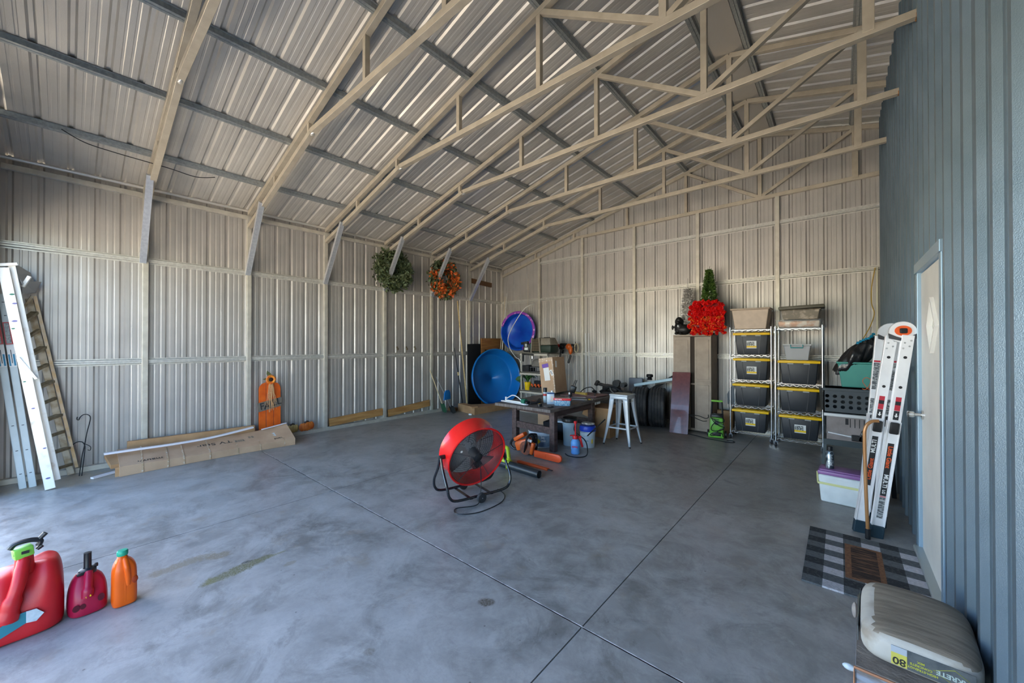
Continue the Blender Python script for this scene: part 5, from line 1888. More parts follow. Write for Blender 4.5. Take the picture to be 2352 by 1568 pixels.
b.build('pump_head', parent=t)
b = MB(M_RED)
b.cyl((0, 0, 0.268), (0, 0, 0.45), 0.011, n=10)
b.cyl((0, 0, 0.44), (0, 0, 0.475), 0.024, n=12)
b.build('plunger', parent=t)
text_obj('lettering', 'spray', 0.04, plain('print_crimson', (0.55, 0.02, 0.12), 0.5), t, TM((0.068, -0.022, 0.12), (0.33, 1, 0), (0, 0, 1)), bold=0.001)

b = MB(M_BLACK)
b.tube(smooth_path([(-3.05, 5.05, 0.42), (-3.02, 4.95, 0.30), (-2.86, 4.98, 0.18), (-2.80, 4.95, 0.06), (-2.74, 4.80, 0.012), (-2.80, 4.66, 0.012), (-2.93, 4.64, 0.012), (-3.02, 4.70, 0.012)], 7), 0.008, 8)
tag(b.build('rubber_hose'), 'black hose curling on the floor around the blue sprayer', 'hose')
b = MB(M_BLACKM)
b.cyl((-2.84, 5.02, 0.24), (-2.79, 5.48, 0.42), 0.009, n=8)
tag(b.build('spray_lance'), 'straight black lance leaning across the blue lidded bucket', 'lance')

# cartons under the far end
t = thing('cardboard_box', 'open brown cardboard box under the far end of table', 'box', (-3.33, 6.22, 0), math.radians(4))
b = MB(M_CARD)
b.box(-0.02, 0.36, -0.28, 0.26, 0, 0.50)
b.build('box_body', parent=t, smooth=0)
b = MB(M_CARD2)
b.bar((0.02, -0.29, 0.50), (-0.03, -0.33, 0.34), 0.20, 0.006, (0, 1, 0))
b.build('flap', parent=t, smooth=0)
b = MB(plain('print_slate', (0.08, 0.12, 0.16), 0.7))
b.cbox((0.362, -0.10, 0.24), (0.003, 0.07, 0.08), (0.3, 0, 0))
b.build('printed_mark', parent=t, smooth=0)
t = thing('cardboard_box', 'small tan cardboard box on floor behind the table', 'box', (-4.52, 6.28, 0), math.radians(25))
b = MB(M_CARD2)
b.cbox((0, 0, 0.20), (0.24, 0.22, 0.40))
b.build('box_body', parent=t, smooth=0)
t = thing('storage_tote', 'dark lidless bin on floor behind the white tub', 'bin', (-3.66, 5.48, 0), 0.1)
b = MB(M_BLACKM)
b.cbox((0, 0, 0.14), (0.40, 0.28, 0.28), bev=0.02, taper=(0.02, 0.02))
b.build('bin_body', parent=t, smooth=30)
b = MB(M_WHITE)
b.cbox((0.06, -0.02, 0.295), (0.22, 0.2, 0.03), bev=0.005)
b.build('white_item', parent=t, smooth=30)

# chainsaw
t = thing('chainsaw', 'orange chainsaw with long orange bar cover on the floor', 'chainsaw', (-3.42, 4.28, 0), math.radians(4))
b = MB(mat('saw_orange', (0.72, 0.12, 0.012), 0.4, 0, (0.50, 0.07, 0.01), 14, 5, lo=0.5, hi=0.7))
b.cbox((-0.08, 0.08, 0.14), (0.24, 0.15, 0.14), (0, -0.35, 0.1), 0.03)
b.cbox((-0.16, 0.10, 0.235), (0.20, 0.12, 0.06), (0, -0.55, 0.1), 0.02)
b.build('engine_cover', parent=t)
b = MB(mat('saw_side_brown', (0.30, 0.07, 0.02), 0.4, 0, (0.10, 0.03, 0.02), 16))
b.cyl((0.0, -0.01, 0.11), (0.0, 0.05, 0.11), 0.095, n=22)
b.build('starter_cover', parent=t)
b = MB(mat('saw_orange', (0, 0, 0)))
b.cbox((0.12, 0.0, 0.12), (0.05, 0.06, 0.17), (0, 0.2, 0), 0.015)
b.build('clutch_cover', parent=t)
b = MB(M_BLACK)
b.tube(smooth_path([(-0.02, 0.0, 0.05), (0.02, -0.03, 0.16), (0.03, 0.0, 0.26), (0.05, 0.08, 0.30), (0.06, 0.14, 0.24), (0.05, 0.16, 0.12)], 6), 0.015, 8)
b.build('front_handle', parent=t)
b = MB(M_BLACK)
b.tube(smooth_path([(-0.17, 0.06, 0.06), (-0.25, 0.06, 0.05), (-0.31, 0.06, 0.10), (-0.27, 0.06, 0.18), (-0.16, 0.06, 0.22)], 5), 0.018, 8)
b.build('rear_handle', parent=t)
b = MB(M_WHITEP)
b.cbox((0.04, 0.04, 0.215), (0.08, 0.03, 0.035), (0, 0.2, 0.1), 0.004)
b.build('decal', parent=t, smooth=0)
b = MB(mat('scabbard_orange', (0.88, 0.12, 0.03), 0.42, 0, (0.84, 0.10, 0.025), 3))
pts = [(0.16, 0.018), (0.52, 0.010)] + [(0.55 + 0.048 * math.sin(a * PI / 10), 0.060 - 0.05 * math.cos(a * PI / 10)) for a in range(11)] + [(0.16, 0.108)]
b.prism(pts, 0, 0.035, TM((0, 0.015, 0), (1, -0.02, 0), (0, 0, 1)), 0.005)
sc_ = b.build('bar_cover', parent=t, smooth=30)
b = MB(mat('scabbard_groove', (0.62, 0.07, 0.02), 0.5))
b.T = TM((0, 0.0145, 0), (1, -0.02, 0), (0, 0, 1))
b.prism([(0.35, 0.03), (0.352, 0.03), (0.352, 0.095), (0.35, 0.095)], 0.034, 0.0365)
b.prism([(0.36, 0.086), (0.53, 0.080), (0.53, 0.083), (0.36, 0.089)], 0.034, 0.0365)
b.build('moulded_line', parent=sc_, smooth=0)
b = MB(M_DSTEEL)
b.box(0.10, 0.17, 0.0, 0.008, 0.04, 0.10)
b.build('guide_bar', parent=t, smooth=0)
# black headlight-like muffler standing behind it
t = thing('work_light', 'black portable lamp with round reflector behind chainsaw', 'lamp', (-3.50, 4.56, 0), math.radians(-45))
b = MB(M_BLACK)
b.cbox((0, 0, 0.13), (0.09, 0.14, 0.26), (0, 0.0, 0), 0.035)
b.build('lamp_body', parent=t)
b = MB(M_STEEL)
b.lathe([(0.001, 0.0), (0.025, 0.004), (0.046, 0.018)], 20, TM((0.046, 0, 0.10), (0, 1, 0), (0, 0, 1)))
b.build('reflector', parent=t)
for sgn in (-1, 1):
    b = MB(M_WHITEP)
    b.cbox((0.047, sgn * 0.03, 0.20), (0.003, 0.02, 0.006))
    b.build('highlight_strip', parent=t, smooth=0)

# leaf blower
t = thing('leaf_blower', 'leaf blower with lime handle and long black tube on floor', 'leaf blower', (-3.42, 3.68, 0), math.radians(0))
b = MB(plain('blower_tube', (0.02, 0.028, 0.034), 0.35))
b.cyl((0.02, 0.0, 0.062), (0.70, -0.015, 0.047), 0.054, 0.046, 28, caps=False)
b.cyl((0.700, -0.015, 0.047), (0.69, -0.015, 0.047), 0.046, 0.040, 28, caps=False)
b.build('blow_tube', parent=t)
b = MB(plain('tube_dark_inside', (0.006, 0.006, 0.007), 0.8))
b.cyl((0.60, -0.013, 0.047), (0.695, -0.015, 0.047), 0.041, 0.041, 28, caps=True)
b.build('tube_mouth', parent=t)
M_LIME = mat('lime_yellow', (0.45, 0.60, 0.03), 0.42)
b = MB(M_LIME)
b.cbox((0.14, 0.0, 0.10), (0.20, 0.09, 0.05), (0, 0.1, 0), 0.02)
b.tube(smooth_path([(0.09, 0.06, 0.25), (0.14, 0.05, 0.245), (0.17, 0.03, 0.20), (0.19, 0.02, 0.13), (0.21, -0.02, 0.08), (0.24, -0.05, 0.03)], 5), [0.024] * 16 + [0.030] * 10, 10)
b.build('handle', parent=t)
b = MB(M_BLACK)
b.sphere((-0.02, 0.05, 0.11), 0.11, 14, (1.1, 0.8, 1.0))
b.build('fan_housing', parent=t)
t = thing('hedge_bar', 'flat orange blade guard lying between blower tube and chainsaw', 'blade guard', (-3.30, 3.94, 0))
b = MB(mat('guard_orange', (0.66, 0.10, 0.02), 0.45))
b.bar((0.0, 0.03, 0.018), (0.50, 0.02, 0.014), 0.05, 0.026, bev=0.004)
b.build('guard', parent=t, smooth=30)
b = MB(M_DSTEEL)
b.bar((0.50, 0.02, 0.014), (0.56, 0.02, 0.012), 0.03, 0.008)
b.build('blade_tip', parent=t, smooth=0)

# ---------------------------------------------------------------- metal stool
t = thing('bar_stool', 'backless pale grey metal bar stool beside the table', 'stool', (-2.65, 5.80, 0), 0)
M_STOOL = mat('stool_grey_enamel', (0.56, 0.60, 0.64), 0.30, 0.1, (0.50, 0.54, 0.58), 6)
SH = 0.80
b = MB(M_STOOL)
b.cbox((0, 0, SH - 0.012), (0.31, 0.31, 0.026), bev=0.010)
b.cbox((0, 0, SH - 0.048), (0.30, 0.30, 0.052), bev=0.012, taper=(-0.004, -0.004))
st = b.build('seat', parent=t, smooth=40)
b = MB(mat('seat_worn_tan', (0.30, 0.28, 0.22), 0.5))
b.cbox((0, 0, SH + 0.001), (0.27, 0.27, 0.003), bev=0.001)
b.build('seat_pad', parent=st, smooth=0)
ft = [(0.195, -0.175), (-0.215, -0.19), (-0.19, 0.205), (0.215, 0.19)]
for (fx, fy) in ft:
    sx_, sy_ = (1 if fx > 0 else -1), (1 if fy > 0 else -1)
    b = MB(M_STOOL)
    tp = Vector((sx_ * 0.125, sy_ * 0.125, SH - 0.03))
    bt = Vector((fx, fy, 0.022))
    # folded sheet leg: an L section that tapers
    def leg_pt(u, v, tp=tp, bt=bt, sx_=sx_, sy_=sy_):
        c = tp.lerp(bt, u) + Vector((sx_, sy_, 0)) * 0.010 * math.sin(PI * u) * -1
        w2 = 0.078 * (1 - u) + 0.026 * u
        q = (v - 0.5) * 2
        if q < 0: off = Vector((-sx_ * w2 * -q, 0, 0))
        else: off = Vector((0, -sy_ * w2 * q, 0))
        return c + Vector((sx_, sy_, 0)) * 0.018 + off
    b.grid(leg_pt, 10, 5)
    b.build('leg', parent=t, smooth=20, solid=0.006)
    b = MB(M_BLACK)
    b.cyl((fx + 0.01 * sx_, fy + 0.01 * sy_, 0), (fx + 0.01 * sx_, fy + 0.01 * sy_, 0.022), 0.014, n=12)
    b.build('foot_cap', parent=t)
def at_z(k, z):
    fx, fy = ft[k]
    f = (SH - z) / SH
    sx_, sy_ = (1 if fx > 0 else -1), (1 if fy > 0 else -1)
    return Vector((sx_ * 0.125 + (fx - sx_ * 0.125) * f, sy_ * 0.125 + (fy - sy_ * 0.125) * f, z))
for k in range(4):
    b = MB(M_STOOL)
    b.bar(at_z(k, 0.275), at_z((k + 1) % 4, 0.275), 0.008, 0.022, (0, 0, 1))
    b.build('footrest_bar', parent=t, smooth=0)
for k in range(4):
    b = MB(M_STEEL)
    b.cyl(at_z(k, 0.68), at_z((k + 1) % 4, 0.68), 0.004, n=6)
    b.build('brace_wire', parent=t)

# ---------------------------------------------------------------- tyres and parts along the back wall
def tyre(label, x, y, rz):
    R_, W_ = 0.375, 0.30
    t = thing('tire', label, 'tire', (x, y, R_), rz, 'tires by the back wall')
    b = MB(mat('tyre_rubber', (0.026, 0.027, 0.030), 0.6, 0, (0.070, 0.066, 0.060), 7, 6, 0.35, 70, lo=0.45, hi=0.7))
    T = Matrix.Rotation(PI / 2, 4, 'Y')
    hw = W_ / 2
    pr = [(0.21, -hw + 0.03), (0.25, -hw), (0.33, -hw + 0.003), (0.358, -hw + 0.02)]
    for g_ in range(5):
        a = -hw + 0.03 + g_ * 0.052
        pr += [(R_ - 0.002, a), (R_, a + 0.004), (R_, a + 0.038), (R_ - 0.008, a + 0.042), (R_ - 0.008, a + 0.048)]
    pr += [(0.358, hw - 0.02), (0.33, hw - 0.003), (0.25, hw), (0.21, hw - 0.03), (0.22, 0.0), (0.21, -hw + 0.03)]
    b.lathe(pr, 64, T)
    b.build('tread', parent=t, smooth=30)
    b = MB(mat('wheel_rim_dark', (0.05, 0.05, 0.055), 0.5, 0.5))
    b.lathe([(0.208, -hw + 0.035), (0.19, -hw + 0.06), (0.12, -0.02), (0.02, 0.0), (0.001, 0.0)], 32, T)
    b.build('rim', parent=t)
tyre('black car tire standing upright, left of the pair near stool', -2.985, 7.375, math.radians(14))
tyre('black car tire standing upright, right of the pair beside board', -2.68, 7.45, math.radians(14))
t = thing('machine_parts', 'heap of black engine parts with pulley behind the stool', 'machine parts', (-3.62, 7.42, 0))
b = MB(mat('oily_iron', (0.035, 0.034, 0.034), 0.5, 0.4, (0.08, 0.06, 0.05), 12))
b.box(-0.22, 0.40, -0.12, 0.25, 0.0, 0.62, 0.03)
b.build('engine_block', parent=t, smooth=30)
b = MB(mat('oily_iron', (0, 0, 0)))
b.bar((-0.28, -0.10, 0.76), (0.18, -0.05, 0.68), 0.07, 0.06, bev=0.015)
b.cbox((-0.29, -0.10, 0.77), (0.06, 0.10, 0.11), (0, 0.5, 0), 0.012)
b.cbox((0.0, -0.02, 0.68), (0.34, 0.2, 0.12), (0, 0.1, 0), 0.03)
b.build('drive_arm', parent=t, smooth=30)
b = MB(M_BLACK)
b.cyl((0.16, -0.16, 0.79), (0.16, -0.06, 0.79), 0.075, n=24)
b.cyl((0.30, -0.16, 0.77), (0.30, -0.02, 0.77), 0.05, n=18)
b.build('pulley', parent=t)
b = MB(mat('grey_cable', (0.32, 0.30, 0.25), 0.5))
b.tube(smooth_path([(0.04, -0.17, 0.73), (0.06, -0.18, 0.66), (0.14, -0.19, 0.60), (0.26, -0.19, 0.55)], 6), 0.009, 6)
b.build('hose', parent=t)
b = MB(M_BLACKM)
b.tube(smooth_path([(-0.2, -0.14, 0.6), (-0.05, -0.16, 0.68), (0.1, -0.16, 0.72), (0.3, -0.15, 0.62), (0.42, -0.1, 0.45)], 6), 0.022, 8)
b.build('thick_hose', parent=t)
t = thing('fender', 'grey plastic fender shell standing beside the machine parts', 'fender', (-3.28, 7.84, 0))
b = MB(plain('fender_grey', (0.16, 0.18, 0.22), 0.4))
b.cbox((0, 0, 0.44), (0.30, 0.05, 0.88), bev=0.02)
b.build('shell', parent=t, smooth=30)
for k, (p0, p1, w2, h2, m_, lab) in enumerate([((-3.16, 7.48, 0.765), (-2.43, 7.56, 0.925), 0.06, 0.055, mat('pale_blue_beam', (0.30, 0.40, 0.46), 0.4, 0.3), 'pale blue-grey metal beam resting over the tires'),
                                              ((-3.10, 7.80, 0.56), (-2.42, 7.86, 1.01), 0.05, 0.06, M_BLACKM, 'black bar sloping up behind the tires'),
                                              ((-2.80, 7.68, 0.80), (-2.42, 7.68, 0.88), 0.05, 0.03, M_DSTEEL, 'dark flat bar lying behind the pale beam')]):
    b = MB(m_)
    b.bar(p0, p1, w2, h2, bev=0.004)
    tag(b.build('metal_bar', smooth=0), lab, 'bar')
b = MB(M_BLACK)
b.lathe([(0.045, 0), (0.05, 0.03), (0.035, 0.045), (0.062, 0.06), (0.066, 0.10), (0.05, 0.115), (0.001, 0.118)], 20, Matrix.Translation((-2.86, 7.51, 0.885)))
tag(b.build('rubber_cup'), 'black rubber cup standing on the pale metal beam', 'cap')
# ================================================================ beige cabinet with decorations
M_TAUPE = mat('taupe_cabinet_resin', (0.44, 0.355, 0.28), 0.6, 0, (0.37, 0.295, 0.23), 7, 5, 0.15, 200)
CX0, CX1, CY0, CY1, CH = -2.385, -1.735, 7.44, 7.86, 1.765
t = thing('utility_cabinet', 'tall taupe resin utility cabinet with one door standing ajar', 'cabinet', ((CX0 + CX1) / 2, (CY0 + CY1) / 2, 0))
w_, d_ = (CX1 - CX0) / 2, (CY1 - CY0) / 2
b = MB(M_TAUPE)
b.box(-w_, -w_ + 0.025, -d_ + 0.02, d_, 0, CH - 0.03)
b.box(w_ - 0.025, w_, -d_ + 0.02, d_, 0, CH - 0.03)
b.box(-w_ + 0.025, w_ - 0.025, d_ - 0.02, d_, 0, CH - 0.03)
b.box(-w_ + 0.025, w_ - 0.025, -d_ + 0.03, d_ - 0.02, 0.02, 0.06)
b.box(-w_ + 0.025, w_ - 0.025, -d_ + 0.03, d_ - 0.02, 0.85, 0.88)
b.box(-w_ - 0.005, w_ + 0.008, -d_, d_, CH - 0.03, CH, 0.006)
b.build('carcass', parent=t, smooth=0)
def cab_door(x0, x1, T):
    b = MB(M_TAUPE)
    b.box(x0, x1, -0.022, 0, 0.03, CH - 0.035, 0.005, T)
    for z0, z1 in ((0.07, 0.86), (0.96, CH - 0.09)):
        b.box(x0 + 0.035, x1 - 0.035, -0.029, -0.021, z0, z1, 0.006, T)
    b.box(x0 + 0.01, x1 - 0.01, -0.028, -0.021, 0.895, 0.925, 0.004, T)
    return b.build('door', parent=t, smooth=0)
cab_door(-0.275, 0.0, Matrix.Translation((w_ - 0.0, -d_ + 0.02, 0)))
cab_door(0.0, 0.30, Matrix.Translation((-w_, -d_ + 0.02, 0)) @ Matrix.Rotation(math.radians(2), 4, 'Z'))
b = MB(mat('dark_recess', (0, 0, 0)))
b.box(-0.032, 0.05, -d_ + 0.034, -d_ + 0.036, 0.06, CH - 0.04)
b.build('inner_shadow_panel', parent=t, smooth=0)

# plum board leaning in front
b = MB(mat('plum_varnished_board', (0.17, 0.045, 0.042), 0.20, 0, (0.125, 0.034, 0.034), 20, 4, 0.03, 200, spec=0.6, coat=0.25))
b.bar((-2.195, 7.12, 0.0), (-2.215, 7.375, 1.075), 0.315, 0.022, (0, 1, 0), 0.002)
o = b.build('varnished_board', smooth=0)
tag(o, 'narrow glossy plum-brown board leaning against the cabinet', 'board')

# decorations on the cabinet
def tinsel(b, c0, h, rf, n, size, seed, flat=0.5, wid=0.3):
    random.seed(seed)
    for k in range(n):
        f = random.random() ** 0.8
        a = random.uniform(0, 2 * PI)
        r = rf(f) * random.uniform(0.55, 1.0)
        c = Vector(c0) + Vector((r * math.cos(a), r * math.sin(a) * flat, f * h))
        d = Vector((math.cos(a) + random.gauss(0, .4), math.sin(a) * flat + random.gauss(0, .4), random.gauss(0.0, .6))).normalized()
        e = d.cross(Vector((random.gauss(0, 1), random.gauss(0, 1), random.gauss(0, 1)))).normalized()
        L_ = size * random.uniform(0.6, 1.3)
        b._add([c - e * L_ * wid * .5, c + d * L_ - e * L_ * wid * .2, c + d * L_ + e * L_ * wid * .2, c + e * L_ * wid * .5], [(0, 1, 2, 3)])
ZC = CH + 0.001
t = thing('tinsel_tree', 'slim silver tinsel tree on cabinet, behind the dog statue', 'artificial tree', (-2.20, 7.72, ZC))
b = MB(mat('silver_tinsel', (0.95, 0.93, 0.90), 0.3, 0.3, (0.40, 0.37, 0.34), 40, 2, lo=0.45, hi=0.55))
tinsel(b, (0, 0, 0.02), 0.86, lambda f: 0.135 * min(1, 1.1 - f) ** 0.5, 3200, 0.042, 8, 1.0)
b.build('tinsel', parent=t, smooth=0, fix=False)
b = MB(M_DSTEEL)
b.cyl((0, 0, 0), (0, 0, 1.08), 0.004, n=6)
b.build('stem', parent=t)
t = thing('topiary_tree', 'conical green artificial tree standing on the cabinet', 'artificial tree', (-1.815, 7.66, ZC))
b = MB(mat('topiary_green', (0.045, 0.11, 0.018), 0.55, 0, (0.10, 0.18, 0.03), 14))
tinsel(b, (0, 0, 0.10), 1.08, lambda f: 0.205 * (1.04 - f), 3600, 0.055, 9, 1.0, 0.35)
b.build('foliage', parent=t, smooth=0, fix=False)
b = MB(mat('dark_twig', (0, 0, 0)))
b.cyl((0, 0, 0), (0, 0, 0.2), 0.02, n=8)
b.cyl((0, 0, 1.1), (0.01, 0, 1.25), 0.003, n=6)
b.cyl((0, 0, 1.12), (-0.03, 0, 1.22), 0.002, n=6)
b.cyl((0, 0, 0), (0, 0, 0.03), 0.09, n=16)
b.build('stem', parent=t)
t = thing('tinsel_wreath', 'square bright red tinsel bow wreath on front of the cabinet top', 'wreath', (-1.775, 7.36, 2.05), math.radians(6))
b = MB(mat('red_foil', (0.85, 0.008, 0.006), 0.24, 0.25, (0.60, 0.004, 0.004), 14, coat=0.4))
random.seed(12)
for k in range(210):
    x, z = random.uniform(-0.27, 0.27), random.uniform(-0.27, 0.29)
    if abs(x) > 0.2 and abs(z) > 0.24: x *= 0.8
    y = -0.02 - 0.05 * (1 - (x / 0.3) ** 2) + random.uniform(-0.02, 0.02)
    ang = random.uniform(0, PI)
    n_ = 9
    rr = random.uniform(0.04, 0.07)
    for q in range(n_):
        a = ang + q * PI / n_
        c = Vector((x, y, z))
        d = Vector((math.cos(a), -0.35 + 0.2 * math.sin(q * 2.1), math.sin(a))).normalized()
        e = Vector((-math.sin(a), 0.2, math.cos(a))) * rr * 0.11
        m2 = c + d * rr * 0.6 + Vector((0, -0.02, 0))
        b._add([c - e, m2 - e * 1.6, c + d * rr, m2 + e * 1.6, c + e], [(0, 1, 2, 3, 4)])
b.mats.append(mat('orange_foil', (0.90, 0.16, 0.02), 0.22, 0.3, coat=0.4))
b.bm.faces.ensure_lookup_table()
for f in b.bm.faces:
    if f.calc_center_median().z < 0.02 and random.random() < 0.22:
        f.material_index = 1
b.build('foil_loops', parent=t, smooth=0, fix=False)
b = MB(mat('red_foil_back', (0.30, 0.004, 0.004), 0.4))
b.cbox((0, 0.02, 0.02), (0.50, 0.03, 0.50), bev=0.01)
b.build('backing', parent=t, smooth=30)
t = thing('dog_statue', 'black sitting dog figurine at left end of the cabinet top', 'figurine', (-2.29, 7.505, ZC))
MDOG = mat('black_resin', (0.014, 0.013, 0.012), 0.42)
b = MB(MDOG)
b.sphere((0.06, 0.02, 0.10), 0.13, 16, (1.2, 0.85, 0.80))
b.sphere((0.0, -0.01, 0.15), 0.085, 16, (1.0, 0.9, 1.2))
b.sphere((0.0, -0.03, 0.27), 0.062, 16, (0.95, 1.0, 1.05))
b.sphere((0.0, -0.085, 0.235), 0.032, 12, (0.9, 1.1, 0.9))
b.sphere((-0.035, -0.07, 0.03), 0.03, 12, (1, 1.5, 0.9))
b.sphere((0.045, -0.07, 0.03), 0.03, 12, (1, 1.5, 0.9))
b.cyl((-0.03, -0.06, 0.03), (-0.025, -0.03, 0.16), 0.022, 0.03, 12)
b.cyl((0.035, -0.06, 0.03), (0.03, -0.03, 0.16), 0.022, 0.03, 12)
b.build('body', parent=t)
for sgn in (-1, 1):
    b = MB(MDOG)
    b.sphere((sgn * 0.06, -0.02, 0.245), 0.03, 12, (0.5, 0.9, 1.5))
    b.build('ear', parent=t)
b = MB(MDOG)
b.sphere((-0.125, 0.0, 0.14), 0.028, 12, (0.7, 0.8, 1.6))
b.cyl((-0.11, 0.01, 0.16), (-0.05, 0.02, 0.09), 0.014, n=10)
b.build('tail', parent=t)
b = MB(M_WHITE)
b.sphere((0.0, -0.088, 0.165), 0.013, 10, (1, 0.7, 1.8))
b.build('white_chest_tag', parent=t)

# green pressure washer
t = thing('pressure_washer', 'lime green pressure washer wrapped in black hose', 'pressure washer', (-1.60, 7.22, 0), math.radians(10))
b = MB(mat('washer_green', (0.16, 0.46, 0.05), 0.4))
b.cbox((0, -0.02, 0.20), (0.215, 0.15, 0.31), bev=0.03, taper=(-0.008, 0))
b.cbox((-0.01, -0.02, 0.055), (0.235, 0.16, 0.08), bev=0.015)
body = b.build('body', parent=t)
b = MB(M_BLACK)
b.cbox((0, 0.02, 0.36), (0.20, 0.14, 0.09), bev=0.02)
b.cbox((0.0, -0.098, 0.075), (0.13, 0.01, 0.05), bev=0.004)
b.build('top_panel', parent=t)
b = MB(M_BLACK)
b.cyl((0.0, -0.096, 0.27), (0.0, -0.118, 0.27), 0.034, n=20)
b.build('dial', parent=t)
text_obj('lettering', 'GREEN', 0.024, M_INK, body, TM((0.0, -0.0965, 0.325), (1, 0, 0), (0, 0, 1)), bold=0.0006)
for sgn in (-1, 1):
    b = MB(M_BLACK)
    b.tube([(sgn * 0.085, 0.05, 0.35), (sgn * 0.075, 0.07, 0.60)], 0.014, 8)
    b.build('handle_tube', parent=t)
b = MB(M_GREENL)
b.cyl((-0.085, 0.07, 0.615), (0.085, 0.07, 0.615), 0.018, n=12)
b.build('grip', parent=t)
b = MB(M_BLACK)
pts = []
random.seed(5)
for k in range(26):
    a = k * 0.9
    pts.append((0.0 + 0.12 * math.cos(a) * (0.8 + 0.2 * math.sin(k)), -0.13 - 0.012 * (k % 3), 0.05 + 0.0145 * k + 0.05 * math.sin(a * 1.3)))
b.tube(smooth_path(pts, 5), 0.0065, 6)
b.build('hose', parent=t)
for sgn in (-1, 1):
    b = MB(M_BLACK)
    b.cyl((sgn * 0.120, 0.05, 0.06), (sgn * 0.145, 0.05, 0.06), 0.06, n=20)
    b.build('wheel', parent=t)
b = MB(M_BLACK)
b.tube(smooth_path([(-2.02, 7.10, 0.36), (-1.90, 7.10, 0.31), (-1.78, 7.08, 0.28), (-1.72, 7.09, 0.29)], 6), 0.0065, 6)
b.tube(smooth_path([(-2.02, 7.10, 0.36), (-1.86, 7.09, 0.36), (-1.75, 7.09, 0.33), (-1.70, 7.08, 0.35), (-1.70, 7.08, 0.40)], 6), 0.0065, 6)
tag(b.build('trigger_hose'), 'black hose reaching left from the pressure washer', 'hose')
b = MB(M_BLACK)
b.tube(smooth_path([(-2.06, 7.16, 0.01), (-1.90, 7.12, 0.008), (-1.70, 7.02, 0.008), (-1.50, 6.98, 0.008), (-1.36, 6.96, 0.008), (-1.30, 7.04, 0.008), (-1.36, 7.12, 0.008), (-1.42, 7.08, 0.008)], 7), 0.0065, 6)
tag(b.build('power_cable'), 'black cable on floor in front of the pressure washer', 'cable')
b = MB(mat('dark_spade', (0.03, 0.035, 0.04), 0.4, 0.5))
b.prism([(-0.09, 0), (0.09, 0), (0.10, 0.20), (0.03, 0.33), (0.0, 0.36), (-0.05, 0.30), (-0.10, 0.18)], 0, 0.012, TM((-1.47, 7.86, 0.50), (1, 0, 0), (0, 0.1, 1)))
b.cyl((-1.47, 7.87, 0.0), (-1.47, 7.87, 0.52), 0.016, n=8)
tag(b.build('shovel', smooth=30), 'upturned dark shovel behind the pressure washer', 'shovel')
b = MB(M_CARD)
b.box(-1.69, -1.45, 7.66, 7.82, 0, 0.40)
tag(b.build('cardboard_box', smooth=0), 'narrow cardboard box between cabinet and wire shelving', 'box')

# ================================================================ wire shelving with black totes
M_WIRE = plain('chrome_wire', (0.70, 0.72, 0.74), 0.22, metal=1.0)
def wire_shelf(t, w_, d_, z):
    b = MB(M_WIRE)
    for zz_ in (z, z - 0.028):
        b.tube([(-w_, -d_, zz_), (w_, -d_, zz_), (w_, d_, zz_), (-w_, d_, zz_)], 0.0032, 6, closed=True)
    # zigzag truss wire on the front and back edges
    for yy in (-d_, d_):
        n = 13
        b.tube([(-w_ + 2 * w_ * k / n, yy, z if k % 2 else z - 0.028) for k in range(n + 1)], 0.0024, 5)
    for xx in (-w_, w_):
        n = 7
        b.tube([(xx, -d_ + 2 * d_ * k / n, z if k % 2 else z - 0.028) for k in range(n + 1)], 0.0024, 5)
    for k in range(1, 17):
        x = -w_ + 2 * w_ * k / 17
        b.cyl((x, -d_, z + 0.002), (x, d_, z + 0.002), 0.0018, n=5, caps=False)
    for k in (-0.33, 0.33):
        b.cyl((-w_, d_ * k, z - 0.002), (w_, d_ * k, z - 0.002), 0.003, n=5)
    return b.build('wire_shelf', parent=t)
def shelving(label, x0, x1, y0, y1, zs, h):
    t = thing('wire_shelving', label, 'shelf', ((x0 + x1) / 2, (y0 + y1) / 2, 0))
    w_, d_ = (x1 - x0) / 2, (y1 - y0) / 2
    for sx_ in (-1, 1):
        for sy_ in (-1, 1):
            b = MB(M_WIRE)
            b.cyl((sx_ * w_, sy_ * d_, 0.085), (sx_ * w_, sy_ * d_, h + 0.025), 0.0125, n=14)
            for z in zs:
                b.cyl((sx_ * w_, sy_ * d_, z - 0.036), (sx_ * w_, sy_ * d_, z + 0.006), 0.018, n=14)
            b.build('post', parent=t)
            b = MB(M_BLACKM)
            b.cyl((sx_ * w_ - 0.012, sy_ * d_ + 0.01, 0.034), (sx_ * w_ + 0.012, sy_ * d_ + 0.01, 0.034), 0.034, n=20)
            cs = b.build('caster_wheel', parent=t)
            b = MB(M_WIRE)
            for q in (-0.017, 0.017):
                b.bar((sx_ * w_ + q, sy_ * d_ + 0.01, 0.030), (sx_ * w_ + q * 0.7, sy_ * d_, 0.088), 0.003, 0.026, (1, 0, 0))
            b.build('caster_fork', parent=cs, smooth=0)
    for z in zs:
        wire_shelf(t, w_, d_, z)
    return t
S1 = (-1.415, -0.835, 7.33, 7.72)
S2 = (-0.765, -0.195, 7.20, 7.62)
Z1 = [0.135, 0.565, 0.99, 1.415, 1.835]
Z2 = [0.135, 0.555, 0.975, 1.835]
shelving('chrome wire shelving on casters, left unit with four black totes', *S1, Z1, 1.85)
shelving('chrome wire shelving on casters, right unit with three black totes', *S2, Z2, 1.85)

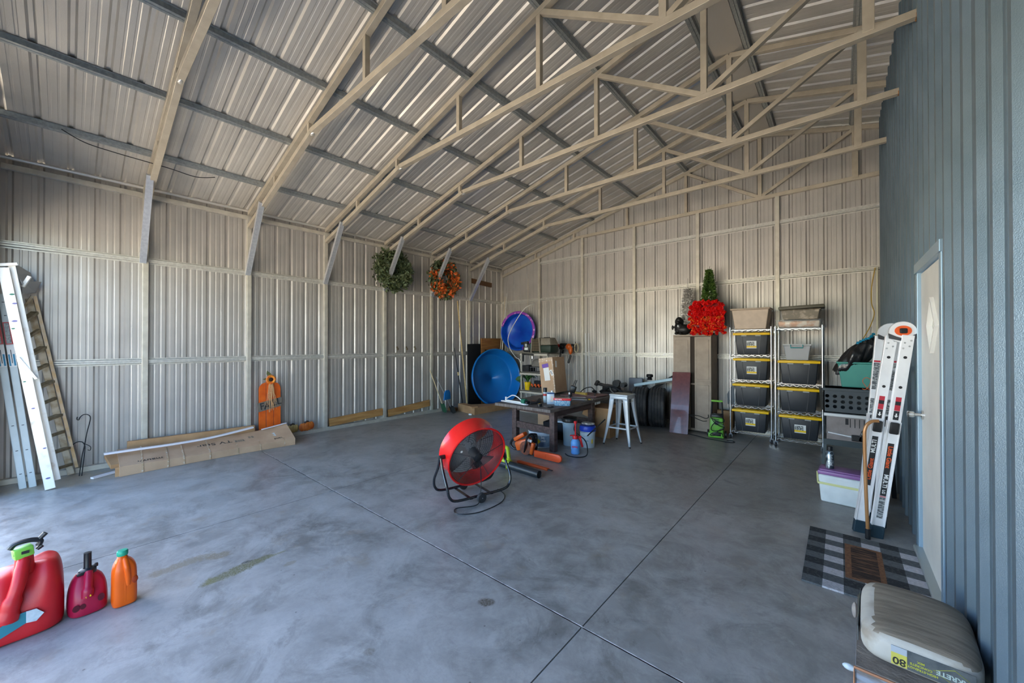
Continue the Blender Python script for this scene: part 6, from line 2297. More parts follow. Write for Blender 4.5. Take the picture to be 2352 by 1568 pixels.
M_TOTE = mat('black_tote', (0.018, 0.021, 0.027), 0.42, 0, (0.022, 0.026, 0.032), 8)
M_LIDY = mat('tote_lid_yellow', (0.95, 0.56, 0.004), 0.4)
M_TLAB = mat('tote_label_dark', (0.05, 0.05, 0.05), 0.5, 0, (0.50, 0.52, 0.50), 60, 2, lo=0.48, hi=0.54)
def make_tote(h, label_):
    t = thing('storage_tote', 'x', 'tote', (0, 0, 0))
    wt, dt = 0.205, 0.145       # half sizes at the foot
    b = MB(M_TOTE)
    b.box(-wt, wt, -dt, dt, 0, h - 0.03, 0.012, taper=(0.030, 0.022), seg=3)
    # raised ribs of the front wall
    for sgn in (-1, 1):
        b.bar((sgn * 0.105, -dt - 0.002, 0.015), (sgn * 0.135, -dt - 0.022, h - 0.04), 0.012, 0.010, (0, 1, 0))
    b.build('tote_body', parent=t, smooth=30)
    b = MB(M_LIDY)
    b.box(-0.262, 0.262, -0.190, 0.185, h - 0.044, h - 0.006, 0.008)
    for k in range(4):
        b.box(-0.21 + 0.108 * k, -0.114 + 0.108 * k, -0.14, 0.14, h - 0.010, h - 0.002, 0.003)
    b.build('lid', parent=t, smooth=30)
    for sgn in (-1, 1):
        b = MB(mat('lid_clip_grey', (0.30, 0.31, 0.30), 0.4))
        b.cbox((sgn * 0.10, -0.180, h - 0.052), (0.075, 0.010, 0.018))
        b.build('latch', parent=t, smooth=0)
    if label_:
        T = TM((0.005, -0.1605, 0.165), (1, 0, 0), (0, -0.06, 1))
        b = MB(M_WHITEP)
        b.box(-0.070, 0.070, -0.062, 0.062, 0, 0.002, 0, T)
        lb = b.build('label', parent=t, smooth=0)
        b = MB(M_TLAB)
        b.box(-0.066, 0.040, -0.022, 0.045, 0.002, 0.003, 0, T)
        b.build('label_picture', parent=lb, smooth=0)
        b = MB(M_YEL)
        b.box(-0.070, 0.070, -0.050, -0.020, 0.002, 0.003, 0, T)
        b.build('yellow_strip', parent=lb, smooth=0)
    return t
sx1, sy1 = (S1[0] + S1[1]) / 2, (S1[2] + S1[3]) / 2
sx2, sy2 = (S2[0] + S2[1]) / 2, (S2[2] + S2[3]) / 2
GT = 'black totes with yellow lids'
base_l = make_tote(0.365, True)
base_n = make_tote(0.365, False)
spots = [(base_l, sx1 + 0.01, Z1[3], 'black tote with yellow lid and label, top one of left shelving'),
         (base_l, sx1 + 0.01, Z1[2], 'black tote with yellow lid and label, second from top in left shelving'),
         (base_n, sx1 + 0.0, Z1[1], 'black unlabelled tote with yellow lid, third from top in left shelving'),
         (base_l, sx1 - 0.01, Z1[0], 'black tote with yellow lid and label, bottom one of left shelving'),
         (base_n, sx2 - 0.0, Z2[2], 'black unlabelled tote with yellow lid, under the clear bin on right shelving'),
         (base_n, sx2 - 0.01, Z2[1], 'black unlabelled tote with yellow lid, middle one of right shelving'),
         (base_l, sx2 + 0.01, Z2[0], 'black tote with yellow lid and label, bottom one of right shelving')]
used = set()
for src, x, z, lab in spots:
    o = src if src.name not in used else copy_tree(src)
    used.add(src.name)
    o.location = (x, sy1 if x < -0.8 else sy2, z + 0.006)
    o['label'] = lab
    o['category'] = 'tote'
    o['group'] = GT

# bins on top and on the right unit
def open_bin(name, label, cat, loc, w0, d0, h, fl, m, rim, wall=0.006, rz=0, inner=None):
    t = thing(name, label, cat, loc, rz)
    b = MB(m)
    a0, a1 = w0 / 2, d0 / 2
    n = 4
    def ring(z, ex, ey, inn=0):
        return [(-a0 - ex + inn, -a1 - ey + inn, z), (a0 + ex - inn, -a1 - ey + inn, z), (a0 + ex - inn, a1 + ey - inn, z), (-a0 - ex + inn, a1 + ey - inn, z)]
    R_ = [ring(0, 0, 0), ring(h * 0.93, fl, fl * 0.8), ring(h * 0.93, fl + rim, fl * 0.8 + rim), ring(h, fl + rim, fl * 0.8 + rim), ring(h, fl, fl * 0.8, wall), ring(wall, 0, 0, wall)]
    vs = [p for r in R_ for p in r]
    fs = [(3, 2, 1, 0), (20, 21, 22, 23)]
    for k in range(5):
        for i in range(4):
            j = (i + 1) % 4
            fs.append((k * 4 + i, k * 4 + j, (k + 1) * 4 + j, (k + 1) * 4 + i))
    bv, fc = b._add(vs, fs)
    o = b.build('bin_body', parent=t, smooth=30)
    md = o.modifiers.new('bev', 'BEVEL')
    md.width = 0.012
    md.segments = 2
    md.limit_method = 'ANGLE'
    return t
open_bin('storage_bin', 'large tan open bin on top of the left wire shelving', 'bin', (sx1 - 0.005, sy1, 1.843), 0.44, 0.30, 0.345, 0.045, mat('tan_bin', (0.62, 0.49, 0.38), 0.5, 0, (0.55, 0.43, 0.33), 12, 6), 0.02)
CLEAR = mat('frosted_clear_plastic', (0.72, 0.73, 0.72), 0.25, 0, spec=0.5, alpha=0.16)
t = open_bin('storage_bin', 'low frosted clear bin of orange-brown things on right wire shelving', 'bin', (sx2, sy2, 1.843), 0.50, 0.34, 0.125, 0.03, CLEAR, 0.018)
b = MB(mat('copper_contents', (0.62, 0.30, 0.14), 0.3, 0.1, (0.86, 0.74, 0.60), 11, 4, lo=0.42, hi=0.58))
b.cbox((0, 0, 0.056), (0.49, 0.33, 0.095), bev=0.02, taper=(0.012, 0.01))
tag(b.build('folded_fabric', loc=(sx2, sy2, 1.846)), 'shiny orange-brown fabric packed inside the low clear bin', 'fabric')
t = open_bin('storage_bin', 'dirty grey-brown bin with raised lid above the low clear bin', 'bin', (sx2 + 0.02, sy2, 1.972), 0.42, 0.30, 0.15, 0.025, mat('smoky_bin', (0.20, 0.165, 0.12), 0.45, 0, (0.40, 0.33, 0.25), 16, 5, lo=0.5, hi=0.62), 0.014)
b = MB(mat('dark_olive_lid', (0.115, 0.105, 0.075), 0.5))
b.bar((-0.27, 0, 0.175), (0.29, 0.0, 0.19), 0.38, 0.05, (0, 0, 1), 0.015)
b.build('lid', parent=t, smooth=30)
t = open_bin('clear_bin', 'small clear lidded bin with teal handle on right shelving', 'bin', (sx2 - 0.02, sy2 - 0.03, 1.348), 0.27, 0.22, 0.235, 0.03, mat('cloudy_clear_plastic', (0.62, 0.63, 0.65), 0.3, alpha=0.5), 0.012)
b = MB(mat('clear_lid', (0.70, 0.72, 0.72), 0.3, 0, alpha=0.6))
b.cbox((0, 0, 0.238), (0.355, 0.29, 0.014), bev=0.004)
b.build('lid', parent=t, smooth=0)
b = MB(plain('teal_handle', (0.015, 0.26, 0.28), 0.4))
b.tube([(-0.075, -0.155, 0.235), (-0.075, -0.158, 0.19), (0.075, -0.158, 0.19), (0.075, -0.155, 0.235)], 0.008, 6)
b.build('handle', parent=t)
b = MB(mat('grey_contents', (0.42, 0.42, 0.42), 0.6, 0, (0.25, 0.27, 0.30), 10))
b.sphere((0, 0, 0.075), 0.065, 12, (1.8, 1.4, 1.0))
b.build('contents', parent=t)

# ================================================================ right hand corner
# tool stand (compact table saw / router stand)
t = thing('tool_stand', 'old grey metal tool stand with slotted front panel under the crate', 'tool stand', (0.03, 6.30, 0))
b = MB(mat('stand_alloy', (0.50, 0.52, 0.53), 0.4, 0.4))
b.box(-0.19, 0.26, -0.06, 0.40, 0.69, 0.73, 0.004)
b.build('table_plate', parent=t, smooth=0)
b = MB(mat('weathered_pink_panel', (0.30, 0.26, 0.25), 0.7, 0, (0.22, 0.19, 0.18), 8, 5))
b.box(-0.165, 0.25, -0.03, 0.0, 0.40, 0.69)
pn = b.build('front_panel', parent=t, smooth=0)
for k in range(5):
    b = MB(M_BLACKM)
    x = 0.015 + 0.042 * k
    b.box(x, x + (0.03 if k == 0 else 0.008), -0.032, -0.029, 0.57 if k else 0.60, 0.675)
    b.build('slot', parent=pn, smooth=0)
b = MB(M_WHITE)
b.cyl((-0.15, -0.04, 0.485), (0.09, -0.04, 0.455), 0.008, n=8)
b.build('fence_rod', parent=t)
b = MB(M_BLACK)
b.cbox((0.12, -0.055, 0.45), (0.10, 0.05, 0.07), bev=0.008)
b.cbox((0.17, -0.05, 0.48), (0.05, 0.06, 0.13), (0, 0.3, 0), 0.006)
b.build('fence_clamp', parent=t, smooth=0)
b = MB(mat('dark_green_grey_metal', (0.05, 0.065, 0.07), 0.5, 0.3))
b.box(-0.20, 0.24, -0.05, 0.36, 0.33, 0.40)
b.build('lower_frame', parent=t, smooth=0)
for sx_ in (-0.18, 0.21):
    for sy_ in (-0.03, 0.33):
        b = MB(mat('dark_green_grey_metal', (0, 0, 0)))
        b.bar((sx_, sy_, 0.34), (sx_ * 1.15, sy_ - (0.04 if sy_ < 0 else -0.02), 0.0), 0.03, 0.03)
        b.build('leg', parent=t, smooth=0)
# perforated crate
t = thing('plastic_crate', 'dark slate plastic crate with rows of round holes', 'crate', (0.06, 6.49, 0.7305))
M_CRATE = mat('slate_crate', (0.045, 0.058, 0.068), 0.5)
b = MB(M_CRATE)
wc, dc, hc = 0.225, 0.19, 0.305
b.box(-wc, wc, -dc, dc, 0, 0.01)
b.box(-wc, wc, dc - 0.012, dc, 0, hc)
b.box(wc - 0.012, wc, -dc, dc, 0, hc)
b.box(-wc, -wc + 0.012, -dc, dc, 0, hc)
# front wall with real holes: rows of 6 x 3
nx, nz, rh = 6, 3, 0.021
x0c, z0c, pw, ph = -wc, 0.045, 2 * wc / nx, 0.065
vs, fs = [], []
def cellface(cx, cz, hw, hh, r, y, flip):
    n = 16
    ring_ = [(cx + r * math.cos(2 * PI * q / n), y, cz + r * math.sin(2 * PI * q / n)) for q in range(n)]
    outr = []
    for q in range(n):
        c_, s_ = math.cos(2 * PI * q / n), math.sin(2 * PI * q / n)
        k = 1 / max(abs(c_), abs(s_))
        outr.append((cx + hw * c_ * k, y, cz + hh * s_ * k))
    b._add(ring_ + outr, [(q, (q + 1) % n, n + (q + 1) % n, n + q) for q in range(n)])
    ring2 = [(p[0], y + 0.008, p[2]) for p in ring_]
    b._add(ring_ + ring2, [(q, (q + 1) % n, n + (q + 1) % n, n + q) for q in range(n)])
for i in range(nx):
    for j in range(nz):
        cellface(x0c + pw * (i + 0.5), z0c + ph * (j + 0.5), pw / 2, ph / 2, rh, -dc, 0)
b.box(-wc, wc, -dc, -dc + 0.012, 0, z0c)
b.box(-wc, wc, -dc, -dc + 0.012, z0c + ph * nz, hc)
b.box(-wc - 0.008, wc + 0.008, -dc - 0.008, -dc + 0.012, hc - 0.03, hc + 0.004, 0.003)
b.box(-wc - 0.008, wc + 0.008, dc - 0.012, dc + 0.008, hc - 0.03, hc + 0.004, 0.003)
b.box(-wc - 0.008, -wc + 0.01, -dc, dc, hc - 0.03, hc + 0.004, 0.003)
b.box(wc - 0.01, wc + 0.008, -dc, dc, hc - 0.03, hc + 0.004, 0.003)
b.build('crate_body', parent=t, smooth=0)
b = MB(mat('perforated_dark', (0.03, 0.036, 0.04), 0.6, 0, (0.12, 0.12, 0.11), 60, 2, lo=0.52, hi=0.58))
b.cbox((-wc - 0.014, -0.06, 0.15), (0.014, 0.20, 0.29), (0, -0.08, 0.2))
b.build('side_flap', parent=t, smooth=0)
# teal tote with bag
open_bin('teal_tote', 'teal green open tote sitting on top of the slate crate', 'tote', (0.165, 6.66, 1.041), 0.30, 0.26, 0.325, 0.04, mat('teal_tote_plastic', (0.07, 0.32, 0.27), 0.45, 0, (0.06, 0.28, 0.24), 5), 0.014)
t = thing('trash_bag', 'black plastic bag tied with blue string stuffed in the teal tote', 'bag', (0.20, 6.62, 1.20))
b = MB(mat('black_bag_film', (0.012, 0.012, 0.013), 0.28, 0, (0.02, 0.02, 0.022), 6, 5, 0.9, 16, coat=0.3))
def bag(u, v):
    a = u * 2 * PI
    th = v * PI
    r = 0.185 * math.sin(th) ** 0.6 * (1 + 0.10 * math.sin(3 * a + 1) + 0.08 * math.sin(7 * a + 4 * th) + 0.06 * math.sin(13 * a))
    z = 0.22 - 0.15 * math.cos(th) + 0.012 * math.sin(9 * a + 6 * th)
    x = r * math.cos(a) * 1.15 + 0.35 * (z - 0.22)
    return (x - 0.04, r * math.sin(a) * 0.75, z + 0.62 * x + 0.02)
b.grid(bag, 60, 24, cu=True)
b.build('bag_film', parent=t, smooth=50)
b = MB(plain('blue_string', (0.01, 0.25, 0.42), 0.5))
b.tube(smooth_path([(-0.04, -0.06, 0.40), (0.0, -0.10, 0.43), (0.04, -0.08, 0.455), (0.08, -0.10, 0.47), (0.12, -0.02, 0.52)], 5), [0.009, 0.012, 0.02] * 7, 6)
b.build('drawstring', parent=t)
b = MB(mat('orange_cord', (0.55, 0.13, 0.05), 0.5))
b.tube(smooth_path([(0.34, 6.285, 1.055), (0.26, 6.282, 1.05), (0.225, 6.28, 1.10), (0.205, 6.28, 1.15), (0.235, 6.28, 1.19), (0.275, 6.28, 1.165), (0.265, 6.28, 1.10), (0.235, 6.28, 1.05), (0.20, 6.285, 1.052)], 6), 0.004, 6)
tag(b.build('orange_cord'), 'thin orange cord looped over the crate rim', 'cord')
# wall cord and pipe
b = MB(mat('yellow_cord', (0.42, 0.27, 0.04), 0.5))
b.tube(smooth_path([(0.405, 7.90, 2.74), (0.365, 7.90, 2.45), (0.365, 7.90, 2.2), (0.392, 7.90, 2.05), (0.345, 7.88, 1.86), (0.26, 7.84, 1.66), (0.22, 7.8, 1.52)], 6), 0.007, 6)
tag(b.build('yellow_rope'), 'yellow cord hanging from the back wall girt in right corner', 'cord')
b = MB(mat('cream_pipe', (0.62, 0.60, 0.46), 0.45))
b.cyl((0.428, 7.93, 0.0), (0.428, 7.93, 2.75), 0.013, n=10)
tag(b.build('conduit_pipe'), 'thin cream conduit pipe in the back right corner', 'pipe')

# picnic cooler and can
t = thing('cooler', 'small white picnic cooler with purple lid and yellow handle', 'cooler', (0.015, 5.10, 0), math.radians(-3))
b = MB(mat('cooler_white', (0.66, 0.70, 0.70), 0.45, 0, (0.58, 0.62, 0.62), 8))
b.box(-0.165, 0.165, -0.105, 0.105, 0, 0.275, 0.018, taper=(0.022, 0.015), seg=3)
b.build('body', parent=t, smooth=40)
b = MB(mat('cooler_purple', (0.26, 0.12, 0.30), 0.4))
b.box(-0.190, 0.190, -0.122, 0.122, 0.276, 0.315, 0.012)
b.box(-0.175, 0.175, -0.108, 0.108, 0.315, 0.328, 0.006)
b.build('lid', parent=t, smooth=40)
b = MB(mat('pale_yellow_plastic', (0.62, 0.62, 0.28), 0.45))
b.box(-0.19, 0.185, -0.124, -0.110, 0.178, 0.200, 0.004)
b.bar((-0.188, -0.115, 0.19), (-0.202, -0.02, 0.27), 0.012, 0.02)
b.build('handle', parent=t, smooth=0)
t = thing('aerosol_can', 'silver and black aerosol can standing on the cooler lid', 'spray can', (-0.085, 5.09, 0.3285))
b = MB(mat('can_silver_print', (0.42, 0.47, 0.50), 0.3, 0.5, (0.05, 0.07, 0.09), 22, 3, lo=0.46, hi=0.54))
b.lathe([(0.030, 0), (0.033, 0.004), (0.033, 0.16), (0.024, 0.178), (0.001, 0.178)], 24)
cb = b.build('can_body', parent=t)
b = MB(M_BLACK)
b.lathe([(0.022, 0.172), (0.023, 0.18), (0.022, 0.218), (0.018, 0.222), (0.001, 0.222)], 18)
b.build('cap', parent=t)
b = MB(M_WHITEP)
b.tube([(0.0335 * math.sin(0.0 + 0.014 * math.cos(a * PI / 8) / 0.0335), -0.0345, 0.05 + 0.014 * math.sin(a * PI / 8)) for a in range(16)], 0.002, 4, closed=True)
b.build('round_mark', parent=cb)

# folded aluminium step stool behind the ladder
t = thing('step_stool', 'grey aluminium folding steps leaning behind the multi-position ladder', 'step stool', (0.19, 5.27, 0))
M_ALU = mat('dull_aluminium', (0.42, 0.46, 0.50), 0.38, 0.6, (0.34, 0.38, 0.42), 8)
for sgn in (0, 1):
    b = MB(M_ALU)
    b.bar((0.03 + 0.04 * sgn, 0.0 + 0.22 * sgn, 0.0), (0.17, 0.02 + 0.22 * sgn, 0.78), 0.095, 0.02, (0, 1, 0))
    b.build('side_rail', parent=t, smooth=0)
for z in (0.20, 0.42, 0.62):
    b = MB(M_ALU)
    x = 0.03 + 0.14 * z / 0.78
    b.box(x - 0.05, x + 0.05, 0, 0.24, z, z + 0.015)
    b.build('tread', parent=t, smooth=0)
b = MB(mat('worn_grey_strut', (0.26, 0.26, 0.24), 0.5, 0.4))
b.bar((-0.02, -0.03, 0.34), (0.05, -0.02, 0.08), 0.03, 0.014, (0, 1, 0))
b.bar((-0.02, -0.03, 0.70), (0.06, -0.02, 0.60), 0.04, 0.014, (0, 1, 0))
b.build('strut', parent=t, smooth=0)
b = MB(mat('dirty_rag', (0.30, 0.28, 0.26), 0.9, 0, (0.18, 0.15, 0.12), 14, 4, 0.8, 14))
b.sphere((0.05, -0.06, 0.06), 0.06, 14, (0.9, 0.8, 1.0))
b.build('foot_cover', parent=t)

# dark sawhorse legs by the wall
t = thing('sawhorse', 'dark folded sawhorse standing tight against the partition', 'sawhorse', (0.355, 5.86, 0))
b = MB(M_BLACKM)
b.cbox((0.02, 0.0, 0.74), (0.07, 0.56, 0.05), bev=0.006)
b.build('beam', parent=t, smooth=0)
for yy in (-0.24, 0.22):
    for xx in (-0.10, 0.065):
        b = MB(M_BLACKM)
        b.bar((0.02 + xx * 0.2, yy * 0.9, 0.73), (xx, yy * 1.1, 0.0), 0.035, 0.045)
        b.build('leg', parent=t, smooth=0)

# ---------------------------------------------------------------- multi-position ladder
t = thing('folding_ladder', 'white-silver multi-position folding ladder with orange and black decals leaning on partition', 'ladder')
M_LG = mat('brushed_ladder_alloy', (0.86, 0.87, 0.89), 0.32, 0.3, (0.80, 0.81, 0.83), 10)
M_LBLK = plain('decal_black', (0.02, 0.022, 0.025), 0.5)
M_LOR = plain('decal_orange', (0.78, 0.11, 0.02), 0.45)
M_LRD = plain('decal_red', (0.48, 0.03, 0.05), 0.5)
M_LGY = mat('decal_grey_text', (0.10, 0.11, 0.12), 0.6, 0, (0.40, 0.42, 0.42), 90, 2, stretch=(0.4, 1, 1.5), lo=0.5, hi=0.56)
OFFB, OFFT = Vector((0.035, 0.27, 0.0)), Vector((-0.045, 0.30, 0.0))
OFF = OFFT
legs = [((0.118, 4.385, 0.0), (0.318, 4.335, 1.665)), ((0.218, 4.350, 0.0), (0.408, 4.305, 1.665))]
for side_ in (0, 1):
    for li, (p0, p1) in enumerate(legs):
        p0 = Vector(p0) + OFFB * side_
        p1 = Vector(p1) + OFFT * side_
        z = (p1 - p0).normalized()
        x = Vector((0.97, -0.06 + 0.30, 0))
        x = (x - z * x.dot(z)).normalized()
        y = x.cross(z)                       # points to the camera
        if y.y > 0: y = -y
        x = y.cross(z) * -1
        T = Matrix.Translation(p0) @ Matrix((x, y, z)).transposed().to_4x4()
        L_ = (p1 - p0).length
        zm = 0.98
        w0, w1 = 0.082, 0.074
        b = MB(M_LG)
        # outer lower channel
        b.box(-w0 / 2, w0 / 2, -0.003, 0.0, 0.10, zm, 0, T)
        b.box(-w0 / 2, -w0 / 2 + 0.006, -0.03, 0.006, 0.10, zm, 0, T)
        b.box(w0 / 2 - 0.006, w0 / 2, -0.03, 0.006, 0.10, zm, 0, T)
        lr = b.build('outer_rail', parent=t, smooth=0)
        b = MB(M_LG)
        b.box(-w1 / 2, w1 / 2, -0.022, 0.0045, zm - 0.30 if False else zm, L_, 0.002, T)
        ur = b.build('inner_rail', parent=t, smooth=0)
        b = MB(plain('rubber_foot_slate', (0.015, 0.035, 0.05), 0.45))
        b.box(-w0 / 2 - 0.003, w0 / 2 + 0.003, -0.034, 0.009, 0.0, 0.105, 0.006, T)
        b.build('rubber_foot', parent=t, smooth=0)
        b = MB(M_BLACK)
        b.box(-0.027, 0.027, 0.0, 0.024, zm - 0.10, zm - 0.005, 0.008, T)
        b.build('lock_knob', parent=t, smooth=30)
        if side_ == 0:
            for zz_ in (1.26, 1.50):
                b = MB(M_BLACKM)
                b.cyl((0, 0.0045, zz_), (0, 0.007, zz_), 0.011, n=14)
                b.bm.transform(T)
                b.build('pin_hole', parent=ur)
            for kx, kz in ((-0.02, 1.57), (0.015, 1.59), (-0.015, 1.615), (0.02, 1.635)):
                b = MB(M_STEEL)
                b.sphere((kx, 0.005, kz), 0.007, 8, (1, 0.5, 1))
                b.bm.transform(T)
                b.build('rivet', parent=ur)
            lx0, lx1 = -0.016, 0.018
            b = MB(M_LRD)
            b.box(lx0, lx1, 0.0048, 0.0058, 1.02 + 0.05, 1.18, 0, T)
            lb = b.build('safety_label', parent=ur, smooth=0)
            b = MB(M_LBLK)
            b.box(lx0, lx1, 0.0058, 0.0064, 1.115, 1.145, 0, T)
            b.build('label_band', parent=lb, smooth=0)
            b = MB(M_LBLK)
            b.box(lx0, lx1, 0.0048, 0.0058, 0.995, 1.068, 0, T)
            l2 = b.build('arrow_label', parent=ur, smooth=0)
            b = MB(M_WHITEP)
            Tq = T @ TM((0.001, 0.006, 1.03), (1, 0, 0), (0, 0, 1)) @ Matrix.Diagonal((1, 1, -1, 1))
            b.prism([(-0.004, 0.018), (0.004, 0.018), (0.004, 0.0), (0.012, 0.0), (0.0, -0.016), (-0.012, 0.0), (-0.004, 0.0)], 0, 0.001, Tq)
            b.build('arrow', parent=l2, smooth=0)
            # name decal
            z0_, z1_ = (0.36, 0.80) if li == 1 else (0.42, 0.84)
            b = MB(M_LBLK)
            b.box(-0.019, 0.019, 0.0, 0.0012, z0_, z1_, 0, T)
            dc_ = b.build('name_decal', parent=lr, smooth=0)
            def dec(txt, zc_, m_, sz, sx=1.0):
                up = -1 if li == 1 else 1
                Tt = T @ TM((0.0, 0.0014, zc_), (0, 0, up), (-up if False else (-1 if up > 0 else 1), 0, 0))
                # keep the text facing the camera (+y of the rail frame)
                M_ = T @ Matrix(((0, -1 if up > 0 else 1, 0, 0), (0, 0, 1, 0.0014), (up, 0, 0, zc_), (0, 0, 0, 1)))
                text_obj('lettering', txt, sz, m_, dc_, M_, 0.0004, sx=sx, bold=0.0007)
            if li == 1:
                dec('Little Giant', 0.685, M_LOR, 0.040)
                dec('MULTI', 0.485, M_WHITEP, 0.040)
                dec('LG', 0.395, M_WHITEP, 0.026)
                b = MB(M_LRD)
                b.box(-0.019, 0.019, 0.0, 0.0012, 0.350, 0.357, 0, T)
                b.build('red_line', parent=lr, smooth=0)
                b = MB(M_LGY)
                b.box(-0.019, 0.019, 0.0, 0.0012, 0.17, 0.347, 0, T)
                b.build('instruction_label', parent=lr, smooth=0)
            else:
                dec('MULTI', 0.755, M_WHITEP, 0.040)
                dec('Little Giant', 0.56, M_LOR, 0.040)
        else:
            b = MB(M_LRD)
            b.box(-0.034, 0.030, 0.0048, 0.0056, 1.44, 1.455, 0, T)
            b.build('red_line', parent=ur, smooth=0)
            for za, zb in ((1.20, 1.435), (0.99, 1.12)):
                b = MB(M_LGY)
                b.box(-0.034, 0.030, 0.0048, 0.0056, za, zb, 0, T)
                b.build('instruction_label', parent=ur, smooth=0)
    # hinge
    c = Vector((0.375, 4.318, 1.69)) + OFF * side_
    T = TM(c, (0.97, 0.24, 0), (0, 0, 1))
    b = MB(M_LG)
    b.cyl((0, 0, -0.012), (0, 0, 0.014), 0.083, n=36)
    b.bm.transform(T)
    hg = b.build('hinge', parent=t)
    b = MB(plain('hinge_dark', (0.06, 0.06, 0.065), 0.45))
    b.prism([(-0.085, -0.01), (-0.04, -0.035), (0, -0.05), (0.04, -0.035), (0.085, -0.01), (0.082, -0.05), (0.02, -0.068), (-0.02, -0.068), (-0.082, -0.05)], 0.004, 0.018, T)
    b.build('hinge_cover', parent=hg, smooth=0)
    if side_ == 0:
        b = MB(M_LOR)
        b.cyl((0, 0.012, 0.014), (0, 0.012, 0.020), 0.045, n=28)
        b.bm.transform(T @ Matrix.Diagonal((1.12, 0.9, 1, 1)))
        od = b.build('orange_disc', parent=hg)
        b = MB(M_BLACK)
        b.cbox((0, 0.010, 0.024), (0.046, 0.040, 0.014), bev=0.008)
        b.bm.transform(T)
        b.build('lock_button', parent=od)
for k in range(5):
    z = 0.18 + 0.30 * k
    b = MB(M_LG)
    p = Vector(legs[1][0]).lerp(Vector(legs[1][1]), z / 1.665)
    b.cyl(p + Vector((0, 0.02, 0)), p + OFFB.lerp(OFFT, z / 1.665) * 0.93, 0.016, n=10)
    b.build('rung', parent=t)

# copper coloured cane
t = thing('walking_cane', 'copper-coloured cane with curved handle and black tip leaning on ladder', 'cane', (0, 0, 0))
b = MB(mat('copper_cane', (0.34, 0.15, 0.05), 0.32, 0.3, (0.40, 0.20, 0.08), 4, stretch=(1, 1, 0.3)))
b.tube(smooth_path([(0.165, 4.28, 0.07), (0.155, 4.26, 0.4), (0.148, 4.25, 0.80), (0.155, 4.25, 0.915), (0.19, 4.26, 0.965), (0.235, 4.265, 0.975)], 6), 0.0125, 10)
b.build('shaft', parent=t)
b = MB(M_BLACK)
b.cyl((0.1655, 4.281, 0.0), (0.165, 4.28, 0.085), 0.017, n=14)
b.build('tip', parent=t)

# ---------------------------------------------------------------- door mat
t = thing('door_mat', 'black and white buffalo check doormat with brown centre panel', 'mat', (-0.205, 3.235, 0), 0)
MW, MD = 0.648, 0.99
M_MB = mat('mat_black', (0.022, 0.024, 0.026), 0.95, 0, (0.06, 0.06, 0.06), 60, 3, 0.6, 120, lo=0.5, hi=0.7)
M_MG = mat('mat_charcoal', (0.075, 0.085, 0.09), 0.95, 0, (0.11, 0.12, 0.125), 60, 3, 0.6, 120)
M_MW = mat('mat_white', (0.50, 0.49, 0.52), 0.95, 0, (0.38, 0.37, 0.39), 60, 3, 0.6, 120)
M_MC = mat('mat_coir', (0.22, 0.105, 0.045), 0.95, 0, (0.14, 0.06, 0.03), 60, 3, 0.6, 120)
M_MT = mat('mat_dark_print', (0.030, 0.016, 0.010), 0.95, 0, (0.17, 0.08, 0.04), 9, 4, 0.4, 100, stretch=(0.8, 8, 1), lo=0.50, hi=0.60)
b = MB(M_MB, M_MG, M_MW, M_MC, M_MT)
nc, nr_ = 6, 10
for i in range(nc):
    for j in range(nr_):
        x0, x1 = MW * i / nc, MW * (i + 1) / nc
        y1, y0 = MD - MD * j / nr_, MD - MD * (j + 1) / nr_
        m_ = (M_MB if j % 2 == 0 else M_MG) if i % 2 == 0 else (M_MG if j % 2 == 0 else M_MW)
        b.use(m_).box(x0, x1, y0, y1, 0.001, 0.013)
b.build('mat_body', parent=t, smooth=0)
b = MB(M_MC)
b.box(0.225, 0.435, 0.22, 0.80, 0.012, 0.0142)
cp = b.build('centre_panel', parent=t, smooth=0)
b = MB(M_MT)
b.box(0.26, 0.405, 0.25, 0.77, 0.014, 0.0148)
b.build('printed_text_block', parent=cp, smooth=0)

# ---------------------------------------------------------------- concrete mix on a wrapped crate
t = thing('wooden_crate', 'weathered crate wrapped in film under the concrete bag', 'crate', (0.252, 2.64, 0), math.radians(-2))
b = MB(mat('crate_wood', (0.20, 0.17, 0.15), 0.8, 0, (0.33, 0.36, 0.42), 3, 7, 0.3, 60, stretch=(3, 1, 12), lo=0.4, hi=0.6))
b.box(-0.195, 0.195, -0.33, 0.33, 0.0, 0.15, 0.006)
b.build('crate_body', parent=t, smooth=0)
b = MB(mat('orange_strap', (0.45, 0.20, 0.10), 0.6))
b.tube([(-0.199, -0.334, 0.008), (-0.199, -0.334, 0.146), (0.199, -0.334, 0.146)], 0.006, 6)
b.build('strap', parent=t)
b = MB(mat('crate_top_dirt', (0.16, 0.13, 0.11), 0.9, 0, (0.26, 0.23, 0.20), 9, 6, 0.4, 60))
b.box(-0.194, 0.194, -0.328, 0.328, 0.150, 0.155)
b.build('dirty_top', parent=t, smooth=0)
for p in ((-0.215, -0.325, 0.13), (-0.215, -0.315, 0.03)):
    b = MB(mat('torn_film', (0.62, 0.70, 0.74), 0.4, 0, (0.45, 0.52, 0.56), 30))
    b.sphere(p, 0.018, 10, (1.4, 0.7, 0.8))
    b.build('torn_film', parent=t)
b = MB(mat('torn_paper', (0.42, 0.36, 0.30), 0.8, 0, (0.30, 0.26, 0.24), 40))
b.sphere((-0.205, 0.27, 0.09), 0.035, 10, (0.4, 0.8, 1.2))
b.build('torn_paper', parent=t)

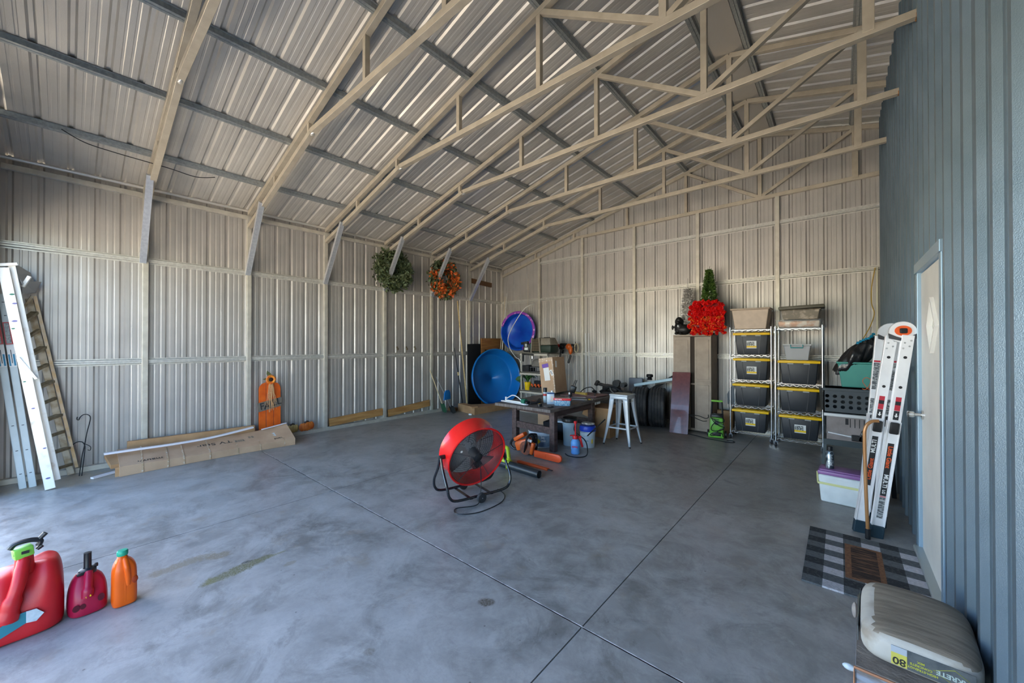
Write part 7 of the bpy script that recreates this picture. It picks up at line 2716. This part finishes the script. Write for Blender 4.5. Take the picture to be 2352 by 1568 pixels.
t = thing('concrete_bag', 'dusty bag of concrete mix with yellow 80 label lying by the door', 'bag', (0.262, 2.615, 0.156), math.radians(-3))
M_BAGT = mat('dusty_bag_brown', (0.20, 0.165, 0.125), 0.55, 0, (0.30, 0.25, 0.19), 6, 8, 0.25, 30, stretch=(1, 7, 1), lo=0.4, hi=0.62)
M_BAGW = mat('bag_white_paper', (0.52, 0.49, 0.43), 0.6, 0, (0.33, 0.28, 0.22), 7, 6, 0.2, 30, lo=0.5, hi=0.68)
BW, BD, BH = 0.385, 0.50, 0.165
def bagv(u, v):
    a = u * 2 * PI
    c_, s_ = math.cos(a), math.sin(a)
    p = 5.5
    r = (abs(c_) ** p + abs(s_) ** p) ** (-1 / p)
    th = (v - 0.5) * PI
    ct = max(0.0, math.cos(th)) ** 0.32
    z = BH / 2 + BH / 2 * (abs(math.sin(th)) ** 0.75) * (1 if th > 0 else -1)
    x, y = r * c_ * BW / 2 * ct, r * s_ * BD / 2 * ct
    z += 0.012 * (1 - (2 * x / BW) ** 2) * (1 if th > 0 else 0) + 0.010 * math.sin(9 * y + 3 * x) * (1 if th > 0.3 else 0)
    return (x, y, z)
b = MB(M_BAGW)
b.grid(bagv, 72, 26, cu=True)
bmesh.ops.recalc_face_normals(b.bm, faces=b.bm.faces)
for f in b.bm.faces:
    c = f.calc_center_median()
    if c.z > BH * 0.72 and c.x > -BW / 2 + 0.05 and c.y > -BD / 2 + 0.022:
        f.material_index = 1
b.mats.append(M_BAGT)
b.build('bag_paper', parent=t, smooth=60, fix=True)
# printed band on the side that faces the open bay: printed upside down
yb = -BD / 2 - 0.0015
M_BK = mat('bag_print_charcoal', (0.075, 0.085, 0.09), 0.6, 0, (0.12, 0.13, 0.13), 30)
b = MB(M_BK)
b.box(-0.035, 0.155, yb - 0.001, yb + 0.001, 0.040, 0.120)
bd = b.build('printed_band', parent=t, smooth=0)
b = MB(mat('bag_label_yellow', (0.58, 0.52, 0.10), 0.6))
b.box(-0.085, -0.036, yb - 0.001, yb + 0.001, 0.040, 0.092)
yl = b.build('yellow_label', parent=t, smooth=0)
b = MB(mat('bag_label_grey', (0.42, 0.46, 0.50), 0.6))
b.box(-0.085, -0.036, yb - 0.001, yb + 0.001, 0.092, 0.120)
b.build('grey_label', parent=t, smooth=0)
def bt(txt, x, z, sz, m_, par, bold=0.0008, rot=0):
    M_ = TM((x, yb - 0.0015, z), (-1, 0, 0), (0, 0, -1)) @ Matrix.Rotation(rot, 4, 'Z')
    text_obj('lettering', txt, sz, m_, par, M_, 0.0003, bold=bold)
M_YT = plain('print_yellow', (0.50, 0.50, 0.05), 0.6)
M_WT = plain('print_pale', (0.42, 0.50, 0.46), 0.6)
bt('80', -0.060, 0.060, 0.042, M_INK, yl)
bt('HIGH-STRENGTH', 0.005, 0.057, 0.0125, M_YT, bd, 0.0003)
bt('CONCRETE', 0.005, 0.072, 0.0125, M_YT, bd, 0.0003)
bt('MIX', 0.005, 0.087, 0.0125, M_YT, bd, 0.0003)
bt('SAKRETE', 0.100, 0.078, 0.026, M_WT, bd, 0.0008)
b = MB(M_YT)
b.tube([(0.040, yb - 0.002, 0.08), (0.10, yb - 0.002, 0.050), (0.153, yb - 0.002, 0.08), (0.10, yb - 0.002, 0.112)], 0.0012, 4, closed=True)
b.build('diamond_outline', parent=bd)
xb = -BW / 2 - 0.003
b = MB(M_BK)
b.box(xb - 0.001, xb + 0.002, -0.19, 0.19, 0.045, 0.115)
sb = b.build('side_band', parent=t, smooth=0)
text_obj('lettering', 'SAKRETE', 0.06, M_YT, sb, TM((xb - 0.002, 0.05, 0.08), (0, 1, 0), (0, 0, -1)), 0.0003, bold=0.001)

# ---------------------------------------------------------------- loose wiring on the lowest left purlin
b = MB(M_BLACKM)
b.tube(smooth_path([(-6.40, -0.05, 3.93), (-6.42, 0.12, 3.86), (-6.43, 0.35, 3.84), (-6.43, 0.62, 3.83), (-6.43, 0.85, 3.82), (-6.43, 1.10, 3.80), (-6.43, 1.30, 3.86)], 6), 0.005, 6)
tag(b.build('loose_wire'), 'thin black wire sagging under the lowest left purlin', 'wire')
